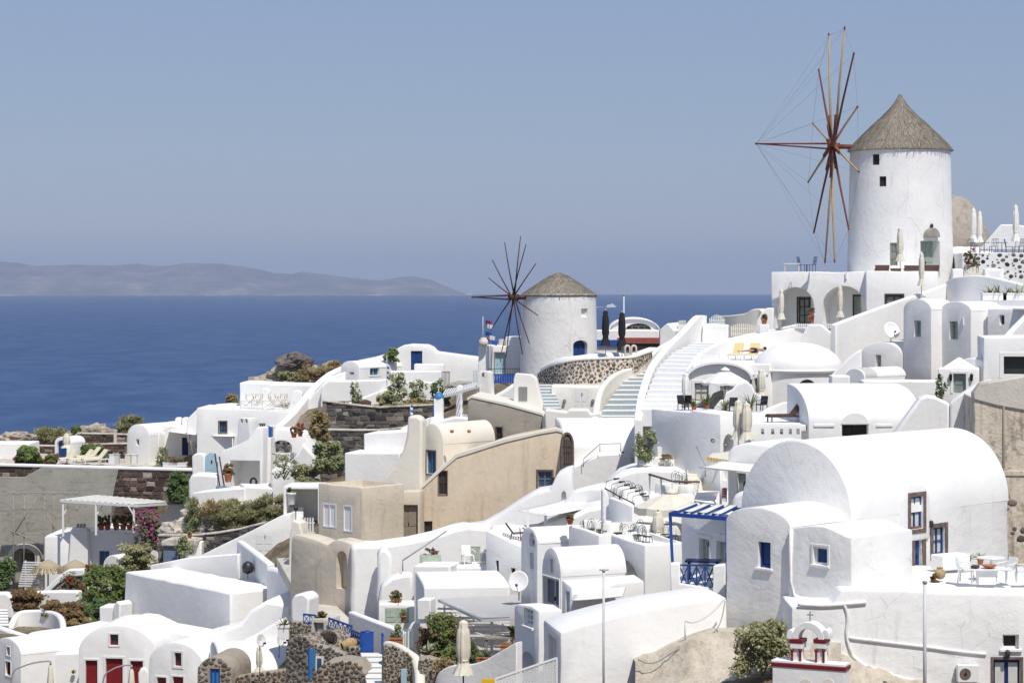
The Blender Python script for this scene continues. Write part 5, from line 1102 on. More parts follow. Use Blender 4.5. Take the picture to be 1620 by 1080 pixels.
for i, px in enumerate((893, 938)): q = thing('wall_lamp', ['round wall lamp left of the blind door', 'round wall lamp right of the blind door'][i], 'lamp', W(px, 634, 142.9), 'lamps by the blind door'); c = W(px, 634, 142.9); MB().tube([c + V((0, .1, 0)), c - V((0, .1, 0))], .1, 12).build('housing', 'metal_dark', q); MB().tube([c - V((0, .1, 0)), c - V((0, .12, 0))], .07, 12).build('lens', 'metal_grey', q)
fr = Fr(900, 136.5, 3); t = thing('low_cream_wall', 'low cream landing wall in front of the blind door', 'wall', fr.P(0, zof(670, 136))); block(t, fr, [(862, 700), (952, 700), (952, 652), (935, 655), (930, 648), (900, 648), (896, 652), (862, 648)], 2.0, mat='ivory')
# pebbled wall
pp = [W(*p) for p in ((856, 592, 151.5), (866, 584, 149.5), (885, 575.5, 147.6), (915, 569, 146.5), (955, 566.5, 146), (995, 565, 146.8), (1012, 560, 148.3), (1026, 555.5, 150))]; hh = [.5, .9, 1.35, 1.55, 1.6, 1.15, .75, .4]
t = thing('pebbled_wall', 'curved wall of brown stones in cream mortar below the small windmill', 'wall', W(940, 607, 146)); ribbon(t, 'wall', pp, [h + .8 for h in hh], .5, 'mortar_cream', world=True, bev=.06)
cm = catmull(pp, 12); hs = []
for i in range(len(pp) - 1): hs += [hh[i] + (hh[i + 1] - hh[i]) * j / 12 for j in range(12)]
hs.append(hh[-1]); ac = [0]
for a, b in zip(cm, cm[1:]): ac.append(ac[-1] + math.hypot(b.x - a.x, b.y - a.y))
def peb(u, v):
 u = max(0, min(ac[-1] - 1e-4, u)); i = max(k for k in range(len(ac)) if ac[k] <= u); i = min(i, len(cm) - 2); f = (u - ac[i]) / (ac[i + 1] - ac[i]); p = cm[i].lerp(cm[i + 1], f); d = cm[i + 1] - cm[i]; n = V((d.y, -d.x, 0)).normalized()
 if n.y > 0: n = -n
 h = hs[i] + (hs[i + 1] - hs[i]) * f; return V((p.x, p.y, p.z - h + v)) + n * .25, n
def pmask(u, v): i = max(k for k in range(len(ac)) if ac[k] <= max(0, u)); return v < hs[min(i, len(hs) - 1)] - .06
stones(t, peb, ac[-1], 1.65, .19, 'rubble', 1.12, .12, .03, mask=pmask, seed=3)
ribbon(t, 'coping', [p + V((0, 0, .07)) for p in pp], .14, .6, 'ivory', world=True, bev=.04)
fr = Fr(1000, 151, 0); t = thing('bell_arch', 'small double-arched stone bell niche on the pebbled wall', 'niche', fr.P(0, zof(562, 151))); s0, z0 = fr.sz(988, 563); s1, z1 = fr.sz(1008, 545); w = s1 - s0
solid(t, 'wall', 'mortar_cream', fr, arch_prof(s0, s0 + w / 2 - .01, z0 - .6, z1 - .2, z1, 8), 0, .4, [(fr, arch_prof(s0 + .1, s0 + w / 2 - .1, z0 + .12, z1 - .28, z1 - .12, 8), -.1, .5)], bev=.02, wob=0); solid(t, 'wall', 'mortar_cream', fr, arch_prof(s0 + w / 2 + .01, s1, z0 - .6, z1 - .2, z1, 8), 0, .4, [(fr, arch_prof(s0 + w / 2 + .1, s1 - .1, z0 + .12, z1 - .28, z1 - .12, 8), -.1, .5)], bev=.02, wob=0)
t = thing('mill_terrace', 'white curved bank between the pebbled wall and the small windmill', 'terrace', W(930, 575, 158)); ribbon(t, 'bank', [(868, 578, 160), (893, 566, 158), (925, 561, 157), (970, 557, 157.5), (1000, 560, 158), (1040, 548, 160)], 4, 1.6, bev=.3)
closed_umbrella('black closed parasol, left of the two beside the small windmill', 958, 490, 566, 156, 'canvas_dark', .24); closed_umbrella('black closed parasol, right of the two beside the small windmill', 984, 493, 566, 156, 'canvas_dark', .24)
q = thing('flagpole', 'thin bare white flagpole behind the right black parasol', 'pole', W(987, 570, 163)); MB().tube([W(987, 575, 163), W(987, 468, 163)], .05, 8).build('shaft', 'pole_white', q); MB().lathe(W(987, 468, 163), [(.07, 0), (.07, .1), (.01, .16)], 8).build('cap', 'metal_grey', q)
# houses beyond
fr = Fr(1000, 180, 2); t = thing('arched_roof_house', 'white house with arched roof and half-round window behind the black parasols', 'house', fr.P(0, zof(560, 180)))
vault(t, fr, 965, 1042, 522, 505, 600, 6, ops=[((990, 1030, 511.5, 521.5), dict(frame='taupe', pane='glass', arch=.45, bars=(3, 0)))], lip=.08, lips=.2)
f2 = Fr(1000, 178.5, 2); block(t, f2, rect(940, 1043, 522, 600), 1.2, name='parapet'); a, z0 = f2.sz(977, 543); b, z1 = f2.sz(1043, 534); MB().box(f2, a, b, z0, z1, -.25, .02).build('red_awning', 'red_tile', t); MB().box(f2, a, b, z0 - .55, z0 - .02, -.12, .02).build('shutter_band', 'metal_dark', t)
a, z0 = f2.sz(943, 547); b, z1 = f2.sz(977, 537.5); MB().box(f2, a, b, z0, z1, -.2, -.05).build('blue_panel', 'blue_bright', t)
fr = Fr(1066, 172, 14); t = thing('pitched_hut', 'small white hut with pitched roof and square chimney beside the arched roof house', 'house', fr.P(0, zof(550, 172))); block(t, fr, [(1044, 590), (1067, 590), (1067, 524), (1056, 511), (1044, 521)], Lto(fr, fr.sz(1067, 520)[0], 1088) + 1.6, bev=.04)
f2 = Fr(1079, 174, 8); block(t, f2, rect(1073, 1086, 514, 530), .7, name='chimney', bev=.02); block(t, f2, rect(1073.5, 1085, 507, 513), .6, name='chimney_cap', mat='slat_grey', d0=.03, bev=.02)
fr = Fr(790, 172.5, 6); t = thing('flat_house', 'small white flat-roofed house with a grey-blue door left of the small windmill', 'house', fr.P(0, zof(590, 172))); block(t, fr, rect(757, 822, 547, 640), 4, ops=[((783, 798, 558, 590), dict(kind='door', frame='blue_pale', rec=.3, surround='taupe', sw=.08))]); block(t, fr, rect(799, 822, 533, 549), 2.5, d0=.4, name='roof_block', bev=.04)
block(t, fr, rect(787, 799, 537, 548), .6, d0=.8, name='chimney', mat='pale_stone', bev=.02)
q = thing('flagpole', 'pole with blue-white and red bunting left of the small windmill', 'flagpole', W(764, 548, 173)); MB().tube([W(764, 548, 173), W(764, 500, 173)], .03, 7).build('shaft', 'pole_white', q)
for i, (x, y, m) in enumerate(((769, 506, 'petal_pink'), (771, 512, 'flag_white'), (769, 524, 'flag_blue'), (774, 530, 'flag_white'), (766, 533, 'petal_pink'), (778, 538, 'flag_blue'))): p = W(x, y, 172.8); MB().quads([p, p + V((.45, .1, -.12)), p + V((.38, .12, -.42)), p + V((-.05, .02, -.3))], [(0, 1, 2, 3)]).build('bunting', m, q, recalc=False).modifiers.new('thick', 'SOLIDIFY').thickness = .01
MB().tube([W(765, 503, 173), W(774, 525, 172.9), W(784, 547, 172.8)], .008, 5).build('bunting_line', 'rope', q)
o = MB().lathe(W(765, 548, 172.2), [(.2, 0), (.34, .2), (.36, .45), (.22, .62), (.25, .68)], 16).build('clay_jar', 'cream', None, loc=W(765, 548, 172.2)); tag(o, 'pale clay jar on the roof corner under the bunting', 'jar')
fr = Fr(797, 160, 0); t = thing('blue_fence', 'bright blue slatted bench fence below the small windmill', 'fence', fr.P(0, zof(607, 160))); a, z0 = fr.sz(779, 606); b, z1 = fr.sz(817, 592);
for k in range(10): MB().box(fr, a + (b - a) * k / 10, a + (b - a) * (k + .86) / 10, z0, z1, 0, .03).build('board', 'blue_bright', t)
MB().box(fr, a, b, z1 - .1, z1 - .04, .031, .06).build('rail', 'blue_bright', t)
fr = Fr(797, 162, 0); t = thing('iron_railing', 'black iron railing in front of the small windmill', 'railing', fr.P(0, zof(600, 162))); a, z0 = fr.sz(772, 600); b, z1 = fr.sz(822, 583)
for z in (z1, (z0 + z1) / 2): MB().box(fr, a, b, z - .02, z + .02, 0, .03).build('rail', 'metal_dark', t)
for k in range(14): MB().box(fr, a + (b - a) * k / 13 - .012, a + (b - a) * k / 13 + .012, z0, z1, .004, .026).build('baluster', 'metal_dark', t)
fr = Fr(780, 150, 10); t = thing('chimney', 'cream tapering chimney with arched top below the small windmill', 'chimney', fr.P(0, zof(640, 150))); a, z0 = fr.sz(752, 650); b, _ = fr.sz(780, 650); z1 = fr.sz(767, 587)[1]; c = (a + b) / 2; solid(t, 'shaft', 'ivory', fr, [(a, z0 - 1), (b, z0 - 1), (b - .12, z1 - .3), (b - .14, z1 - .1), (c + .28, z1), (c - .28, z1), (a + .14, z1 - .1), (a + .12, z1 - .3)], 0, .9, [(fr, arch_prof(c - .16, c + .16, z1 - .38, z1 - .2, z1 - .08, 8), -.1, 1)], bev=.05)
fr = Fr(790, 149.5, 4); t = thing('white_bank', 'sloping whitewashed bank between the cream chimney and the stair parapet', 'wall', fr.P(0, zof(640, 149))); block(t, fr, [(770, 690), (820, 690), (820, 612), (812, 606), (795, 618), (770, 632)], 2, bev=.2)
fr = Fr(745, 158, 0); t = thing('blue_white_door', 'pale blue and white slatted door by the small flat-roofed house', 'door', fr.P(0, zof(610, 158))); a, z0 = fr.sz(747, 612); b, z1 = fr.sz(758, 586)
for k in range(6): MB().box(fr, a + (b - a) * k / 6, a + (b - a) * (k + .9) / 6, z0, z1, 0, .04).build('board', 'blue_pale' if k % 2 else 'white_paint', t)
# ------------------------------------------------------------------ concrete and beige houses
fr = Fr(862, 138, 6); t = thing('concrete_house', 'bare grey-brown concrete house with one small window below the mills', 'house', fr.P(0, zof(700, 138)))
block(t, fr, [(740, 760), (862, 760), (862, 657), (800, 640), (745, 628), (740, 632)], 4.5, mat='concrete_warm', bev=.04, ops=[((785, 794, 676, 700), dict(frame='brown', bars=(1, 1), surround='stone_brown', sw=.08))])
block(t, fr, [(739, 634), (746, 629.5), (801, 641.5), (863, 658.5), (863, 654), (801, 636.5), (746, 625), (739, 629)], 4.6, d0=-.05, mat='cream', name='coping', bev=.02)
fr = Fr(862, 137.3, -8); block(t, fr, [(861, 760), (905, 760), (905, 655), (880, 657), (861, 657)], 3, mat='ivory', name='side_wing')
t = thing('cream_vault_house', 'cream vaulted house with blue-framed window and curved chimney buttress', 'house', W(690, 760, 131))
fr = Fr(701, 131.5, 40); _, s0, s1, zs, za, zb = vault(t, fr, 667, 701, 703, 670, 790, 4.6, mat='cream', ops=[((675, 689, 713, 749), dict(frame='blue_mid', pane='glass_blue', bars=(1, 0), surround='stone_brown', sw=.06))])
sf = fr.side(s1);
for px in (715, 742): p = W(px, 682, 130.6 + (px - 715) * .04); MB().lathe(p, [(.02, -.1), (.1, -.06), (.12, .06), (.02, .1)], 8).build('vent_hole', 'terracotta', t)
fb = Fr(672, 130.4, 10); prof = [(600, 800), (668, 800), (668, 664), (660, 657), (645, 658), (643, 690), (637, 712), (625, 735), (610, 752), (600, 765)]; block(t, fb, prof, 1.1, mat='cream', name='chimney_buttress', bev=.15)
q = thing('flag', 'small blue and white striped flag on the cream chimney', 'flag', W(649, 658, 131)); MB().tube([W(649, 660, 131), W(649, 638, 131)], .015, 6).build('staff', 'pole_white', q)
p0 = W(649, 640, 131)
for k in range(5): MB().quads([p0 + V((.02, 0, -.14 * k)), p0 + V((.16, .06, -.14 * k - .05)), p0 + V((.14, .06, -.14 * k - .19)), p0 + V((.02, 0, -.14 * k - .139))], [(0, 1, 2, 3)]).build('stripe', 'flag_blue' if k % 2 == 0 else 'flag_white', q, recalc=False).modifiers.new('thick', 'SOLIDIFY').thickness = .008
fr = Fr(720, 129, 2); t = thing('beige_house', 'large beige plastered house with sloping parapet and taupe double door', 'house', fr.P(0, zof(860, 129)))
block(t, fr, [(657, 900), (893, 900), (893, 684), (880, 680), (800, 697), (722, 722), (690, 750), (657, 782)], 4.2, mat='beige', bev=.07, ops=[((694, 707, 745, 782), dict(frame='brown', pane='glass', bars=(1, 1), surround='stone_brown', sw=.05)), ((851, 873, 745, 771), dict(frame='blue_grey', pane='glass_blue', bars=(1, 1), surround='stone_brown', sw=.10)), ((671, 684, 824, 842), dict(frame='brown', bars=(0, 0), sill='white_paint')), ((625, 661, 798, 858), dict(kind='hole', rec=.01))])
block(t, fr, [(656, 784), (690, 752.5), (723, 724), (801, 699.5), (881, 682.5), (894, 686), (894, 681), (880, 676.5), (800, 693), (720, 718), (687, 748), (656, 779)], .5, d0=-.06, mat='cream', name='coping', bev=.03)
f2 = Fr(625, 127.6, 8); block(t, f2, [(587, 880), (664, 880), (664, 777), (640, 777), (625, 780), (600, 820), (590, 845)], 1.4, mat='sand_plaster', name='stair_wedge', ops=[((626, 661, 798, 856), dict(kind='door', frame='taupe', rec=.3))], bev=.06)
f3 = Fr(572, 124, 42); s0 = f3.sz(503, 760)[0]; zt = f3.sz(572, 771)[1]
prof = [f3.sz(503, 900), f3.sz(572, 900), (f3.sz(572, 771)[0], zt), (f3.sz(503, 760)[0], zt + .05)]
cuts = [opening(t, f3, 511, 532, 796, 834, frame='white_paint', pane='white_paint', bars=(1, 0), rec=.08), opening(t, f3, 543, 557, 799, 841, frame='white_paint', pane='white_paint', bars=(0, 0), rec=.08)]
Lb = Lto(f3, 0, 640); solid(t, 'front_room', 'sand_plaster', f3, prof, 0, Lb, cuts + [(f3, [(s0 + .3, zt - .35), (-.3, zt - .35), (-.3, zt + 2), (s0 + .3, zt + 2)], .3, Lb - .2)], bev=.09)
MB().box(f3, s0 + .3, -.3, zt - .5, zt - .34, .3, Lb - .2).build('roof', 'cream', t)
fr = Fr(898, 127.1, -12); t = thing('iron_door', 'dark iron arched gate door set in the white wall beside the beige house', 'gate', fr.P(0, zof(742, 128))); s0, z0 = fr.sz(887, 742); s1, _ = fr.sz(908, 742); z1 = fr.sz(897, 683)[1]; zs = z1 - .75
solid(t, 'frame', 'stone_brown', fr, arch_prof(s0, s1, z0, zs, z1, 12), -.05, .12, [(fr, arch_prof(s0 + .1, s1 - .1, z0 + .05, zs, z1 - .12, 12), -.1, .05)], bev=.01, wob=0)
for k in range(5): a = s0 + .13 + (s1 - s0 - .26) * k / 4; MB().box(fr, a - .03, a + .03, z0 + .06, zs + .35, -.02, .01).build('bar', 'wood_old', t)
for z in (z0 + .4, z0 + 1.0, zs): MB().box(fr, s0 + .1, s1 - .1, z - .03, z + .03, -.035, -.021).build('crossbar', 'wood_old', t)
# white vault roof and stair block to the right of the beige house
Yf = 127.5; t = thing('white_vault_house', 'white vaulted roof with handrail and planter right of the beige house', 'house', W(960, 745, Yf)); X0 = XofZ(893, Yf); f = Fr(yaw=86, o=(X0, Yf)); ze = zof(711, Yf); zr = zof(663, 132)
prof = [(0, zof(800, Yf)), (0, ze)] + [(-4.6 + 4.6 * math.cos(R(a)), ze + (zr - ze) * math.sin(R(a))) for a in range(8, 91, 8)] + [(-6, zr), (-6, zof(800, Yf))]
solid(t, 'wall', 'white', f, prof, 0, XofZ(1042, Yf) - X0, (), bev=.1)
fr = Fr(940, 126.8, 2); block(t, fr, [(890, 800), (1000, 800), (1000, 722), (985, 716), (950, 718), (925, 728), (900, 742), (890, 748)], .9, name='stair_wall', bev=.12)
t2 = thing('handrail', 'thin grey handrail on the white stair wall beside the vaulted roof', 'handrail', W(950, 725, 126.5)); handrail(t2, [(923, 726, 126.6), (949, 702, 126.6), (982, 701, 126.6)], .022, 'metal_grey', (0, 1, 2), .45)
t = thing('planter_wall', 'white planter boxes at the end of the vaulted roof', 'planter', W(1035, 735, 113.5)); fr = Fr(1035, 113.5, 5); block(t, fr, rect(1008, 1034, 724, 760), .8, name='trough', bev=.04, parapet=.12, pt=.1); block(t, fr, rect(1034, 1071, 724, 760), .9, name='trough', mat='ivory', bev=.04, parapet=.12, pt=.1); block(t, fr, rect(1039, 1058, 709, 726), .6, d0=.9, name='pillar', mat='ivory', bev=.03)
shrub('oleander', 'grey-green oleander with pale flowers in the white planter', 1022, 728, 113.1, 42, 48, 'leaf_grey', 1700, .075, flowers=('petal_white', 60, .05), aspect=.35)
shrub('trailing_plant', 'low brown trailing plant in the right planter', 1055, 726, 113.1, 30, 8, 'leaf_brown', 260, .05, stem=False)
# white walls falling from the vaulted roof to the cafe
fr = Fr(960, 112.6, 3); t = thing('curved_bank', 'rounded whitewashed bank below the oleander planter', 'wall', fr.P(0, zof(790, 118))); block(t, fr, [(890, 850), (1090, 850), (1090, 748), (1070, 740), (1030, 738), (1000, 741), (980, 748), (960, 765), (945, 790), (890, 800)], 3.5, bev=.25)
t = thing('staircase', 'narrow cream staircase right of the oleander planter', 'staircase', W(1100, 790, 108)); stairs(t, [(1090, 800, 107), (1086, 742, 113)], [(1116, 800, 107), (1106, 740, 113)], 9, 'cream', .8)
t = thing('handrail', 'dark leaning handrail beside the narrow cream staircase', 'handrail', W(1110, 745, 109)); handrail(t, [(1102, 706, 109.5), (1116, 737, 108)], .03, 'metal_grey', (1,), .5)
# ------------------------------------------------------------------ cafe terraces, centre
def stone_face(th, fr, x0, x1, y0, y1, size, mat, asp=1.3, gap=.08, bulge=.05, seed=1, mask=None, keep=.97, d=0, name='stone', rows=False):
 s0, z1 = fr.sz(x0, y0); s1, z0 = fr.sz(x1, y1); z1 = max(z1, fr.sz(x1, y0)[1]); z0 = min(z0, fr.sz(x0, y1)[1])
 mk = (lambda u, v: mask(s0 + u, z0 + v)) if mask else None
 return stones(th, face_fn(fr, s0, z0, d), s1 - s0, z1 - z0, size, mat, asp, gap, bulge, seed=seed, mask=mk, keep=keep, name=name, rows=rows)
def poly_mask(fr, pts):
 P = [fr.sz(*p) for p in pts]
 def f(s, z):
  c = False; j = len(P) - 1
  for i in range(len(P)):
   if (P[i][1] > z) != (P[j][1] > z) and s < (P[j][0] - P[i][0]) * (z - P[i][1]) / (P[j][1] - P[i][1]) + P[i][0]: c = not c
   j = i
  return c
 return f
fr = Fr(1000, 99, 61); t = thing('cafe_terrace', 'upper white cafe terrace with shaded retaining wall and lamp-lined railing', 'terrace', fr.P(0, zof(840, 99)))
block(t, fr, [(962, 900), (1000, 900), (1000, 801), (962, 786)], 9, parapet=.25, pt=.2)
f2 = Fr(966, 101, -6); block(t, f2, [(953, 900), (967, 900), (965, 790), (958, 773), (953, 775)], .5, name='pillar'); ZU = zof(801, 99) - .25
block(t, Fr(1105, 104, 6), rect(1000, 1180, 795, 900), 6, name='back_floor')
handrail(t, [(957, 772, 101.4), (980, 785, 100.6), (1003, 796, 99.4)], .03, 'metal_dark', (0, 1, 2), .55)
for i in range(6):
 f = i / 5; p = W(958 + 42 * f, 771 + 24 * f, 101.2 - 1.8 * f); q = thing('rail_lamp', 'black arm lamp number %s along the upper cafe railing counted from the left' % ['one', 'two', 'three', 'four', 'five', 'six'][i], 'lamp', p, 'black lamps on the cafe railing'); MB().tube([p, p + V((.05, 0, .28)), p + V((.42, -.05, .40))], .014, 6).build('arm', 'metal_dark', q); MB().tube([p + V((.36, -.05, .38)), p + V((.62, -.07, .42))], .05, 8, .03).build('lamp_head', 'metal_dark', q)
chl = ['dark bistro chair at the left end of the upper cafe terrace', 'dark bistro chair second from the left on the upper cafe terrace', 'dark bistro chair third from the left on the upper cafe terrace', 'dark bistro chair left of the brown-railed tables', 'dark bistro chair behind the brown handrail, leftmost of three', 'dark bistro chair behind the brown handrail, middle of three', 'dark bistro chair behind the brown handrail, rightmost of three', 'dark bistro chair beside the narrow cream staircase foot']
for i, (px, Y, rz) in enumerate([(996, 104, 20), (1004, 103, 30), (1011, 102, 10), (1020, 101.5, 60), (1070, 106, 10), (1077, 105.4, 25), (1087, 105, 40), (1096, 104.2, -60)]): put('bistro', chair_bistro, chl[i], V((XofZ(px, Y), Y, ZU + (.3 if i in (4, 5, 6) else .02))), R(rz), 1.0)
for i, (px, Y) in enumerate([(986, 103), (996, 101.6), (1052, 105), (1062, 104.2), (1086, 104)]): put('clothtable', table_cloth, ['white-clothed table at the lamp railing of the upper cafe terrace', 'second white-clothed table along the lamp railing', 'white-clothed table behind the brown handrail at left', 'white-clothed table in the middle behind the brown handrail', 'white-clothed table nearest the narrow cream staircase'][i], V((XofZ(px, Y), Y, ZU + .01)), R(15 * i))
q = thing('handrail', 'brown wooden handrail on white posts across the upper cafe terrace', 'handrail', W(1065, 790, 103)); handrail(q, [(1027, 750, 105), (1064, 761, 103.2), (1107, 762, 102.6)], .05, 'stone_brown');
for px, py, Y in ((1028, 751, 105), (1046, 756, 104.1), (1064, 762, 103.2), (1100, 763, 102.7)): MB().bar(W(px, py, Y), W(px - 1.5, py + 34, Y), .09).build('post', 'white_paint', q)
open_umbrella('large open cream parasol over the cafe beside the blue pergola', 1062, 777, 800, 868, 97, 1.58, 'canvas', 8, 'pole_white', valance=.3)
closed_umbrella('cream closed parasol hanging low among the lower cafe tables', 1041, 808, 866, 95.5, r=.24, polemat='brown')
fr = Fr(947, 95, 61); t = thing('cafe_terrace', 'lower white cafe terrace with arched niche in its shaded wall', 'terrace', fr.P(0, zof(940, 95)))
block(t, fr, [(899, 1000), (947, 1000), (947, 846), (899, 831)], 5, parapet=.3)
f2 = Fr(1020, 92.3, 61); block(t, f2, [(966, 1000), (1020, 1000), (1020, 862), (966, 845)], min(6, Lto(f2, 0, 1085)), parapet=.3, name='arched_wall', ops=[((963, 1013, 884, 960), dict(kind='niche', arch=1.3, rec=1.3))])
ZL = zof(862, 92.3) - .3
block(t, Fr(1000, 96.5, 5), rect(945, 1085, 856, 1000), 4, name='floor_mass')
lab = ['bistro chair at the lower cafe by the terracotta pot', 'bistro chair second from the terracotta pot at the lower cafe', 'bistro chair third from the terracotta pot at the lower cafe', 'bistro chair at the left of the second lower table', 'bistro chair at the right of the second lower table', 'bistro chair in front of the cream closed parasol, leftmost', 'bistro chair in front of the cream closed parasol, second', 'bistro chair in front of the cream closed parasol, third', 'bistro chair right of the cream closed parasol', 'bistro chair beside the blue pergola post', 'bistro chair behind the lower parapet at centre', 'bistro chair at the far end of the lower cafe under the large parasol']
for i, (px, Y, rz) in enumerate([(929, 97, 80), (938, 97.2, 20), (950, 96.8, -20), (960, 96.4, 70), (977, 95.6, -70), (1006, 95, 30), (1014, 94.6, -20), (1025, 94.2, 60), (1052, 95, -40), (1066, 94.6, 20), (990, 95, 10), (1010, 97.2, 200)]): put('bistro', None, 'dark ' + lab[i], V((XofZ(px, Y), Y, ZL + .02)), R(rz), .92)
for i, (px, Y) in enumerate([(934, 97.8), (952, 97.4), (968, 96.6), (1022, 96.2), (1058, 96)]): put('clothtable', None, ['white-clothed table nearest the terracotta pot at the lower cafe', 'second white-clothed table from the terracotta pot', 'third white-clothed table from the terracotta pot', 'white-clothed table under the large cream parasol', 'white-clothed table by the blue pergola post'][i], V((XofZ(px, Y), Y, ZL + .01)), R(20 * i))
potted('potted_plant', 'small plant in a terracotta pot on the left corner of the lower cafe wall', 902, 829, 96.9, .15, .24, .2, .35, 'leaf_brown')
# awning house above the cafe
t = thing('awning_house', 'white cafe house with rounded roof and pale door under a white awning', 'house', W(1170, 800, 97)); fr = Fr(1212, 97.5, 35); block(t, fr, [(1150, 860), (1230, 860), (1230, 712), (1212, 704), (1180, 700), (1158, 706), (1150, 715)], 4, ops=[((1166, 1180, 748, 800), dict(kind='glazed', frame='green_grey', pane='glass_pale'))], bev=.15)
q = thing('awning', 'flat white fabric awning on a white post over the cafe door', 'awning', W(1140, 795, 95)); Pz = [W(1106, 739, 96.5), W(1186, 746, 94), W(1206, 734, 97), W(1140, 728, 99)]
def sheet(th, name, P, mat, n=8, sag=.12, th_=.015):
 vs = []
 for i in range(n + 1):
  for j in range(n + 1): u, v = i / n, j / n; p = (P[0] * (1 - u) + P[1] * u) * (1 - v) + (P[3] * (1 - u) + P[2] * u) * v; vs.append(p - V((0, 0, sag * 4 * (u * (1 - u) + v * (1 - v)) / 2)))
 o = MB().quads(vs, [(i * (n + 1) + j, (i + 1) * (n + 1) + j, (i + 1) * (n + 1) + j + 1, i * (n + 1) + j + 1) for i in range(n) for j in range(n)], True).build(name, mat, th, recalc=False); md = o.modifiers.new('thick', 'SOLIDIFY'); md.thickness = th_; return o
sheet(q, 'canvas', Pz, 'canvas_white', sag=.06); MB().tube([W(1140, 744, 95), W(1140, 797, 95)], .05, 8).build('post', 'white_paint', q); MB().tube([Pz[0], Pz[1]], .03, 6).build('rail', 'white_paint', q)
q = thing('awning', 'small cream tasselled canopy above the white awning', 'awning', W(1135, 730, 101)); sheet(q, 'canvas', [W(1119, 722, 101), W(1152, 727, 100), W(1158, 712, 102.5), W(1124, 716, 103)], 'canvas', sag=.05)
for k in range(8): p = W(1119 + 33 * k / 7, 722 + 5 * k / 7, 101 - k / 7); MB().prism(Fr(yaw=0, o=p), [(-.06, p.z - .22), (.06, p.z - .22), (.07, p.z), (-.07, p.z)], 0, .012).build('tassel', 'cushion_yellow', q)
q = thing('menu_board', 'small red and white menu board beside the cafe awning post', 'board', W(1146, 790, 95.4)); f = Fr(yaw=10, o=W(1146, 790, 95.4)); zq = zof(790, 95.4)
for k in range(4): MB().box(f, -.09, .09, zq + .1 + .1 * k, zq + .17 + .1 * k, 0, .03).build('board', 'red_dull', q)
MB().box(f, -.11, .11, zq - .1, zq + .5, .031, .05).build('backing', 'white_paint', q)
fr = Fr(1185, 92, 30); t = thing('rounded_wall', 'rounded white wall stepping up beside the big vault gable', 'wall', fr.P(0, zof(860, 92))); block(t, fr, [(1155, 900), (1215, 900), (1215, 770), (1180, 774), (1160, 781), (1155, 795)], 2.5, bev=.2)
# blue pergola house with balcony
fr = Fr(1150, 87.5, 62); t = thing('balcony_house', 'shaded white house with two pale green doors behind the blue balcony', 'house', fr.P(0, zof(900, 87))); block(t, fr, rect(1077, 1152, 812, 1000), 3, ops=[((1107, 1123, 852, 900), dict(kind='glazed', frame='green_pale', pane='glass_pale', surround='white', sw=.06)), ((1134, 1149, 856, 900), dict(kind='glazed', frame='green_pale', pane='glass_pale', surround='white', sw=.06))])
for a, b in ((1097, 1127), (1132, 1152)): MB().box(fr, fr.sz(a, 845)[0], fr.sz(b, 845)[0], fr.sz(a, 846)[1], fr.sz(a, 843)[1], -.06, .01).build('drip_ledge', 'white', t)
zr_ = fr.sz(1077, 812)[1]; lt = thing('roof_railing', 'pale lattice railing on the roof behind the blue pergola', 'railing', fr.P(0, zr_)); lattice_rail(lt, fr, fr.sz(1089, 812)[0], fr.sz(1135, 812)[0], zr_ + .02, zr_ + .55, 'slat_grey', 4, .05, .3)
q = thing('pergola', 'blue wooden pergola with white cloth panels over the balcony', 'pergola', W(1064, 892, 86)); C = [W(1060, 813, 86), W(1150, 820, 83.5), W(1176, 806, 86.5), W(1092, 801, 89.5)]
for a, b in ((0, 1), (1, 2), (3, 2), (0, 3)): MB().bar(C[a], C[b], .1, .14).build('beam', 'blue_bright', q)
for k in range(1, 8):
 f = k / 8; MB().bar(C[0].lerp(C[1], f) + V((0, 0, .1)), C[3].lerp(C[2], f) + V((0, 0, .1)), .06, .1).build('slat', 'blue_bright', q)
for k in range(4): f0, f1 = (k * 2 + .1) / 8, (k * 2 + 1.1) / 8; sheet(q, 'cloth_panel', [C[0].lerp(C[1], f0) + V((0, 0, .17)), C[0].lerp(C[1], f1) + V((0, 0, .17)), C[3].lerp(C[2], f1) + V((0, 0, .17)), C[3].lerp(C[2], f0) + V((0, 0, .17))], 'canvas_white', 4, .02)
MB().bar(C[0], W(1064, 893, 86), .11).build('post', 'blue_bright', q); MB().bar(C[1], C[1] - V((0, 0, 1.6)), .11).build('post', 'blue_bright', q)
fr = Fr(1148, 84.6, 4); t = thing('balcony', 'white balcony parapet with blue lattice railing panel', 'balcony', fr.P(0, zof(945, 84.6))); block(t, fr, [(1060, 1000), (1148, 1000), (1148, 892), (1128, 895), (1128, 930), (1076, 922), (1076, 890), (1060, 891)], .45, bev=.05)
a, z0 = fr.sz(1075, 924); b, z1 = fr.sz(1129, 893); lattice_rail(t, fr, a, b, z0 - .15, z1, 'blue', 4, .06, .1); block(t, Fr(1100, 85.2, 4), rect(1062, 1146, 922, 1000), 3, name='floor')
q = thing('balcony_table', 'dark blue table on the balcony behind the lattice railing', 'table', W(1112, 920, 86)); f = Fr(yaw=10, o=W(1112, 920, 86)); zb = zof(922, 86); MB().box(f, -.65, .65, zb + .82, zb + .88, -.4, .4).build('tabletop', 'blue_dark', q)
for x in (-.55, .5):
 for y in (-.3, .3): MB().box(f, x, x + .06, zb, zb + .82, y, y + .05).build('leg', 'blue_dark', q)
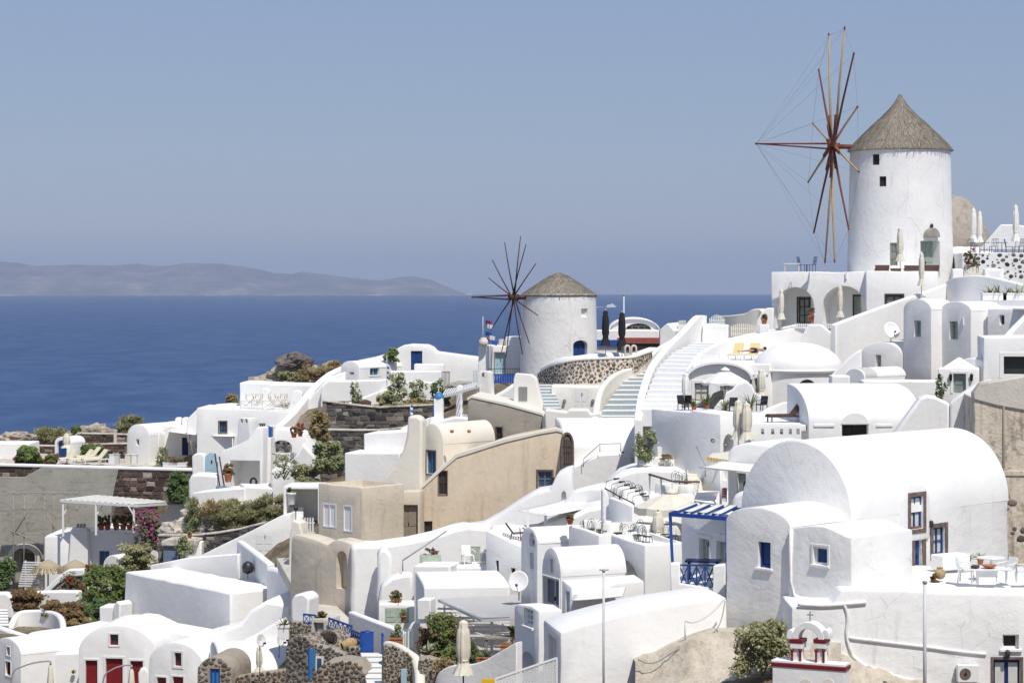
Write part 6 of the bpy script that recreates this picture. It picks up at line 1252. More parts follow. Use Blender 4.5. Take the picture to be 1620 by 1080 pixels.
# low white roof in the foreground
fr = Fr(886, 80, -10); t = thing('low_roof_house', 'low white house with smooth humped roof in the bottom centre', 'house', fr.P(0, zof(1080, 80))); block(t, fr, [(886, 1200), (1150, 1200), (1150, 944), (1100, 951), (1040, 960), (1006, 967), (960, 978), (920, 989), (886, 1000)], 3.2, bev=.12, lops=[((868, 880, 1006, 1090), dict(kind='door', frame='curtain', pane='curtain', rec=.2))], mat='white')
q = thing('handrail', 'white curved handrail with one post on the low roof wall', 'handrail', W(1085, 1015, 79)); pts = catmull([W(*p) for p in ((1084, 981, 79.6), (1095, 984, 79.6), (1112, 978, 79.9), (1132, 963, 80.2), (1147, 945, 80.4))], 4); MB().tube(pts, .03, 8).build('rail', 'pole_white', q); MB().tube([W(1084, 981, 79.6), W(1084, 1015, 79.6)], .03, 8).build('post', 'pole_white', q)
q = thing('cable', 'thin grey cable sagging along the wall above the earth bank', 'cable', W(1060, 1030, 79)); MB().tube(catmull([W(*p) for p in ((1147, 950, 79.8), (1138, 988, 79.0), (1112, 1012, 78.6), (1070, 1028, 78.5), (1040, 1046, 78.4), (1022, 1048, 78.4), (1010, 1042, 78.6))], 4), .022, 6).build('line', 'concrete', q)
# vaulted houses left of it
fr = Fr(886, 90.5, 66); t = thing('vault_house', 'small white vaulted house with tall glazed door beside the lower cafe wall', 'house', fr.P(0, zof(1000, 90))); _, s0, s1, zs, za, zb = vault(t, fr, 857, 887, 912, 866, 1060, 2.9, ops=[((860, 885, 914, 985), dict(kind='glazed', frame='white_paint', pane='glass_blue', surround='white', sw=.06)), ((870, 875, 884, 906), dict(frame='white_paint', pane='glass_blue', bars=(0, 0)))])
fr = Fr(850, 97, 66); t = thing('vault_house', 'tall narrow white vaulted house with arched window left of the small vault', 'house', fr.P(0, zof(980, 97))); vault(t, fr, 824, 850, 860, 834, 1040, 6.0, ops=[((837, 846, 842, 864), dict(frame='white_paint', pane='glass_blue', arch=.5, bars=(0, 1))), ((838, 844, 874, 900), dict(frame='white_paint', pane='glass_blue', bars=(0, 0)))])
fr = Fr(903, 88.5, 60); t = thing('annex', 'low white annex with dark slot door right of the small vaulted house', 'house', fr.P(0, zof(970, 88))); block(t, fr, [(888, 1050), (904, 1050), (904, 928), (888, 916)], 3.4, ops=[((895, 901, 935, 985), dict(frame='white_paint', pane='glass', bars=(0, 0)))])
t = thing('reed_awning', 'pale rough awning roof between the annex and the arched niche', 'awning', W(940, 945, 88)); sheet(t, 'canvas', [W(904, 948, 87), W(985, 941, 86.5), W(990, 926, 89), W(915, 930, 90)], 'canvas_white', sag=.04, th_=.06)
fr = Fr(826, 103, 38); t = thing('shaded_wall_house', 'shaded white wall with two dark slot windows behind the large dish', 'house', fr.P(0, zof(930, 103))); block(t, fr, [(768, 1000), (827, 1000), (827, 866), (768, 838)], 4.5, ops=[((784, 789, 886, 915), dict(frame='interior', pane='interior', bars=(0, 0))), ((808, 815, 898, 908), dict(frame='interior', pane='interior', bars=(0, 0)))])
dish('large white satellite dish in front of the shaded wall', 820, 919, 95, .43, 12, ypole=950, tilt=20)
q = thing('deck_chair', 'dark wooden deck chair on the white roof left of the tall vault', 'chair', W(812, 853, 104)); b = BASE[q.name]
for s in (-.25, .25): MB().bar(b + V((-.35, s, .75)), b + V((.0, s, .28)), .04).build('back_post', 'brown', q); MB().bar(b + V((0, s, .28)), b + V((.5, s, .32)), .04).build('seat_rail', 'brown', q); MB().bar(b + V((.35, s, 0)), b + V((.3, s, .5)), .04).build('leg', 'brown', q); MB().bar(b + V((-.15, s, 0)), b + V((-.05, s, .34)), .04).build('leg', 'brown', q)
for k in range(5): MB().bar(b + V((-.33 + .075 * k, -.25, .72 - .1 * k)), b + V((-.33 + .075 * k, .25, .72 - .1 * k)), .05, .02).build('slat', 'brown', q)
for k in range(4): MB().bar(b + V((.06 + .12 * k, -.25, .30)), b + V((.06 + .12 * k, .25, .30)), .06, .02).build('slat', 'brown', q)
t = thing('shade_sail', 'white canvas shade sail on posts below the iron door', 'awning', W(850, 850, 107)); sheet(t, 'canvas', [W(818, 807, 107), W(868, 815, 104), W(950, 797, 108), W(900, 787, 112)], 'canvas_white', sag=.08)
for px, y0, y1, Y in ((835, 806, 850, 105.5), (863, 811, 845, 104.5)): MB().bar(W(px, y0, Y), W(px, y1, Y), .12).build('post', 'white_paint', t)
fr = Fr(900, 106, 2); t = thing('white_terrace', 'broad white terrace wall under the shade sail', 'terrace', fr.P(0, zof(870, 106))); block(t, fr, [(770, 960), (962, 960), (962, 798), (930, 803), (905, 815), (870, 828), (840, 842), (800, 838), (770, 842)], 3, bev=.2)
fr = Fr(905, 110, 20); block(t, fr, [(876, 880), (956, 880), (956, 770), (935, 768), (905, 775), (885, 800), (876, 830)], 2, bev=.2, name='upper_bank')
fr = Fr(845, 113, 4); t = thing('stepped_wall', 'white wall climbing in steps below the beige house window', 'wall', fr.P(0, zof(860, 113))); block(t, fr, [(720, 960), (905, 960), (905, 742), (893, 745), (880, 752), (870, 775), (850, 778), (835, 786), (812, 800), (790, 815), (760, 832), (735, 836), (720, 842)], 3, bev=.12, ops=[((888, 896, 776, 800), dict(kind='niche', arch=.25, rec=.3))])
# ------------------------------------------------------------------ bottom centre: pergola court
Yf = 99; t = thing('court_house', 'white vaulted house with flat lantern behind the slatted pergola', 'house', W(740, 1000, Yf)); X0 = XofZ(671, Yf); f = Fr(yaw=82, o=(X0, Yf)); ze = zof(931, Yf); za = zof(908, 102)
prof = [(0, zof(1120, Yf)), (0, ze)] + [(-3 + 3 * math.cos(R(a)), ze + (za - ze) * math.sin(R(a))) for a in range(8, 91, 10)] + [(-4, za), (-4, zof(1120, Yf))]; solid(t, 'wall', 'white', f, prof, 0, XofZ(808, Yf) - X0, (), bev=.08)
o = W(745, 912, 101.5); block(t, Fr(745, 101, 5), [(736, 930), (755, 930), (755, 912), (750, 907), (740, 907), (736, 912)], .6, name='roof_vent', bev=.03)
q = thing('pergola', 'white slatted pergola throwing striped shade on the court wall', 'pergola', W(778, 1036, 93)); C = [W(762, 981, 92.5), W(828, 978, 91), W(822, 944, 98.6), W(694, 949, 98.6)]
for a, b in ((0, 1), (0, 3), (3, 2)): MB().bar(C[a], C[b], .08, .12).build('beam', 'white_paint', q)
n = 22
for k in range(n): f_ = (k + .5) / n; MB().bar(C[0].lerp(C[3], f_) + V((0, 0, .09)), C[1].lerp(C[2], f_) + V((0, 0, .09)), .20, .025).build('slat', 'slat_grey', q)
MB().bar(W(778, 980, 92.6), W(778, 1040, 92.6), .12).build('post', 'white_paint', q)
fr = Fr(805, 96, 20); a, z0 = fr.sz(690, 1045); b, z1 = fr.sz(803, 955); q = thing('sun_stripe_slats', 'white horizontal slats imitating sunlit stripes on the court wall under the pergola', 'screen', fr.P((a + b) / 2, z0)); ff = Fr(yaw=4, o=W(748, 1040, 98.7)); a, z0 = ff.sz(692, 1048); b, z1 = ff.sz(806, 958)  # white slats stand in for stripes of sunlight on the shaded court wall
for k in range(13): MB().box(ff, a, b, z0 + (z1 - z0) * k / 13, z0 + (z1 - z0) * (k + .5) / 13, 0, .03).build('slat', 'white_paint', q)
for s in (a + .3, (a + b) / 2, b - .3): MB().box(ff, s - .04, s + .04, z0, z1, .035, .1).build('post', 'white_paint', q)
closed_umbrella('large cream closed parasol in the pergola court at bottom centre', 733, 979, 1090, 83.2, 'canvas', .26, yskirt=1066, polemat='metal_dark')
shrub('climbing_shrub', 'green and russet climbing shrub left of the striped court wall', 700, 1044, 94, 64, 74, 'leaf_green', 3200, .075, flowers=('leaf_brown', 380, .07), clumps=22); shrub('russet_shrub', 'reddish-brown leafy shrub beside the white pillar', 673, 1030, 94.6, 30, 42, 'leaf_brown', 900, .07)
shrub('low_shrub', 'low yellow-green shrub beside the closed parasol in the court', 713, 1046, 92, 30, 26, 'leaf_green', 800, .06); shrub('dark_shrub', 'dark leafy plant right of the closed parasol in the court', 748, 1046, 90.5, 20, 34, 'leaf_dark', 420, .08)
potted('agave', 'spiky pale agave on the stone planter in the court', 678, 1042, 92.5, .2, .2, .7, .9, 'agave', agave=True, cat='agave')
potted('flower_trough', 'spiky plant in a long terracotta trough before the pergola post', 767, 1050, 88.5, .2, .3, .45, .7, 'leaf_green', 'terracotta', agave=True, square=True, wbox=.6); potted('flower_trough', 'empty terracotta trough under the pergola beside the grey table', 801, 1030, 90.5, .16, .28, .1, .3, 'leaf_dry', 'terracotta', square=True, wbox=.45); potted('potted_plant', 'bright green potted plant at the right end of the pergola court', 811, 1008, 92, .14, .2, .4, .45, 'leaf_green')
q = thing('garden_table', 'grey weathered table under the slatted pergola', 'table', W(790, 1028, 92)); f_ = Fr(yaw=0, o=W(790, 1028, 92)); zb = zof(1030, 92); MB().box(f_, -.6, .6, zb + .55, zb + .62, -.35, .35).build('tabletop', 'weathered_plank', q)
for x in (-.55, .48):
 for y in (-.28, .22): MB().box(f_, x, x + .07, zb, zb + .55, y, y + .06).build('leg', 'weathered_plank', q)
t = thing('court_wall', 'white curved parapet rising to the right in front of the court', 'wall', W(760, 1070, 84.5)); ribbon(t, 'wall', [(694, 1085, 86.5), (700, 1062, 86.2), (720, 1051, 85.8), (745, 1050, 85.4), (770, 1043, 85), (792, 1031, 84.6), (822, 1014, 84)], 4, .35)
fr = Fr(852, 84.5, 68); t = thing('barred_window_house', 'shaded white house with a white-barred window and arched niche above the lattice', 'house', fr.P(0, zof(1080, 84))); block(t, fr, [(813, 1150), (852, 1150), (852, 966), (840, 958), (818, 955), (813, 957)], Lto(fr, 0, 890), ops=[((829, 843, 962, 990), dict(frame='white_paint', pane='glass_pale', bars=(2, 2), sill='white')), ((824, 847, 1030, 1080), dict(kind='niche', arch=.5, rec=.5))])
fr = Fr(835, 79, -6); q = thing('lattice_panel', 'white diagonal lattice panel at the bottom edge', 'lattice', fr.P(0, zof(1085, 79))); pts = [(784, 1130), (881, 1130), (881, 1040), (784, 1073)]; P = [fr.sz(*p) for p in pts]; mk = poly_mask(fr, pts); m = MB(); a = P[0][0]; b = P[1][0]; zl = P[0][1]; zt = max(p[1] for p in P)
def topz(s): return P[3][1] + (P[2][1] - P[3][1]) * (s - a) / (b - a)
for k in range(-30, 60):
 for sg in (1, -1):
  s = a + k * .11 if sg > 0 else b - k * .11; seg = []
  for j in range(60):
   z = zl + (zt - zl) * j / 59; x = s + sg * (z - zl)
   if a <= x <= b and z <= topz(x): seg.append((x, z))
  if len(seg) > 2: (x0, q0), (x1, q1) = seg[0], seg[-1]; m.bar(fr.P(x0, q0, 0 if sg > 0 else .014), fr.P(x1, q1, 0 if sg > 0 else .014), .035, .012, up=fr.n)
o = m.build('lath', 'white_paint', q); o['kind'] = 'stuff'; m = MB(); m.bar(fr.P(a, zl), fr.P(*P[3]), .06).build('frame_post', 'white_paint', q); MB().bar(fr.P(*P[3]), fr.P(*P[2]), .06).build('frame_rail', 'white_paint', q); MB().bar(fr.P(b, zl), fr.P(*P[2]), .06).build('frame_post', 'white_paint', q)
fr = Fr(772, 82, 0); q = thing('yellow_sign', 'plain yellow panel at the bottom edge left of the lattice', 'panel', fr.P(0, zof(1090, 82))); MB().box(fr, fr.sz(762, 1080)[0], fr.sz(786, 1080)[0], zof(1120, 82), zof(1073, 82), 0, .04).build('board', 'yellow', q, bevel=.01); MB().box(fr, fr.sz(762, 1080)[0] + .05, fr.sz(786, 1080)[0] - .05, zof(1130, 82), zof(1120, 82), .005, .035).build('leg', 'metal_grey', q)
# white stair houses between the beige house and the court
fr = Fr(559, 112.5, 42); t = thing('niche_wall', 'curved sand-coloured wall with a tall arched niche below the beige house', 'wall', fr.P(0, zof(980, 112))); block(t, fr, [(457, 1010), (560, 1010), (560, 862), (548, 856), (532, 852), (523, 856), (518, 861), (500, 853), (480, 847), (465, 844), (459, 850)], 1.2, mat='sand_plaster', bev=.2, ops=[((532, 549, 871, 931), dict(kind='niche', arch=.45, rec=.45))])
fr = Fr(560, 111.8, -8); t = thing('stair_house', 'white stepped house front with rounded buttress and handrail', 'house', fr.P(0, zof(990, 111))); block(t, fr, [(556, 1010), (780, 1010), (780, 836), (740, 832), (720, 836), (690, 846), (650, 855), (600, 862), (572, 862), (556, 864)], 2.2, bev=.18)
block(t, Fr(610, 110, -4), [(597, 1000), (625, 1000), (620, 880), (612, 869), (602, 868), (597, 880)], 1.4, name='buttress', bev=.15); block(t, Fr(640, 108.5, -5), [(600, 1000), (654, 1000), (654, 908), (640, 908), (620, 913), (604, 925), (600, 945)], 1.2, name='curved_wall', bev=.15)
handrail(t, [(637, 886, 109), (706, 840, 110.4)], .035, 'metal_grey', (0,), .5)
t = thing('white_block', 'plain white cube below the handrail stairs', 'wall', W(690, 990, 106)); fr = Fr(712, 106, 15); block(t, fr, rect(654, 712, 894, 1010), Lto(fr, 0, 716) + 1.2); fr = Fr(775, 107, 2); block(t, fr, rect(712, 778, 896, 1010), 2, name='terrace_floor')
q = thing('planter', 'cream trough with purple flowers under the handrail', 'planter', W(681, 892, 108)); fr = Fr(681, 108, 0); MB().box(fr, -.5, .5, zof(892, 108), zof(877, 108), -.2, .2).build('trough', 'green_pale', q, bevel=.02); g = np.random.default_rng(4); p, d, s = blob_points(W(681, 873, 108), .45, .15, .2, 260, g, 8); leaves_mesh('foliage', p, d, .05, 'leaf_dark', q, tshade=s); kk = g.integers(0, len(p), 60); leaves_mesh('flower', p[kk] + d[kk] * .05, d[kk], .05, 'petal_pink', q)
q = put('plc', None, 'white plastic chair on the small white terrace', V((XofZ(740, 108), 108, zof(896, 107) + .01)), R(20))
q = thing('air_conditioner', 'beige air conditioner at the right of the small white terrace', 'air conditioner', W(764, 893, 108)); fr = Fr(764, 108, 30); z0 = zof(896, 107) + .02; MB().box(fr, -.2, .2, z0, z0 + .62, 0, .7).build('casing', 'canvas', q, bevel=.02); MB().box(fr, -.15, .15, z0 + .12, z0 + .5, -.012, 0).build('fan_grille', 'metal_grey', q)
fr = Fr(752, 110.5, 0); q = thing('green_panel', 'pale green upright panel behind the plastic chair', 'panel', fr.P(0, zof(893, 110))); MB().box(fr, fr.sz(745, 880)[0], fr.sz(760, 880)[0], zof(893, 110.4), zof(864, 110.4), -.1, -.05).build('board', 'green_pale', q); MB().box(fr, fr.sz(745, 880)[0], fr.sz(760, 880)[0], zof(864, 110.4), zof(862.5, 110.4), -.12, -.03).build('top_rail', 'white_paint', q)
fr = Fr(655, 104, -3); t = thing('hatch_bench', 'white masonry bench with pale green hatch', 'bench', fr.P(0, zof(980, 104))); block(t, fr, rect(599, 656, 956, 1020), 1.6, mat='ivory', bev=.06, ops=[((609, 647, 961, 985), dict(kind='door', frame='green_pale', pane='green_pale', rec=.05))])
potted('flower_bowl', 'red and green flowers in a terracotta bowl on the hatch bench', 627, 956, 104.8, .26, .26, .4, .6, 'leaf_green', flowers=('petal_red', 30, .06))
t = thing('ramp_wall', 'shaded white ramp wall descending to the blue gate', 'wall', W(600, 1010, 101)); ribbon(t, 'wall', [(556, 966, 104), (590, 979, 102), (625, 992, 100), (640, 1000, 99.4)], 3, .35, smooth=False); ribbon(t, 'stub', [(672, 990, 98.5), (655, 983, 98.4), (643, 1002, 98.3)], 2.6, .3)
potted('potted_plant', 'thin plant in a terracotta pot on the ramp wall end', 638, 984, 99, .14, .3, .3, .3, 'leaf_grey')
fr = Fr(668, 97.2, 15); t = thing('white_pillar', 'white pillar with wide cap left of the russet shrub', 'pillar', fr.P(0, zof(1040, 97))); block(t, fr, rect(660, 681, 948, 980), .8, name='cap', bev=.04); block(t, fr, rect(663, 679, 978, 1080), .6, d0=.1, name='shaft', bev=.04)
fr = Fr(646, 97.6, 0); q = thing('metal_gate', 'grey barred gate behind the terracotta planter', 'gate', fr.P(0, zof(1022, 97))); a, z0 = fr.sz(637, 1024); b, z1 = fr.sz(653, 996)
for k in range(7): MB().box(fr, a + (b - a) * k / 6 - .015, a + (b - a) * k / 6 + .015, z0, z1, 0, .03).build('bar', 'green_grey', q)
MB().box(fr, a, b, z1, z1 + .04, 0, .03).build('top_rail', 'green_grey', q)
potted('box_planter', 'grey-green plant in a square terracotta planter by the blue gate', 626, 1022, 95.5, .22, .4, .55, .6, 'leaf_grey', 'terracotta', square=True, wbox=.55)
# earth bank at the bottom
def bank(name, cols, label=None):
 """a bank of soil: each column is (px, y of its top edge, Y top, y foot, Y foot)"""
 vs = []; nr = 14; xs = np.linspace(cols[0][0], cols[-1][0], 60)
 for x in xs:
  yt, Yt, yf, Yf_ = [float(np.interp(x, [c[0] for c in cols], [c[i] for c in cols])) for i in (1, 2, 3, 4)]; a = W(x, yt, Yt); b = W(x, yf, Yf_)
  back = a + V((0, 2.5, -.2)); rows = [back]
  for j in range(nr): f = j / (nr - 1); p = a.lerp(b, f); p.z = a.z + (b.z - a.z) * f ** .55; e = .26 * mnoise.fractal(p * 1.1, 1, 2, 5) + .12 * abs(mnoise.noise(p * 4)); rows.append(p + V((0, -abs(e) * (1 if j else .2), e * .6)))
  vs += rows
 n = nr + 1; o = MB().quads(vs, [(i * n + j, (i + 1) * n + j, (i + 1) * n + j + 1, i * n + j + 1) for i in range(59) for j in range(n - 1)], True).build(name, 'pale_earth', None, recalc=True, loc=vs[0]); tag(o, kind='structure'); return o
m_, nt, b_ = base_mat('pale_earth', .95, .1); v_ = coords(nt); n1 = noise_n(nt, .9, 9, .7, v_); n2 = noise_n(nt, 5, 8, .75, v_); c_ = ramp(nt, n1.outputs[0], [(.3, (.46, .40, .31)), (.5, (.66, .59, .48)), (.7, (.77, .71, .61))]).outputs[0]; c_ = mixc(nt, ramp(nt, n2.outputs[0], [(.52, (0, 0, 0)), (.66, (.6,) * 3)]).outputs[0], c_, (.34, .28, .2)); nt.links.new(c_, b_.inputs['Base Color']); bump(nt, b_, n2.outputs[0], .8, .15)
bank('earth_bank', [(1005, 1046, 79.2, 1110, 77), (1040, 1035, 79, 1110, 76.5), (1090, 1014, 78.4, 1110, 76), (1130, 1000, 78.8, 1110, 75.5), (1175, 1000, 78.6, 1110, 75.2), (1260, 1000, 77.6, 1110, 75), (1330, 1020, 77.0, 1110, 75)])
bank('earth_slope', [(1310, 1030, 77.0, 1120, 75), (1360, 1048, 77, 1130, 75), (1420, 1066, 77, 1140, 75), (1480, 1085, 77, 1150, 75)])
# ------------------------------------------------------------------ bottom left of centre: stone court with blue gate
def stone_wall(label, fr, pts, L, size=.19, mat='rubble_grey', mort='mortar', seed=1, name='stone_wall', coping=None, keep=.99, gap=.06, asp=1.25, bulge=.05, sides_=True):
 size *= .62; t = thing(name, label, 'wall', fr.P(*fr.sz(*pts[0]))); block(t, fr, pts, L, mat=mort, bev=.06)
 xs = [p[0] for p in pts]; ys = [p[1] for p in pts]; stone_face(t, fr, min(xs), max(xs), min(ys), max(ys), size, mat, asp, gap, bulge, seed, poly_mask(fr, pts), keep)
 return t
stone_wall('mottled stone wall with dark lava stones left of the grey niche box', Fr(494, 104, 10), [(452, 1060), (494, 1060), (494, 985), (456, 983)], .6, .2, seed=21)
t = stone_wall('stone wall under the blue lattice fence', Fr(560, 101, 12), [(520, 1060), (572, 1060), (572, 1018), (553, 1006), (530, 995), (520, 990)], .6, .2, 'rubble_grey', seed=22)
stone_wall('low mottled stone wall below the lying clay jar', Fr(572, 98, 8), [(538, 1080), (573, 1080), (573, 1026), (556, 1022), (540, 1028)], .8, .2, seed=23)
t = thing('stone_vault', 'rounded rubble-stone vault roof above the blue door', 'roof', W(478, 1060, 98)); fr = Fr(500, 98.5, 40); s0 = fr.sz(452, 1040)[0]; s1 = fr.sz(500, 1040)[0]; zs = fr.sz(500, 1042)[1]; za = fr.sz(476, 1004)[1]; solid(t, 'wall', 'mortar', fr, arch_prof(s0, s1, zs - 3, zs, za, 16), 0, 2.4, bev=.05);
c_, r_ = (s0 + s1) / 2, (s1 - s0) / 2
def vault_fn(u, v): a = math.pi * (1 - v / 3.2); p = fr.P(c_ + r_ * math.cos(a), zs + (za - zs) * math.sin(a), u); n = (fr.t * math.cos(a) / r_ + V((0, 0, math.sin(a) / (za - zs)))).normalized(); return p, n
stones(t, vault_fn, 2.4, 3.2, .17, 'rubble_grey', 1.15, .08, .03, seed=24); stone_face(t, fr, 452, 500, 1006, 1090, .19, 'rubble_grey', seed=25, mask=lambda s, z: ((s - c_) / r_) ** 2 + max(0, (z - zs) / (za - zs)) ** 2 < .95)
stone_wall('grey stone wall with small white window behind the front rubble bastion', Fr(540, 96, 14), [(488, 1100), (545, 1100), (545, 1034), (520, 1024), (495, 1018), (488, 1022)], .5, .18, 'rubble_grey', seed=26)
q = thing('blue_door', 'narrow bright blue door leaf in the rubble wall', 'door', W(493, 1068, 95.4)); fr = Fr(493, 95.3, 20); a, z0 = fr.sz(489, 1075); b, z1 = fr.sz(498, 1026); MB().box(fr, a, b, z0, z1, 0, .06).build('leaf', 'blue_mid', q, bevel=.01); MB().box(fr, a - .04, a, z0, z1 + .04, -.02, .08).build('frame', 'blue_bright', q); MB().box(fr, b - .08, b - .04, z0 + .4, z0 + .5, -.03, 0).build('handle', 'metal_dark', q)
q = thing('small_window', 'small white-framed window in the grey stone wall beside the blue door', 'window', W(506, 1060, 95.6)); fr = Fr(506, 95.8, 14); a, z0 = fr.sz(500, 1062); b, z1 = fr.sz(512, 1038); MB().box(fr, a, b, z0, z1, -.06, .04).build('frame', 'white_paint', q); MB().box(fr, a + .07, b - .07, z0 + .07, z1 - .07, -.075, -.061).build('pane', 'glass_blue', q)
stone_wall('front rubble bastion of round reddish stones at the bottom edge', Fr(560, 93.5, 10), [(486, 1130), (584, 1130), (578, 1064), (566, 1048), (540, 1044), (515, 1048), (498, 1062), (488, 1085)], 1.5, .24, 'rubble', seed=27)
stone_wall('long low rubble wall at the bottom edge below the white vault roof', Fr(430, 112, 12), [(362, 1130), (490, 1130), (490, 1058), (440, 1061), (400, 1066), (362, 1072)], .8, .24, 'rubble', seed=28)
stone_wall('dark lava stone wall right of the blue gate steps', Fr(658, 91.5, -12), [(606, 1140), (662, 1140), (662, 1048), (640, 1030), (622, 1020), (608, 1020)], .5, .17, 'rubble_grey', 'mortar', seed=29)
t = thing('cream_coping', 'rounded cream coping wall beside the blue gate steps', 'wall', W(640, 1035, 92)); ribbon(t, 'wall', [(612, 1013, 95), (630, 1018, 93.6), (646, 1028, 92.4), (658, 1038, 91.6), (664, 1060, 90.6), (664, 1090, 89.6)], 1.0, .4, 'cream', bev=.12)
stone_wall('rough brown stone planter wall with dry plants in the court', Fr(700, 90.5, -4), [(664, 1140), (718, 1140), (722, 1052), (700, 1046), (680, 1040), (664, 1042)], .8, .16, 'rubble_grey', seed=30)
shrub('dry_grass', 'dry hanging plants on the brown stone planter wall', 698, 1062, 89.8, 48, 26, 'leaf_dry', 500, .06, stem=False)
q = thing('pale_shutter', 'pale blue shutter panel in the dark lava wall at the bottom edge', 'shutter', W(640, 1080, 91)); fr = Fr(638, 91.1, -12); a, z0 = fr.sz(634, 1110); b, z1 = fr.sz(643, 1057); MB().box(fr, a, b, z0, z1, -.06, .02).build('leaf', 'blue_pale', q, bevel=.01); MB().box(fr, a + .04, b - .04, z0 + .1, z1 - .1, -.07, -.061).build('panel', 'blue_pale', q)
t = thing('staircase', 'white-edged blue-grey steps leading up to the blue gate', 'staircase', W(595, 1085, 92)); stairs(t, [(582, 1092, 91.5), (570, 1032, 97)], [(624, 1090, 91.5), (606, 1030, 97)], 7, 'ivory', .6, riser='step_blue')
def blue_fence(label, x0, x1, y0a, y0b, h, Ya, Yb):
 A, B = W(x0, y0a, Ya), W(x1, y0b, Yb); t = thing('blue_fence', label, 'fence', A - V((0, 0, h)), 'blue lattice fences'); MB().bar(A, B, .06, .08).build('top_rail', 'blue_bright', t); MB().bar(A - V((0, 0, h)), B - V((0, 0, h)), .05, .06).build('bottom_rail', 'blue_bright', t); n = max(2, int((B - A).length / .32))
 for k in range(n + 1):
  p = A.lerp(B, k / n); MB().bar(p, p - V((0, 0, h)), .035).build('baluster', 'blue_bright', t)
  if k < n: q = A.lerp(B, (k + 1) / n); MB().bar(p, q - V((0, 0, h)), .025).build('brace', 'blue_bright', t); MB().bar(q, p - V((0, 0, h)), .025).build('brace', 'blue_bright', t)
 return t
blue_fence('short blue lattice fence above the mottled stone wall', 480, 500, 971, 973, .38, 103.5, 103); blue_fence('blue lattice fence on the stone wall descending toward the gate', 520, 557, 977, 990, .48, 101.8, 100.5); blue_fence('steeper blue lattice fence panel next to the blue gate', 556, 573, 996, 1003, .6, 99.5, 98)
q = thing('blue_gate', 'solid bright blue gate leaf at the top of the steps', 'gate', W(581, 1036, 97.2)); fr = Fr(582, 97.2, 4); a, z0 = fr.sz(572, 1034); b, z1 = fr.sz(591, 1000); MB().box(fr, a, b, z0, z1, 0, .05).build('leaf', 'blue_bright', q, bevel=.015); MB().tube([fr.P(a, z1, .02), fr.P((a + b) / 2, z1 + .07, .02), fr.P(b, z1, .02)], .04, 6).build('top_moulding', 'blue_bright', q); MB().box(fr, a - .05, a, z0, z1 + .05, -.02, .06).build('hinge_post', 'blue_bright', q)
q = thing('blue_gate_post', 'blue gate post right of the open passage', 'post', W(606, 1040, 96.6)); MB().bar(W(605, 1042, 96.6), W(605, 1003, 96.6), .1).build('post', 'blue_bright', q); MB().lathe(W(605, 1003, 96.6), [(.07, 0), (.07, .04), (.01, .09)], 8).build('cap', 'blue_bright', q)
q = thing('niche_box', 'grey framed square masonry niche on the stone wall', 'niche', W(505, 1008, 102)); fr = Fr(520, 102, 20); block(q, fr, rect(493, 521, 978, 1030), 1.2, mat='pale_stone', bev=.03, ops=[((496, 512, 984, 1008), dict(kind='hole', rec=.35))]); fr2 = fr; a, z0 = fr.sz(501, 1006); b, z1 = fr.sz(511, 992); MB().box(fr, a, b, z0, z1, .15, .3).build('inner_box', 'metal_grey', q)
shrub('dry_bush_ball', 'round dry brown bush ball on the niche box', 509, 980, 102.4, 20, 15, 'leaf_brown', 500, .05)
q = thing('clay_jar', 'big ochre clay jar lying on its side by the blue gate', 'jar', W(553, 1022, 98.6)); c = W(553, 1018, 98.5); ax = V((.85, .35, .25)).normalized(); m = MB(); N = 20; x_ = ax.cross(V((0, 0, 1))).normalized(); y_ = ax.cross(x_); vs = []
pr = [(-.34, .13), (-.36, .17), (-.30, .18), (-.2, .22), (0, .27), (.2, .22), (.32, .12), (.36, .02)]
for e, r in pr: vs += [c + ax * e + (x_ * math.cos(2 * math.pi * k / N) + y_ * math.sin(2 * math.pi * k / N)) * r for k in range(N)]
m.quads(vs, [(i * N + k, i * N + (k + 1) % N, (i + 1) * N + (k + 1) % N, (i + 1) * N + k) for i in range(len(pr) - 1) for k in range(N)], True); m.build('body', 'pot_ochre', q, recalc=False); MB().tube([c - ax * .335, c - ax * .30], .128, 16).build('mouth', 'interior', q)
q = thing('wire_basket', 'dark round woven basket behind the lying clay jar', 'basket', W(520, 1018, 99.5)); c = W(519, 1009, 99.6); m = MB()
for k in range(9): a = k * math.pi / 9; m.tube([c + V((math.cos(a) * math.cos(b) * .4, math.sin(a) * math.cos(b) * .25, math.sin(b) * .34)) for b in [i * 2 * math.pi / 16 for i in range(17)]], .022, 5, caps=False)
o = m.build('cane', 'wood_old', q, recalc=False); o['kind'] = 'stuff'; MB().lathe(c, [(.02, -.28), (.27, -.18), (.3, 0), (.2, .22), (.02, .27)], 14).build('lining', 'interior', q)
potted('agave', 'spiky agave in a white box planter left of the mottled wall', 449, 1010, 104, .24, .65, .55, .8, 'agave', 'white', agave=True, square=True, wbox=.5)
fr = Fr(486, 106, 20); t = thing('white_chimney', 'stubby white chimney block above the agave planter', 'chimney', fr.P(0, zof(985, 106))); block(t, fr, [(459, 1020), (488, 1020), (488, 965), (489, 946), (480, 938), (466, 940), (460, 950)], 1.2, bev=.1)
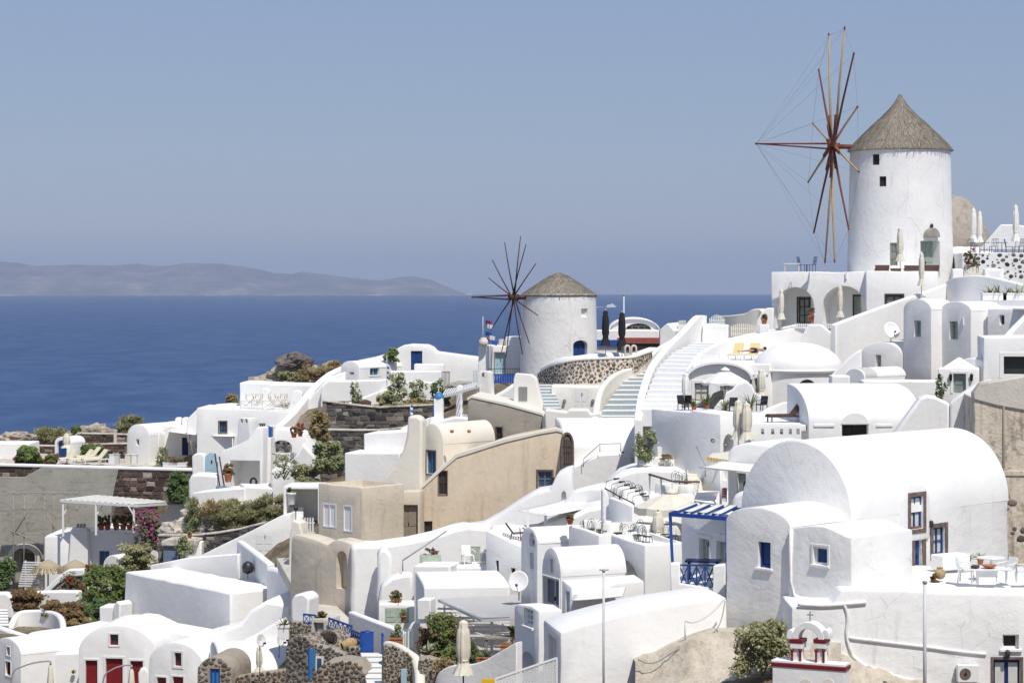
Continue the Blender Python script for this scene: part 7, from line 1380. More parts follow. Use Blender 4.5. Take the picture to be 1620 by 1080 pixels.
# ------------------------------------------------------------------ middle left: stone terraces and white houses under the rock
def rock(name, label, px, py, Y, wpx, hpx, mat, seed=1, dep=1.0, rough=.35, kind=None, cat='rock', sub=4):
 c = W(px, py, Y); w = wpx / F * Y / 2; h = hpx / F * Y; bm = bmesh.new(); bmesh.ops.create_icosphere(bm, subdivisions=sub, radius=1); g = V((seed * 3.1, seed * 1.7, 0))
 for v in bm.verts:
  q = v.co.copy(); e = 1 + rough * mnoise.fractal(q * 1.3 + g, 1, 2, 5) + rough * .5 * mnoise.noise(q * 4 + g) + rough * .3 * abs(mnoise.noise(q * 9 + g)); v.co = V((q.x * w * e, q.y * w * dep * e, q.z * h * e * (.55 if q.z < 0 else 1)))
 me = bpy.data.meshes.new(name); bm.to_mesh(me); bm.free(); me.materials.append(MATS[mat])
 o = bpy.data.objects.new(name, me); o.location = c; col.objects.link(o); BASE[o.name] = c
 if kind: o['kind'] = kind
 else: tag(o, label, cat)
 return o
plaster('outcrop', (.50, .44, .36), (.36, .30, .23), (.14, .11, .09), .8, .5, 1.0, coarse=.8)
plaster('boulder_grey', (.20, .18, .165), (.13, .115, .105), (.08, .07, .065), .7, .5, 1.0, coarse=1.2)
plaster('terrace_rubble', (.66, .61, .53), (.50, .45, .38), (.2, .17, .14), .8, .52, 1.0, coarse=1.0)
rock('rock_outcrop', None, 470, 612, 190, 150, 27, 'outcrop', 3, .7, .45, 'structure'); rock('rock_outcrop', None, 530, 596, 186, 50, 22, 'outcrop', 8, .8, .4, 'structure')
rock('boulder', 'big dark grey boulder perched on the rocky skyline', 467, 574, 188, 54, 15, 'boulder_grey', 5, .9, .30); rock('boulder', 'small purplish boulder right of the big one', 486, 577, 187, 18, 6, 'rock_brown', 6, .9, .3); rock('rock_outcrop', None, 25, 700, 190, 70, 14, 'outcrop', 9, .8, .5, 'structure'); rock('rock_outcrop', None, 150, 694, 192, 90, 18, 'outcrop', 12, .6, .5, 'structure')
for i, (x, y, w, h) in enumerate([(505, 602, 70, 26), (455, 600, 40, 12), (530, 585, 30, 14)]): shrub('dry_grass', ['broad dry grass tussock on the slope under the boulder', 'low dry grass tuft at the left foot of the outcrop', 'dry grass tuft right of the boulder'][i], x, y, 184, w, h, 'leaf_dry' if i != 1 else 'leaf_olive', 1500, .16, cat='grass tuft', stem=False, aspect=.25)
# long white house with terrace under the outcrop
fr = Fr(390, 178, 3); t = thing('terrace_house', 'long white two-level terrace house with brown-framed window below the rocky outcrop', 'house', fr.P(0, zof(720, 178)))
block(t, fr, [(379, 720), (520, 720), (520, 610), (379, 605)], 4, name='upper_wall'); f2 = Fr(312, 173, 3); block(t, f2, [(311, 760), (470, 760), (470, 651), (311, 645)], 5, ops=[((347, 358, 667, 684), dict(frame='blue_dark', pane='glass_blue', surround='stone_brown', sw=.09, bars=(1, 0))), ((409, 420, 669, 676), dict(frame='white_paint', bars=(2, 0)))])
for a in ((400, 427, 614), (451, 478, 617)): block(t, Fr(410, 176.2, 2), [(a[0], 660), (a[1], 660), (a[1], a[2] + 4), (a[1] - 6, a[2]), (a[1] - 14, a[2] + 1)], .8, name='buttress_chimney', bev=.08)
q = thing('white_railing', 'white wooden railing with crossed braces on the upper terrace', 'railing', f2.P(0, zof(648, 173))); a, z0 = f2.sz(380, 648); b, z1 = f2.sz(466, 634); lattice_rail(q, f2, a, b, z0, z1, 'white_paint', 5, .07, .15)
ZT = zof(648, 173.5)
for i, (px, rz) in enumerate(((395, 10), (408, -15), (432, 30), (447, -20))): put('director', director_chair, ['folding canvas chair at the left end of the railed terrace', 'folding canvas chair second from the left on the railed terrace', 'folding canvas chair right of the railing post', 'folding canvas chair at the right end of the railed terrace'][i], V((XofZ(px, 174.5), 174.5, ZT + .3)), R(rz))
block(t, Fr(300, 176, 3), [(296, 700), (312, 700), (312, 647), (296, 662)], 3, name='side_step'); block(t, Fr(345, 179, 3), [(335, 680), (382, 680), (382, 641), (360, 639), (335, 641)], 2, name='rear_wall')
t = thing('diagonal_parapet', 'long white parapet sweeping diagonally down from the outcrop houses', 'wall', W(490, 650, 172)); ribbon(t, 'wall', [(545, 578, 180), (520, 590, 178), (495, 612, 175.5), (478, 632, 173.5), (462, 652, 171.5), (440, 672, 169.5), (425, 682, 168)], 4.5, .6, bev=.15); block(t, Fr(500, 174, 6), [(462, 740), (545, 740), (545, 588), (520, 596), (500, 618), (480, 640), (462, 664)], 1.2, name='backing_wall', bev=.15)
# house with rounded crest and blue door, skyline
fr = Fr(700, 181, 1); t = thing('humped_house', 'white house with a rounded crest and solid blue door on the skyline', 'house', fr.P(0, zof(600, 181))); block(t, fr, [(560, 660), (765, 660), (765, 567), (735, 563), (705, 559), (690, 557), (684, 550), (675, 546), (650, 545), (636, 547), (625, 553), (612, 560), (590, 566), (560, 572)], 3.5, bev=.15, ops=[((650, 668, 555, 585), dict(kind='door', frame='blue', rec=.2))])
block(t, Fr(675, 176, 0), rect(655, 702, 576, 620), 1.5, name='front_wall', bev=.06); block(t, Fr(660, 174.5, 2), rect(617, 698, 587, 660), 1.2, name='lower_wall', bev=.06)
fr = Fr(568, 177, 38); t = thing('small_vault_house', 'small white vaulted house with pale-framed window left of the blue door house', 'house', fr.P(0, zof(600, 177))); _, s0, s1, zs, za, zb = vault(t, fr, 539, 568, 583, 571, 640, 6, ops=[((552, 560, 588, 593), dict(frame='white_paint', bars=(0, 0)))], sops=[((585, 600, 582, 594), dict(frame='blue_pale', pane='glass_blue', bars=(1, 0), surround='white_paint', sw=.07))])
fr = Fr(560, 173, 4); t = thing('garden_wall', 'pale garden wall with white terrace top below the small vaulted house', 'wall', fr.P(0, zof(640, 173))); block(t, fr, [(505, 680), (620, 680), (620, 598), (600, 601), (560, 602), (520, 602), (508, 612)], 1.5, bev=.1); ribbon(t, 'ramp', [(545, 640, 170), (590, 622, 171.5), (620, 612, 172.5), (660, 602, 173.5)], 3.2, .4, smooth=False)
block(t, Fr(640, 172.5, 4), [(600, 690), (700, 690), (700, 606), (650, 602), (600, 618)], 1, name='rear_wall')
shrub('ivy_shrub', 'green climbing plant on the crest left of the blue door', 618, 570, 180, 28, 20, 'leaf_green', 700, .14)
q = thing('flag', 'blue and white striped flag on a thin pole before the garden wall', 'flag', W(612, 605, 170)); MB().tube([W(612, 610, 170), W(612, 562, 170)], .025, 6).build('staff', 'pole_white', q); p0 = W(612, 571, 170)
for k in range(7): MB().quads([p0 + V((.02, 0, -.19 * k)), p0 + V((.17, .05, -.19 * k - .06)), p0 + V((.15, .05, -.19 * k - .25)), p0 + V((.02, 0, -.19 * k - .188))], [(0, 1, 2, 3)]).build('stripe', 'flag_blue' if k % 2 == 0 else 'flag_white', q, recalc=False).modifiers.new('thick', 'SOLIDIFY').thickness = .01
ol = [('tall thin oleander with white flowers at the left of the garden wall', 562, 642, 24, 44, 'leaf_grey', 420), ('white-flowered oleander in the middle of the garden slope', 628, 640, 44, 52, 'leaf_grey', 900), ('airy oleander right of the middle one', 660, 640, 34, 46, 'leaf_grey', 520), ('dark green shrub before the grey gate at the end of the garden', 695, 640, 38, 44, 'leaf_dark', 1100), ('olive shrub at the foot of the oleanders', 620, 646, 60, 26, 'leaf_olive', 1300), ('low yellowish shrub along the top of the lava wall', 665, 647, 70, 18, 'leaf_dry', 1100)]
for lb, x, y, w, h, m, n in ol: shrub('oleander' if 'oleander' in lb else 'garden_shrub', lb, x, y, 167, w, h, m, n, .13, flowers=('petal_white', 60, .09) if 'white' in lb else None, aspect=.4)
rock('boulder', 'dark red-brown lava boulder beside the oleanders', 576, 641, 168, 22, 8, 'rock_brown', 31, .8, .3)
# lava terraces
def lava_wall(label, fr, pts, L, size, seed, mat='lava', cap=True, th_pts=None, asp=1.5):
 t = thing('lava_wall', label, 'wall', fr.P(*fr.sz(*pts[0]))); block(t, fr, pts, L, mat='mortar_dark', bev=.05); xs = [p[0] for p in pts]; ys = [p[1] for p in pts]; stone_face(t, fr, min(xs), max(xs), min(ys), max(ys), size, mat, asp, .02, .07, seed, poly_mask(fr, pts), .99, rows=True)
 if cap:
  top = th_pts; Yc = 0; P = [fr.P(*fr.sz(*p), .15) + V((0, 0, .06)) for p in top]; ribbon(t, 'coping', P, .14, .5, 'terrace_rubble', smooth=False, world=True, bev=.04)
 return t
lava_wall('upper dark lava stone terrace wall below the oleanders', Fr(600, 164, 2), [(510, 760), (690, 760), (690, 640), (660, 641), (600, 644), (560, 640), (530, 636), (510, 633)], 1.2, .34, 41, th_pts=[(510, 633), (530, 636), (560, 640), (600, 644), (660, 641), (690, 640)])
lava_wall('lower dark lava stone terrace wall in front of the upper one', Fr(580, 158, 4), [(505, 780), (660, 780), (660, 672), (640, 676), (600, 680), (560, 680), (505, 679)], 1.4, .34, 42, th_pts=[(505, 679), (560, 680), (600, 680), (640, 676), (660, 672)])
for lb, x, y, w, h, m, n in [('upright dry yellow-green bush against the diagonal parapet', 505, 694, 36, 48, 'leaf_dry', 2200), ('large round olive bush below the lower lava wall', 520, 748, 56, 58, 'leaf_grey', 3400), ('green bush left of the white gate court', 484, 772, 50, 38, 'leaf_olive', 2200)]: shrub('round_bush', lb, x, y, 153, w, h, m, n, .12, clumps=24)
fr = Fr(640, 148, 14); t = thing('white_cube_house', 'white cube house with a stepped roof in front of the lava walls', 'house', fr.P(0, zof(750, 148))); block(t, fr, rect(545, 632, 716, 800), 3.5); block(t, fr, [(556, 760), (660, 760), (660, 664), (645, 672), (635, 685), (556, 690)], 3, d0=2.6, name='upper_room')
block(t, Fr(650, 151, 10), [(620, 740), (700, 740), (700, 668), (660, 665), (635, 676), (620, 690)], 2, name='rear_vault', bev=.3)
# bell pillar and white pergola
fr = Fr(693, 152, 8); t = thing('bell_pillar', 'white pillar with a small blue dome and cross', 'pillar', fr.P(0, zof(672, 152))); block(t, fr, rect(686, 700, 630, 700), .6, bev=.03); c = fr.P(fr.sz(693, 630)[0], zof(630, 152), .3); MB().lathe(c, [(.36, -.02), (.36, .05), (.3, .22), (.16, .36), (.02, .4)], 20).build('dome', 'blue_mid', t); MB().bar(c + V((0, 0, .38)), c + V((0, 0, .95)), .05).bar(c + V((-.14, 0, .75)), c + V((.14, 0, .75)), .05).build('cross', 'white_paint', t); MB().box(fr, fr.sz(684, 640)[0], fr.sz(686, 640)[0] - .004, zof(668, 152), zof(640, 152), .1, .4).build('blue_shutter', 'blue_bright', t)
q = thing('pergola', 'white slatted pergola roof behind the concrete house', 'pergola', W(720, 665, 152)); A, B, Cc, Dd = W(700, 628, 152.5), W(760, 612, 150), W(772, 603, 156), W(706, 618, 158)
for a, b in ((A, B), (Dd, Cc)): MB().bar(a, b, .1, .12).build('beam', 'white_paint', q)
for k in range(16): MB().bar(A.lerp(B, k / 15) + V((0, 0, .09)), Dd.lerp(Cc, k / 15) + V((0, 0, .09)), .08, .05).build('slat', 'white_paint', q)
for p in (A, A.lerp(B, .5), B): MB().bar(p, p - V((0, 0, 1.9)), .12).build('post', 'white_paint', q)
fr = Fr(725, 150, 4); t = thing('pergola_court', 'white court floor and low wall under the slatted pergola', 'terrace', fr.P(0, zof(680, 150))); block(t, fr, [(690, 740), (745, 740), (745, 662), (720, 660), (690, 668)], 4); block(t, Fr(728, 153.5, 4), [(720, 680), (732, 680), (732, 612), (727, 608), (722, 612)], .5, name='stub_pillar')
rock('boulder', 'grey concrete-like rock beside the grey gate under the skyline wall', 735, 612, 166, 50, 10, 'concrete', 44, .8, .25)
fr = Fr(704, 172, 0); q = thing('grey_gate', 'small grey metal gate at the end of the garden wall', 'gate', fr.P(0, zof(606, 172)));
for k in range(6): MB().box(fr, -.15 + .1 * k, -.11 + .1 * k, zof(608, 172), zof(588, 172), -.9, -.87).build('bar', 'metal_dark', q)
MB().box(fr, -.17, .41, zof(588, 172), zof(587, 172), -.9, -.86).build('top_rail', 'metal_dark', q)
# ------------------------------------------------------------------ white houses left of the lava walls
t = thing('chimney', 'white twin-pot chimney tower above the pale blue gate', 'chimney', W(385, 700, 164)); fr = Fr(398, 164, 28); a, z0 = fr.sz(373, 705); b, _ = fr.sz(398, 705); z1 = fr.sz(386, 661)[1]; solid(t, 'shaft', 'white', fr, [(a - .1, z0 - 2), (b + .1, z0 - 2), (b - .15, z1 - .35), (b - .2, z1), (a + .25, z1), (a + .2, z1 - .35)], 0, 1, [(fr, arch_prof(a + .4, a + .62, z1 - .35, z1 - .15, z1 - .05, 6), -.1, 1.2), (fr, arch_prof(b - .58, b - .36, z1 - .35, z1 - .15, z1 - .05, 6), -.1, 1.2)], bev=.05)
fr = Fr(420, 160, 10); t = thing('blue_capped_pillar', 'white pillar capped with a glossy blue block', 'pillar', fr.P(0, zof(790, 160))); block(t, fr, rect(412, 428, 692, 810), 1.0, bev=.05); block(t, fr, rect(415, 427, 676, 693), .6, mat='blue_bright', d0=.2, name='blue_cap', bev=.04); MB().lathe(fr.P(fr.sz(421, 676)[0], zof(676, 160), .5), [(.2, -.02), (.16, .06), (.02, .1)], 10).build('cap_knob', 'blue_bright', t)
t = thing('courtyard_house', 'white courtyard house with deep shaded recess and sloping roof below the chimney', 'house', W(390, 790, 158)); fr = Fr(412, 159, 12); block(t, fr, [(344, 830), (416, 830), (416, 676), (405, 676), (392, 695), (372, 705), (352, 712), (344, 722)], 3, ops=[((364, 411, 728, 790), dict(kind='hole', rec=2.2))], bev=.12); block(t, Fr(440, 161.5, 6), [(426, 800), (500, 800), (500, 720), (480, 688), (462, 680), (428, 678)], 3, name='rear_wall', ops=[((430, 462, 696, 716), dict(kind='niche', arch=.5, rec=.4))], bev=.1)
stone_face(t, Fr(446, 161.7, 6), 431, 461, 698, 716, .22, 'lava', 1.4, .1, .05, 51)
block(t, Fr(470, 156, 4), [(428, 830), (500, 830), (500, 722), (478, 700), (466, 722), (450, 738), (428, 742)], 2, name='garden_bank', bev=.2)
fr = Fr(345, 163, 3); t = thing('garden_gate', 'pale blue round-topped plank gate between white posts', 'gate', fr.P(0, zof(750, 163))); a, z0 = fr.sz(325, 750); b, z1 = fr.sz(343, 721)
for k in range(6): MB().box(fr, a + (b - a) * k / 6 + .005, a + (b - a) * (k + 1) / 6 - .005, z0, z1 + .22 * math.sin(math.pi * (k + .5) / 6), 0, .05).build('plank', 'blue_pale', t)
MB().box(fr, a + .4, a + .5, z0 + .8, z0 + 1.0, -.04, -.002).build('latch', 'metal_dark', t)
fr = Fr(324, 163, 12); t = thing('gatepost', 'rounded white gatepost left of the pale blue gate', 'gatepost', fr.P(0, zof(755, 163))); block(t, fr, [(303, 800), (324, 800), (324, 722), (320, 717), (308, 717), (303, 722)], .8, name='post', bev=.1)
t = thing('leaning_poles', 'pair of dark leaning poles beside the pale blue gate', 'poles', W(349, 772, 157)); MB().tube([W(348, 772, 157), W(340, 717, 158)], .05, 7).build('pole', 'metal_dark', t); MB().tube([W(355, 770, 157), W(347, 722, 158)], .05, 7).build('pole', 'metal_dark', t); MB().box(Fr(350, 156.8, 0), -.35, .35, zof(774, 157), zof(768, 157), -.2, .2).build('foot', 'blue_grey', t)
t = thing('white_terrace', 'white terrace block with stone edge before the courtyard house', 'terrace', W(370, 800, 153)); fr = Fr(388, 153.5, 20); block(t, fr, [(303, 850), (388, 850), (388, 771), (340, 775), (303, 779)], 4, bev=.1); fr = Fr(388, 153.5, -14); block(t, fr, [(388, 850), (432, 850), (432, 772), (388, 770)], 3, name='side_wall', bev=.08); block(t, Fr(310, 160, 5), [(298, 800), (345, 800), (345, 752), (320, 750), (303, 750), (298, 760)], 2, name='step_block', bev=.15)
potted('potted_shrub', 'red-brown shrub in a terracotta pot in the courtyard recess', 361, 762, 157, .3, .6, .7, 1.0, 'leaf_brown', n=700, leaf=.1)
potted('potted_flower', 'red geranium in a pot on the white garden wall', 475, 690, 160, .2, .35, .55, .7, 'leaf_green', flowers=('petal_red', 60, .09)); potted('potted_shrub', 'brown dried plant in a pot beside the red geranium', 465, 692, 159, .22, .35, .5, .7, 'leaf_brown')
q = thing('tyre', 'black tyre leaning in the courtyard recess', 'tyre', W(401, 766, 157)); c = W(401, 762, 157); MB().tube([c + V((math.cos(a) * .2, 0, math.sin(a) * .26)) for a in [i * 2 * math.pi / 18 for i in range(19)]], .08, 8, caps=False).build('rubber', 'tyre_black', q); MB().tube([c + V((0, .03, 0)), c + V((0, -.03, 0))], .06, 10).build('hub', 'metal_grey', q)
shrub('white_oleander', 'thin white-flowering bush over the garden bank', 450, 756, 152, 50, 40, 'leaf_grey', 420, .1, flowers=('petal_white', 50, .08))
# vaulted beach house and upper sun deck
t = thing('vault_house', 'small white vaulted house with a canvas sail beside the sunbeds', 'house', W(220, 740, 178)); fr = Fr(236, 177.5, 34); _, s0, s1, zs, za, zb = vault(t, fr, 201, 236, 690, 671, 790, 5.5, ops=[((215, 220, 694, 704), dict(frame='white_paint', bars=(0, 0)))])
f2 = Fr(250, 179, 3); block(t, f2, [(236, 790), (372, 790), (372, 672), (310, 674), (250, 674), (236, 680)], 2, mat='ivory', name='long_wall', ops=[((288, 298, 692, 720), dict(kind='door', frame='blue_dark', rec=.2, surround='ivory', sw=.08)), ((344, 361, 693, 722), dict(kind='door', frame='blue_dark', rec=.25, surround='stone_brown', sw=.1)), ((324, 330, 702, 718), dict(frame='blue_dark', bars=(0, 0), surround='ivory', sw=.07))])
block(t, Fr(270, 182, 3), [(255, 720), (345, 720), (345, 668), (300, 666), (255, 670)], 3, name='roof_terrace')
for a, b in ((277, 286), (288, 297)): block(t, Fr(285, 180, 5), [(a, 690), (b, 690), (b, 662), (b - 2, 660), (a + 2, 660), (a, 662)], .6, name='chimney', bev=.04)
q = thing('shade_sail', 'cream canvas shade sail stretched over the beach house yard', 'awning', W(300, 735, 176)); sheet(q, 'canvas', [W(252, 680, 175), W(372, 690, 172), W(368, 686, 178.5), W(270, 675, 179)], 'canvas_white', sag=.25); MB().tube([W(252, 680, 175), W(248, 738, 175)], .04, 7).build('post', 'white_paint', q); MB().tube([W(300, 686, 174), W(306, 730, 174)], .04, 7).build('post', 'weathered_plank', q); MB().tube([W(368, 690, 172.2), W(368, 735, 172.2)], .04, 7).build('post', 'white_paint', q)
shrub('small_tree', 'small thin olive tree in the beach house yard', 257, 735, 175, 26, 34, 'leaf_grey', 500, .1, cat='tree', aspect=.35); shrub('small_tree', 'slender shrub beside the blue doors of the beach house', 318, 722, 176, 22, 26, 'leaf_grey', 360, .1, cat='tree')
potted('flower_trough', 'brown-leaved plants in a low white trough before the blue door', 277, 738, 174, .3, .35, .5, 1.6, 'leaf_brown', 'white', square=True, wbox=1.8)
# sun deck: retaining wall in concrete and lava
Y1 = 172; fr = Fr(150, Y1, 2); t = thing('deck_retaining_wall', 'long retaining wall of dark lava stone and grey concrete under the sunbeds', 'wall', fr.P(0, zof(860, Y1)))
block(t, fr, [(-90, 960), (304, 960), (304, 743), (150, 739), (-90, 733)], 1.5, mat='mortar_dark', bev=.06)
block(t, fr, [(-90, 960), (172, 960), (178, 790), (188, 741), (66, 739), (40, 754), (-90, 753)], 1.4, mat='concrete', d0=-.14, name='concrete_face', bev=.04)
stone_face(t, fr, -88, 66, 735, 753, .36, 'lava_red', 1.5, .02, .09, 61, poly_mask(fr, [(-88, 733), (66, 738), (40, 754), (-88, 753)]), rows=True); stone_face(t, fr, 172, 304, 742, 960, .36, 'lava_red', 1.5, .02, .09, 62, poly_mask(fr, [(188, 742), (304, 745), (304, 960), (172, 960), (178, 790)]), rows=True)
ribbon(t, 'coping', [fr.P(*fr.sz(x, y), .25) + V((0, 0, .1)) for x, y in ((-90, 733), (150, 739), (306, 743))], .2, .8, 'white', smooth=False, world=True, bev=.05)
block(t, fr, [(-90, 860), (305, 860), (305, 746), (-90, 737)], 14, d0=1.4, mat='terrace_rubble', name='deck', bev=.05)
s0 = fr.sz(24, 900)[0]; s1 = fr.sz(60, 900)[0]; t2 = thing('stone_arch', 'pale stone archway with dark passage in the concrete wall', 'archway', fr.P((s0 + s1) / 2, zof(925, 170), -.6)); f2 = fr.at(-.9); z0 = zof(925, 171); zsp = zof(882, 171); za = zof(860, 171)
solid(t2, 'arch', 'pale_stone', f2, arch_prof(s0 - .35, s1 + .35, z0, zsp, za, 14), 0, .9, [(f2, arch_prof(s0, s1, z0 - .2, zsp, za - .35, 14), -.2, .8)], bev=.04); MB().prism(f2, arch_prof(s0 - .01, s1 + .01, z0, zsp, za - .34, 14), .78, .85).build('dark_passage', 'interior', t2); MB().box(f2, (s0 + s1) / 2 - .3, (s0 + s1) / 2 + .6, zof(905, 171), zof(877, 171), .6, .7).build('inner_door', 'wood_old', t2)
q = thing('scaffolding', 'wooden pole scaffolding against the grey concrete wall', 'scaffold', W(60, 920, 169)); Ys = 169
for x in (21, 37, 70, 83, 104, 120): MB().tube([W(x, 935 if x < 80 else 880, Ys - .5), W(x + (2 if x in (37, 83, 120) else 0), 778, Ys - .5)], .045, 7).build('pole', 'weathered_plank', q)
for y, a, b in ((780, 12, 125), (806, 18, 124), (845, 15, 75)): MB().bar(W(a, y, Ys - .5), W(b, y, Ys - .5), .14, .07).build('ledger', 'weathered_plank', q); MB().bar(W(a, y - 1.5, Ys + .3), W(b, y - 1.5, Ys + .3), .5, .05).build('plank', 'weathered_plank', q)
for a, b in (((24, 842), (58, 786)), ((74, 812), (96, 852)), ((15, 838), (70, 862))): MB().tube([W(a[0], a[1], Ys - .6), W(b[0], b[1], Ys - .6)], .045, 6).build('brace', 'weathered_plank', q)
ZD = zof(737, 173.5) + .05
for i, (px, rz) in enumerate(((100, 35), (128, 35), (151, 35))): put('lounger_c', (lambda: lounger('cushion_cream', frame='white_paint', back=48)) , ['cream sunbed nearest the blue-doored shrine', 'cream sunbed, middle of the three on the deck', 'cream sunbed, rightmost of the three on the deck'][i], V((XofZ(px, 175.5), 175.5, ZD)), R(-58), 1.15)
q = put('lounger_c', None, 'cream sunbed tucked behind the rightmost sunbed', V((XofZ(140, 178), 178, ZD)), R(-58), 1.15)
fr = Fr(122, 179, 30); t = thing('shrine', 'tiny white arched shrine with a blue door beside the sunbeds', 'shrine', fr.P(0, zof(735, 179))); vault(t, fr, 86, 108, 702, 691, 760, 2.0, ops=[((90, 105, 696, 725), dict(kind='door', frame='blue', arch=.35, rec=.25))])
closed_umbrella('beige closed parasol in front of the small white shrine', 105, 685, 735, 176, 'canvas', .28, yskirt=708, polemat='weathered_plank')
fr = Fr(20, 180, 4); t = thing('white_wall', 'plain white wall at the left edge of the deck', 'wall', fr.P(0, zof(735, 180))); block(t, fr, rect(-60, 46, 701, 780), 3)
lava_wall('low dark lava wall behind the sunbeds', Fr(150, 183, 2), [(112, 760), (205, 760), (205, 701), (150, 702), (112, 703)], .8, .36, 63, 'lava_red', th_pts=[(112, 703), (150, 702), (205, 701)]); lava_wall('broken lava wall with a pale post on the crest', Fr(150, 189, 2), [(122, 740), (203, 740), (203, 687), (176, 686), (122, 685)], .8, .36, 64, 'lava_red', th_pts=[(122, 685), (176, 686), (203, 687)]); lava_wall('low lava wall left of the shrine', Fr(60, 186, 2), [(42, 760), (90, 760), (90, 705), (42, 704)], .8, .36, 65, 'lava_red', th_pts=[(42, 704), (90, 705)])
fr = Fr(182, 186, 0); q = thing('stone_post', 'pale stone post standing in the broken lava wall', 'post', fr.P(0, zof(702, 186))); MB().box(fr, -.12, .12, zof(705, 186), zof(682, 186), 0, .3).build('shaft', 'pale_stone', q, bevel=.03); MB().box(fr, -.15, .15, zof(682, 186), zof(680.5, 186), -.03, .33).build('cap', 'pale_stone', q, bevel=.02)
for lb, x, y, w, h, m, n, Y in [('wide olive bush on the crest behind the shrine', 84, 708, 70, 34, 'leaf_olive', 2400, 190), ('rounded olive bush on the crest left of the vaulted house', 206, 692, 56, 34, 'leaf_olive', 2600, 191), ('small bush on the crest right of the vaulted roof', 367, 638, 20, 14, 'leaf_dry', 500, 185), ('bright green bush at the left of the deck', 44, 735, 46, 32, 'leaf_green', 1800, 174), ('dark green low bush between sunbeds and shrine wall', 144, 722, 40, 20, 'leaf_green', 1200, 180), ('small dark bush at the foot of the lava wall by the sunbeds', 172, 738, 26, 24, 'leaf_dark', 600, 179), ('dark green bush growing beside the lava retaining wall', 284, 792, 44, 48, 'leaf_dark', 2200, 164), ('small green tuft on the crest near the broken wall', 120, 684, 16, 10, 'leaf_green', 300, 190)]: shrub('bush', lb, x, y, Y, w, h, m, n * 2, .17, clumps=22, aspect=.17 if 'olive' in m else .5)
shrub('red_flower_bush', 'red-flowering bush in front of the shrine on the deck edge', 80, 735, 173.5, 32, 18, 'leaf_green', 700, .1, flowers=('petal_red', 130, .09)); shrub('red_flower_bush', 'small red-flowering plant left of the bright green bush', 27, 735, 174, 14, 14, 'leaf_green', 260, .1, flowers=('petal_red', 60, .1))
for i, (px, m) in enumerate(((178, 'white_paint'), (185, 'slat_grey'), (203, 'canvas'), (213, 'white_paint'))): q = thing('deck_box', ['white cube side table beside the rightmost sunbed', 'grey cube side table beside the rightmost sunbed', 'cream low cabinet before the vaulted house', 'white low cabinet before the vaulted house'][i], 'box', V((XofZ(px, 175), 175, ZD)), 'deck boxes'); f = Fr(yaw=10, o=(XofZ(px, 175), 175)); MB().box(f, -.2, .2, ZD, ZD + .7, -.2, .2).build('body', m, q, bevel=.02); MB().box(f, -.23, .23, ZD + .7, ZD + .74, -.23, .23).build('top', m, q)
# ------------------------------------------------------------------ pergola house with tapered chimney
q = thing('pergola', 'white reed pergola on slender posts with potted plants beneath', 'pergola', W(160, 846, 165)); A, B, Cc, Dd = W(96, 792, 163), W(216, 800, 160), W(276, 796, 165), W(150, 785, 169)
for a, b in ((A, B), (B, Cc), (A, Dd), (Dd, Cc)): MB().bar(a, b, .12, .16).build('beam', 'white_paint', q)
for k in range(26): MB().bar(A.lerp(B, (k + .5) / 26) + V((0, 0, .1 + k % 2 * .035)), Dd.lerp(Cc, (k + .5) / 26) + V((0, 0, .1 + k % 2 * .035)), .27, .03).build('slat', 'canvas_white', q)
for x, y, Y in ((100, 848, 162.9), (152, 846, 161.6), (212, 846, 160.2)): MB().bar(W(x, y, Y), W(x, 797, Y), .14).build('post', 'white_paint', q)
for x, dx in ((152, 10), (212, -9), (100, 8)): Yq = 163 - (x - 100) * .025; MB().bar(W(x, 815, Yq), W(x + dx, 800, Yq), .09).build('brace', 'white_paint', q)
fr = Fr(205, 164, 3); t = thing('chimney_house', 'white house with tapered chimney and blue door below the pergola', 'house', fr.P(0, zof(910, 164))); block(t, fr, [(68, 960), (214, 960), (210, 845), (180, 842), (150, 841), (112, 847), (70, 848)], 6, ops=[((157, 173, 871, 912), dict(kind='glazed', frame='blue_mid', pane='glass_blue', rec=.25, surround='white', sw=.08))], bev=.12, parapet=.3)
block(t, fr, [(104, 960), (152, 960), (141, 838), (138, 834), (118, 833), (114, 837)], .9, d0=-.5, name='chimney', bev=.1)
for x in (124, 129, 134): MB().lathe(fr.P(fr.sz(x, 834)[0], zof(833.5, 164), -.1), [(.09, 0), (.1, .2), (.06, .25)], 8).build('chimney_pot', 'concrete', t)
t2 = thing('small_vault', 'little white vaulted porch right of the blue door', 'porch', W(178, 905, 160)); vault(t2, Fr(194, 160.5, 30), 163, 194, 898, 878, 940, 1.6)
fr = Fr(235, 165, 10); t = thing('white_bank', 'white rendered bank right of the pergola', 'wall', fr.P(0, zof(860, 165))); block(t, fr, [(205, 900), (290, 900), (290, 784), (272, 792), (258, 812), (235, 826), (212, 832), (205, 845)], 2, bev=.2)
zp = zof(842, 164) - .28
for i, (px, m) in enumerate(((160, 'leaf_dark'), (170, 'leaf_brown'), (184, 'leaf_dark'), (195, 'leaf_brown'), (205, 'leaf_dark'))): potted('potted_plant', ['dark leafy potted plant, leftmost under the reed pergola', 'brown potted plant, second from the left under the reed pergola', 'dark potted plant, middle of the row under the reed pergola', 'brown potted plant, fourth under the reed pergola', 'dark potted plant, rightmost under the reed pergola'][i], px, 838, 165.5, .25, .4, .7, .7, m, n=380, leaf=.09)
shrub('bougainvillea', 'magenta bougainvillea beside the reed pergola', 236, 868, 159, 56, 66, 'leaf_dark', 1500, .11, flowers=('petal_pink', 480, .10), cat='flowering shrub', clumps=20)
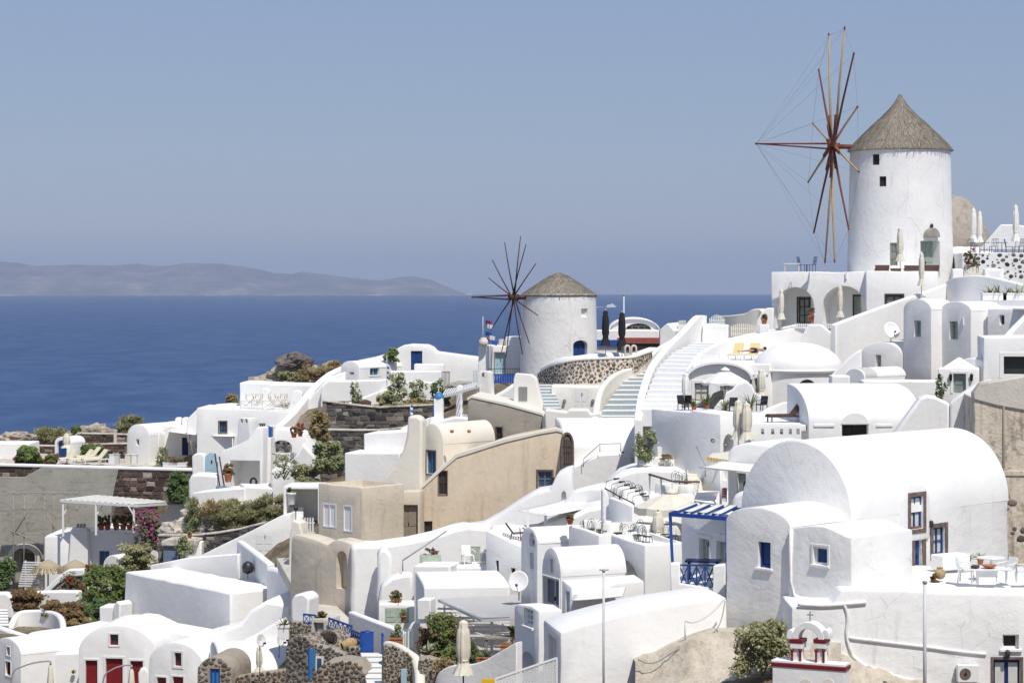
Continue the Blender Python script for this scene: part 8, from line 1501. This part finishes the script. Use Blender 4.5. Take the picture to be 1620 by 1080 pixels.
def thatch_umbrella(label, px, ytop, yrim, ybase, Y, rad):
 th = thing('straw_parasol', label, 'parasol', W(px, ybase, Y), 'straw parasols'); top = W(px, ytop, Y); zr = zof(yrim, Y); m = MB(); g = random.Random(int(px)); MB().lathe(V((top.x, top.y, 0)), [(rad * .95, zr - .02), (rad, zr), (rad * .6, zr + (top.z - zr) * .5), (.1, top.z)], 20).build('canopy', 'straw', th)
 for k in range(900):
  a = g.uniform(0, 6.283); f = g.random() ** .5; r = rad * f; z = top.z + (zr - top.z) * f; d = V((math.cos(a), math.sin(a), 0)); p = V((top.x, top.y, z)) + d * r; sd = V((-d.y, d.x, 0)) * .03; e = p + d * .22 + V((0, 0, -.22 - .15 * g.random())); m.quads([p - sd + V((0, 0, .03)), p + sd + V((0, 0, .03)), e + sd, e - sd], [(0, 1, 2, 3)], False, g.random())
 o = m.build('straw_fringe', 'straw', th, recalc=False); o['kind'] = 'stuff'; MB().tube([W(px, ybase, Y), top], .05, 8).build('pole', 'weathered_plank', th)
thatch_umbrella('straw parasol, left of the two below the tapered chimney', 76, 885, 898, 935, 156, 1.0); thatch_umbrella('straw parasol, right of the two below the tapered chimney', 119, 885, 898, 935, 156.5, 1.05)
fr = Fr(55, 157, 10); q = thing('slat_fence', 'white horizontal slat screen left of the straw parasols', 'screen', fr.P(0, zof(928, 157))); a, z0 = fr.sz(29, 927); b, z1 = fr.sz(70, 887)
for k in range(11): e = .35 * (1 - k / 11); MB().box(fr, a + .4 * k / 11, b, z0 + (z1 - z0) * k / 11, z0 + (z1 - z0) * (k + .58) / 11, 0, .04).build('slat', 'white_paint', q)
for s in (a + .5, b - .05): MB().box(fr, s - .05, s + .05, z0 - .2, z1, .045, .12).build('post', 'white_paint', q)
fr = Fr(100, 154, 8); t = stone_wall('grey stone ramp wall with white slanting coping below the straw parasols', fr, [(76, 960), (134, 960), (134, 902), (110, 902), (92, 916), (76, 930)], .6, .24, 'rubble_grey', seed=71); ribbon(t, 'coping', [fr.P(*fr.sz(x, y), .2) + V((0, 0, .08)) for x, y in ((66, 938), (92, 914), (108, 902), (134, 901))], .5, .7, 'white', smooth=False, world=True, bev=.08)
fr = Fr(124, 151, 14); t = thing('low_white_wall', 'low white wall in front of the red flowers', 'wall', fr.P(0, zof(952, 151))); block(t, fr, [(42, 980), (125, 980), (123, 935), (70, 935), (52, 936), (44, 942)], .8, bev=.12)
for i, (x, y, w, h) in enumerate(((112, 930, 34, 28), (144, 918, 22, 28), (128, 938, 22, 14))): shrub('red_flower_shrub', ['red flowers beside the stone ramp wall', 'tall red flowers right of the straw parasols', 'small red flowers above the low white wall'][i], x, y, 153, w, h, 'leaf_dark', 320, .09, flowers=('petal_red', 70, .09))
for lb, x, y, w, h, m, n, Y in [('bright green creeper spilling down left of the big white block', 170, 960, 84, 70, 'leaf_green', 5200, 150), ('lower green creeper near the white terrace corner', 150, 985, 70, 40, 'leaf_dark', 2800, 147), ('grey-green bush below the bougainvillea', 215, 900, 70, 44, 'leaf_olive', 3000, 156), ('brown-green bush at the left edge of the garden', 40, 966, 64, 34, 'leaf_brown', 2400, 150), ('brown dry creeper over the curved white wall', 95, 975, 70, 26, 'leaf_brown', 2200, 147), ('green shrub at the far left edge under the archway', 8, 936, 36, 60, 'leaf_dark', 1800, 154), ('russet leafy creeper below the low white wall', 120, 985, 46, 30, 'leaf_brown', 1400, 146), ('dry grass strip right of the creeper', 128, 1000, 50, 24, 'leaf_dry', 900, 145)]: shrub('creeper' if 'creeper' in lb else 'bush', lb, x, y, Y, w, h, m, n, .12, clumps=26, stem='bush' in lb)
t = thing('curved_wall', 'curved white garden wall with shaded inner face at lower left', 'wall', W(60, 1000, 143)); ribbon(t, 'wall', [(16, 990, 146), (28, 968, 147), (55, 964, 147), (82, 966, 146), (96, 974, 144), (100, 990, 141), (98, 1010, 139.5)], 3, .4, bev=.12); ribbon(t, 'outer_wall', [(-30, 985, 146), (0, 990, 143), (30, 1000, 141), (60, 1008, 140)], 3, .5, bev=.15)
t = thing('staircase', 'short grey-white steps at the left edge', 'staircase', W(0, 990, 147)); stairs(t, [(-30, 990, 145), (-25, 962, 149)], [(14, 990, 145), (12, 962, 149)], 6, 'step_white', .5, riser='concrete')
fr = Fr(18, 152, 6); t = thing('low_white_wall', 'rounded low white wall at the left edge below the archway', 'wall', fr.P(0, zof(960, 152))); block(t, fr, [(-60, 990), (22, 990), (20, 945), (10, 937), (-60, 935)], .8, bev=.15)
# slope between pergola and the beige house: lava rubble, dry bushes, long diagonal wall
lava_wall('dark rubble wall below the long dry hedge', Fr(330, 149.5, 6), [(250, 900), (420, 900), (420, 826), (380, 836), (345, 842), (300, 846), (250, 846)], 1.5, .34, 81, 'lava', th_pts=[(250, 846), (300, 846), (345, 842), (380, 836), (420, 826)])
for lb, x, y, w, h, m, n in [('long dry olive hedge above the rubble wall, left half', 375, 836, 90, 46, 'leaf_olive', 4200), ('long dry olive hedge above the rubble wall, right half', 428, 826, 56, 44, 'leaf_olive', 2800), ('grey-green weeds left of the dry hedge', 305, 846, 30, 62, 'leaf_grey', 1200), ('sparse dry weeds on the pale bank', 340, 815, 60, 24, 'leaf_dry', 700)]: shrub('dry_hedge' if 'hedge' in lb else 'weeds', lb, x, y, 151, w, h, m, n * 2, .15, clumps=26, aspect=.16)
rock('pale_bank', None, 350, 815, 153, 110, 26, 'terrace_rubble', 83, .5, .3, 'structure'); rock('pale_bank', None, 300, 850, 152, 90, 30, 'terrace_rubble', 84, .5, .35, 'structure')
shrub('small_tree', 'small round-headed olive tree above the blue-grey shutters', 291, 880, 148, 30, 36, 'leaf_grey', 800, .09, cat='tree')
fr = Fr(275, 149, 6); q = thing('blue_shutters', 'tall blue-grey louvred shutters under a white ledge', 'shutters', fr.P(0, zof(890, 149))); a, z0 = fr.sz(261, 890); b, z1 = fr.sz(285, 858)
for k in range(8): MB().box(fr, a + (b - a) * k / 8, a + (b - a) * (k + .86) / 8, z0, z1, -.4, -.36).build('board', 'blue_grey', q)
block(q, fr, [(258, 862), (315, 862), (318, 852), (300, 850), (270, 850), (258, 854)], 1.4, d0=-.6, name='ledge', mat='terrace_rubble', bev=.08); block(q, fr, rect(286, 320, 856, 900), .8, d0=-.2, name='side_wall', mat='white_worn')
potted('potted_plant', 'orange flower pot on the ledge beside the olive tree', 300, 851, 148.6, .16, .25, .25, .3, 'leaf_olive')
t = thing('diagonal_wall', 'long white wall rising diagonally from the big block to the gate court', 'wall', W(380, 870, 145)); fr = Fr(455, 146, 8); block(t, fr, [(285, 960), (460, 960), (460, 812), (445, 815), (400, 838), (350, 862), (300, 887), (285, 895)], 1.6, bev=.08, ops=[((404, 432, 844, 872), dict(kind='door', frame='white_paint', pane='white_paint', rec=.05))])
fr = Fr(452, 147, 4); t = thing('gate_court', 'white walled court with steps and picket gate left of the beige house', 'terrace', fr.P(0, zof(840, 147))); block(t, fr, rect(448, 505, 769, 880), 3.2, ops=[((453, 503, 773, 850), dict(kind='hole', rec=2.2))], bev=.05); stairs(t, [(454, 840, 146), (454, 800, 148.6)], [(480, 840, 146), (480, 800, 148.6)], 6, drop=.5)
potted('topiary', 'clipped round topiary in a tall white pot in the gate court', 461, 798, 147, .3, .8, .4, .65, 'leaf_green', 'white_paint', n=500, leaf=.06)
fr = Fr(486, 137, 6); q = thing('picket_gate', 'white picket gate at the corner of the beige house', 'gate', fr.P(0, zof(848, 137))); a, z0 = fr.sz(477, 849); b, z1 = fr.sz(498, 818); picket(q, fr, a, b, z0, z1, 'white_paint', .09, .05)
fr = Fr(462, 128, 20); t = thing('cream_pier', 'cream leaning pier between the diagonal wall and the niche wall', 'wall', fr.P(0, zof(880, 128))); block(t, fr, [(455, 960), (480, 960), (480, 850), (474, 826), (462, 822), (457, 850)], 1.0, mat='cream', bev=.1)
q = thing('wall_lamp', 'black street lantern on the cream pier', 'lamp', W(468, 822, 128.5)); MB().tube([W(468, 823, 128.5), W(468, 806, 128.5)], .025, 7).build('stem', 'metal_dark', q); MB().lathe(W(468, 808, 128.5), [(.05, 0), (.12, .08), (.13, .2), (.05, .3), (.01, .34)], 10).build('lantern', 'metal_dark', q)
fr = Fr(450, 120, 20); q = thing('cobbled_path', 'stony footpath descending along the niche wall', 'path', W(480, 940, 118)); P = [(438, 882, 132), (470, 882, 129), (500, 925, 121), (530, 955, 114), (560, 985, 108), (530, 995, 106), (495, 960, 113), (462, 925, 122)]; vs = [W(*p) - V((0, 0, .0)) for p in P]; MB().quads(vs + [v - V((0, 0, .6)) for v in vs], [tuple(range(8)), tuple(range(15, 7, -1))] + [((i + 1) % 8, i, i + 8, (i + 1) % 8 + 8) for i in range(8)]).build('paving', 'pale_stone', q)
# ------------------------------------------------------------------ big white block
fr = Fr(365, 131, 50); t = thing('white_block_house', 'large plain white block house with sloping shaded wall', 'house', fr.P(0, zof(1000, 139))); zt = fr.sz(365, 937)[1]; s0 = fr.sz(198, 904)[0]; Lb = Lto(fr, 0, 446); solid(t, 'wall', 'white', fr, [(s0 - .5, zt - 6), (.05, zt - 6), (0, zt), (s0, zt + .05)], 0, Lb, (), bev=.12); MB().box(fr, s0 + .4, -.4, zt - .1, zt + .015, .4, Lb - .4).build('roof', 'white', t)
ribbon(t, 'rear_parapet', [(240, 893, 143), (300, 881, 142), (380, 875, 140)], 1.6, .4, smooth=False)
t = thing('roof_wall', 'thick white wall sloping down beside the block house roof', 'wall', W(405, 930, 143)); ribbon(t, 'wall', [(380, 854, 141), (405, 872, 137.5), (429, 891, 133.5)], 3.6, .45, smooth=False, bev=.1)
t = thing('curved_wall', 'rounded white wall curving toward the stony path', 'wall', W(465, 950, 131)); ribbon(t, 'wall', [(428, 896, 132), (445, 899, 130.5), (468, 908, 128.5), (484, 916, 126.5), (492, 928, 124.5), (494, 945, 123)], 3.6, .6, bev=.2)
q = thing('outdoor_lamp', 'dark round lamp on the block house roof wall', 'lamp', W(392, 905, 137)); c = W(392, 897, 136.8); MB().lathe(c, [(.05, -.4), (.3, -.28), (.36, 0), (.26, .28), (.05, .38)], 16).build('globe', 'metal_dark', q); MB().tube([c - V((0, 0, .7)), c], .03, 7).build('stem', 'metal_grey', q)
fr = Fr(430, 125, 12); t = thing('white_stair_mass', 'stepped white terrace mass between the block house and the stone court', 'terrace', fr.P(0, zof(1020, 130))); block(t, fr, [(300, 1100), (462, 1100), (462, 958), (440, 952), (420, 950), (395, 965), (380, 985), (340, 1000), (300, 1010)], 4, bev=.2); block(t, Fr(445, 121.5, 14), [(385, 1100), (462, 1100), (460, 985), (440, 980), (420, 992), (400, 1005), (385, 1010)], 2, name='lower_step', bev=.15)
# ------------------------------------------------------------------ red-door house
fr = Fr(180, 126, 6); t = thing('red_door_house', 'white vaulted house with three dark red doors at lower left', 'house', fr.P(0, zof(1085, 138))); vault(t, fr, 124, 247, 1034, 989, 1180, 4.2, ops=[((174, 187, 1003, 1020), dict(frame='red', pane='glass', bars=(0, 0), surround='white_paint', sw=.1)), ((135, 154, 1044, 1110), dict(kind='door', frame='red', surround='white_paint', sw=.12)), ((167, 194, 1041, 1110), dict(kind='door', frame='red', surround='white_paint', sw=.14)), ((206, 226, 1045, 1110), dict(kind='door', frame='red', surround='white_paint', sw=.12))])
block(t, Fr(260, 129, 6), [(200, 1150), (385, 1150), (385, 1006), (340, 1004), (270, 992), (240, 978), (215, 975), (200, 985)], 2, name='rear_mass', bev=.3)
f2 = Fr(33, 127, 52); t = thing('small_gable_house', 'white house with small rounded gable and slot windows at the left edge', 'house', f2.P(0, zof(1085, 139))); vault(t, f2, -8, 33, 1036, 1009, 1180, 5.8, ops=[((11, 16, 1023, 1036), dict(frame='red', bars=(0, 0), surround='white_paint', sw=.06)), ((9, 17, 1046, 1068), dict(frame='red', bars=(0, 0), surround='white_paint', sw=.06))])
f3 = Fr(322, 122.5, 22); t = thing('red_window_house', 'white house with broad rounded gable and red framed window', 'house', f3.P(0, zof(1085, 134))); vault(t, f3, 235, 321, 1055, 1016, 1180, 5, ops=[((276, 287, 1032, 1053), dict(frame='red', pane='glass', bars=(0, 0), surround='white_paint', sw=.14)), ((248, 263, 1071, 1110), dict(kind='door', frame='red', surround='white_paint', sw=.1)), ((273, 290, 1070, 1110), dict(kind='door', frame='red', surround='white_paint', sw=.1))])
fr = Fr(215, 121, -10); t = thing('white_gatepost', 'rounded white post before the right red door', 'post', fr.P(0, zof(1085, 133))); block(t, fr, [(219, 1150), (236, 1150), (236, 1064), (230, 1056), (223, 1058), (219, 1066)], .6, name='post', bev=.08)
fr = Fr(340, 112, 12); t = thing('stone_gable', 'rubble-stone arched gable with a blue shuttered window at the bottom edge', 'house', fr.P(0, zof(1090, 128))); s0 = fr.sz(312, 1070)[0]; s1 = fr.sz(367, 1070)[0]; zs = fr.sz(340, 1066)[1]; za = fr.sz(340, 1039)[1]; zb = zs - 4
c_ = opening(t, fr, 332, 348, 1057, 1100, frame='blue_bright', pane='blue_mid', bars=(1, 0), rec=.15); solid(t, 'wall', 'mortar', fr, arch_prof(s0, s1, zb, zs, za, 18), 0, 3, [c_], bev=.05)
cc, rr = (s0 + s1) / 2, (s1 - s0) / 2; w0, w1, wz = fr.sz(331, 1060)[0], fr.sz(349, 1060)[0], fr.sz(340, 1056)[1]
stone_face(t, fr, 312, 367, 1040, 1120, .2, 'rubble_grey', 1.2, .06, .05, 91, lambda s, z: ((s - cc) / rr) ** 2 + max(0, (z - zs) / (za - zs)) ** 2 < .94 and not (w0 - .1 < s < w1 + .1 and z < wz + .08))
Yf = 117; t = thing('low_vault_house', 'low white vaulted roof with two satellite dishes beside it', 'house', W(410, 1065, Yf)); X0 = XofZ(348, Yf); f = Fr(yaw=78, o=(X0, Yf)); ze = zof(1064, Yf); zr_ = zof(1019, 120); prof = [(0, ze - 4), (0, ze)] + [(-3.4 + 3.4 * math.cos(R(a)), ze + (zr_ - ze) * math.sin(R(a))) for a in range(8, 173, 10)] + [(-6.8, ze), (-6.8, ze - 4)]; solid(t, 'wall', 'white', f, prof, 0, (XofZ(474, Yf) - X0) * 1.0, (), bev=.08)
dish('white satellite dish, left of the two over the low vault roof', 413, 1012, 110.5, .30, -50, ypole=1075, tilt=10); dish('white satellite dish, right of the two by the mottled stone wall', 444, 1011, 108, .30, -60, ypole=1040, tilt=10)
closed_umbrella('beige tied parasol hanging below the left dish', 410, 1022, 1090, 113, 'canvas', .17, yskirt=1062)
def cantilever(label, x0, xt, ytop, ybase, Y, ytip):
 th = thing('cantilever_parasol', label, 'parasol', W(x0, ybase, Y), 'cantilever parasols'); P = [W(x0, ybase, Y), W(x0 + (xt - x0) * .08, ytop + 22, Y), W(x0 + (xt - x0) * .35, ytop + 8, Y), W(x0 + (xt - x0) * .7, ytop + 1.5, Y), W(xt, ytop, Y)]; MB().tube(catmull(P, 5), .04, 8).build('arm', 'metal_grey', th); MB().tube([W(xt, ytop, Y), W(xt, ytop + 6, Y)], .05, 8).build('hanger', 'metal_grey', th)
 c = W(xt, ytip, Y); h = zof(ytop + 5, Y) - zof(1120, Y); m = MB(); N = 18; vs = []
 for f, q in ((.1, 1), (.5, .93), (.75, .6), (.95, .3), (1.1, 0)):
  for k in range(N): a = 2 * math.pi * k / N; e = 1 + (.2 if k % 3 == 0 else -.1); vs.append(V((c.x + math.cos(a) * .2 * f * e, c.y + math.sin(a) * .2 * f * e, zof(1120, Y) + h * q)))
 m.quads(vs, [(i * N + k, i * N + (k + 1) % N, (i + 1) * N + (k + 1) % N, (i + 1) * N + k) for i in range(4) for k in range(N)], True); m.build('folded_canopy', 'canvas', th, recalc=False); MB().lathe(W(x0, ybase, Y), [(.4, 0), (.4, .08), (.06, .12)], 14).build('base', 'metal_grey', th)
cantilever('cream cantilever parasol with arched arm before the left red-framed slot windows', 14, 80, 1045, 1130, 119, 1090); cantilever('cream cantilever parasol with arched arm before the middle red door', 160, 208, 1051, 1130, 119, 1090)
q = thing('wall_plaque', 'small gold round plaque on the white wall left of the red doors', 'plaque', W(116, 1062, 128)); c = W(116, 1062, 127.9); MB().tube([c + V((0, .12, 0)), c], .12, 16).build('disc', 'pot_ochre', q); MB().tube([c, c - V((0, .02, 0))], .06, 12).build('boss', 'metal_dark', q)
fr = Fr(125, 128.2, 4); t = thing('side_house', 'plain white wall with smooth roof joining the left gable and the red door house', 'house', fr.P(0, zof(1085, 140))); block(t, fr, [(30, 1180), (128, 1180), (128, 1030), (80, 1032), (30, 1040)], 4, bev=.15); block(t, Fr(80, 132, 4), [(20, 1120), (170, 1120), (170, 996), (140, 992), (100, 1000), (20, 1012)], 3, name='rear_roof', bev=.4)
fr = Fr(170, 139, 10); t = thing('white_cube', 'small white cube house corner beside the big block', 'house', fr.P(0, zof(985, 147))); block(t, fr, rect(157, 182, 959, 1020), 1.5); block(t, Fr(185, 138.5, 40), [(176, 1020), (186, 1020), (190, 955), (184, 950), (179, 958)], 1, name='buttress', bev=.08)
# the ferry on the sea
q = thing('ferry', 'small white ferry trailing a wake far out on the sea', 'boat', on_z(965, 477, sea_z(11500))); Yb = 11500; b = V(((965 - CX) / F * Yb, Yb, sea_z(Yb))); fb = Fr(yaw=0, o=b)
MB().prism(fb, [(-18, b.z + 1), (26, b.z + 1), (34, b.z + 9), (-18, b.z + 8)], -6, 6).build('hull', 'white_paint', q); MB().box(fb, -14, 22, b.z + 9, b.z + 15, -5, 5).build('cabin', 'white_paint', q); MB().box(fb, 4, 16, b.z + 15, b.z + 20, -4, 4).build('bridge', 'slat_grey', q); MB().box(fb, -8, -4, b.z + 15, b.z + 22, -2, 2).build('funnel', 'blue', q)
MB().quads([V((b.x - 18, b.y - 4, b.z + 1.2)), V((b.x - 18, b.y + 4, b.z + 1.2)), V((b.x - 90, b.y + 130, b.z + 1.2)), V((b.x - 95, b.y - 130, b.z + 1.2))], [(0, 1, 2, 3)]).build('wake', 'flag_white', q, recalc=False)
# ------------------------------------------------------------------ the hazy air over the sea
hm = bpy.data.materials.new('haze_air'); hm.use_nodes = True; hn = hm.node_tree; hn.nodes.clear()
pv = hn.nodes.new('ShaderNodeVolumePrincipled'); pv.inputs['Color'].default_value = (.64, .76, 1.0, 1); pv.inputs['Density'].default_value = HAZE; pv.inputs['Anisotropy'].default_value = 0.0
ho = hn.nodes.new('ShaderNodeOutputMaterial'); hn.links.new(pv.outputs[0], ho.inputs['Volume'])
hb = MB(); hb.box(Fr(yaw=0, o=(0, 0)), -64000, 64000, -HS - 1 - 61000 ** 2 / (2 * RE), 560, -64000, 64000)
MATS['haze_air'] = hm; hz = hb.build('haze', 'haze_air', None); hz['kind'] = 'stuff'
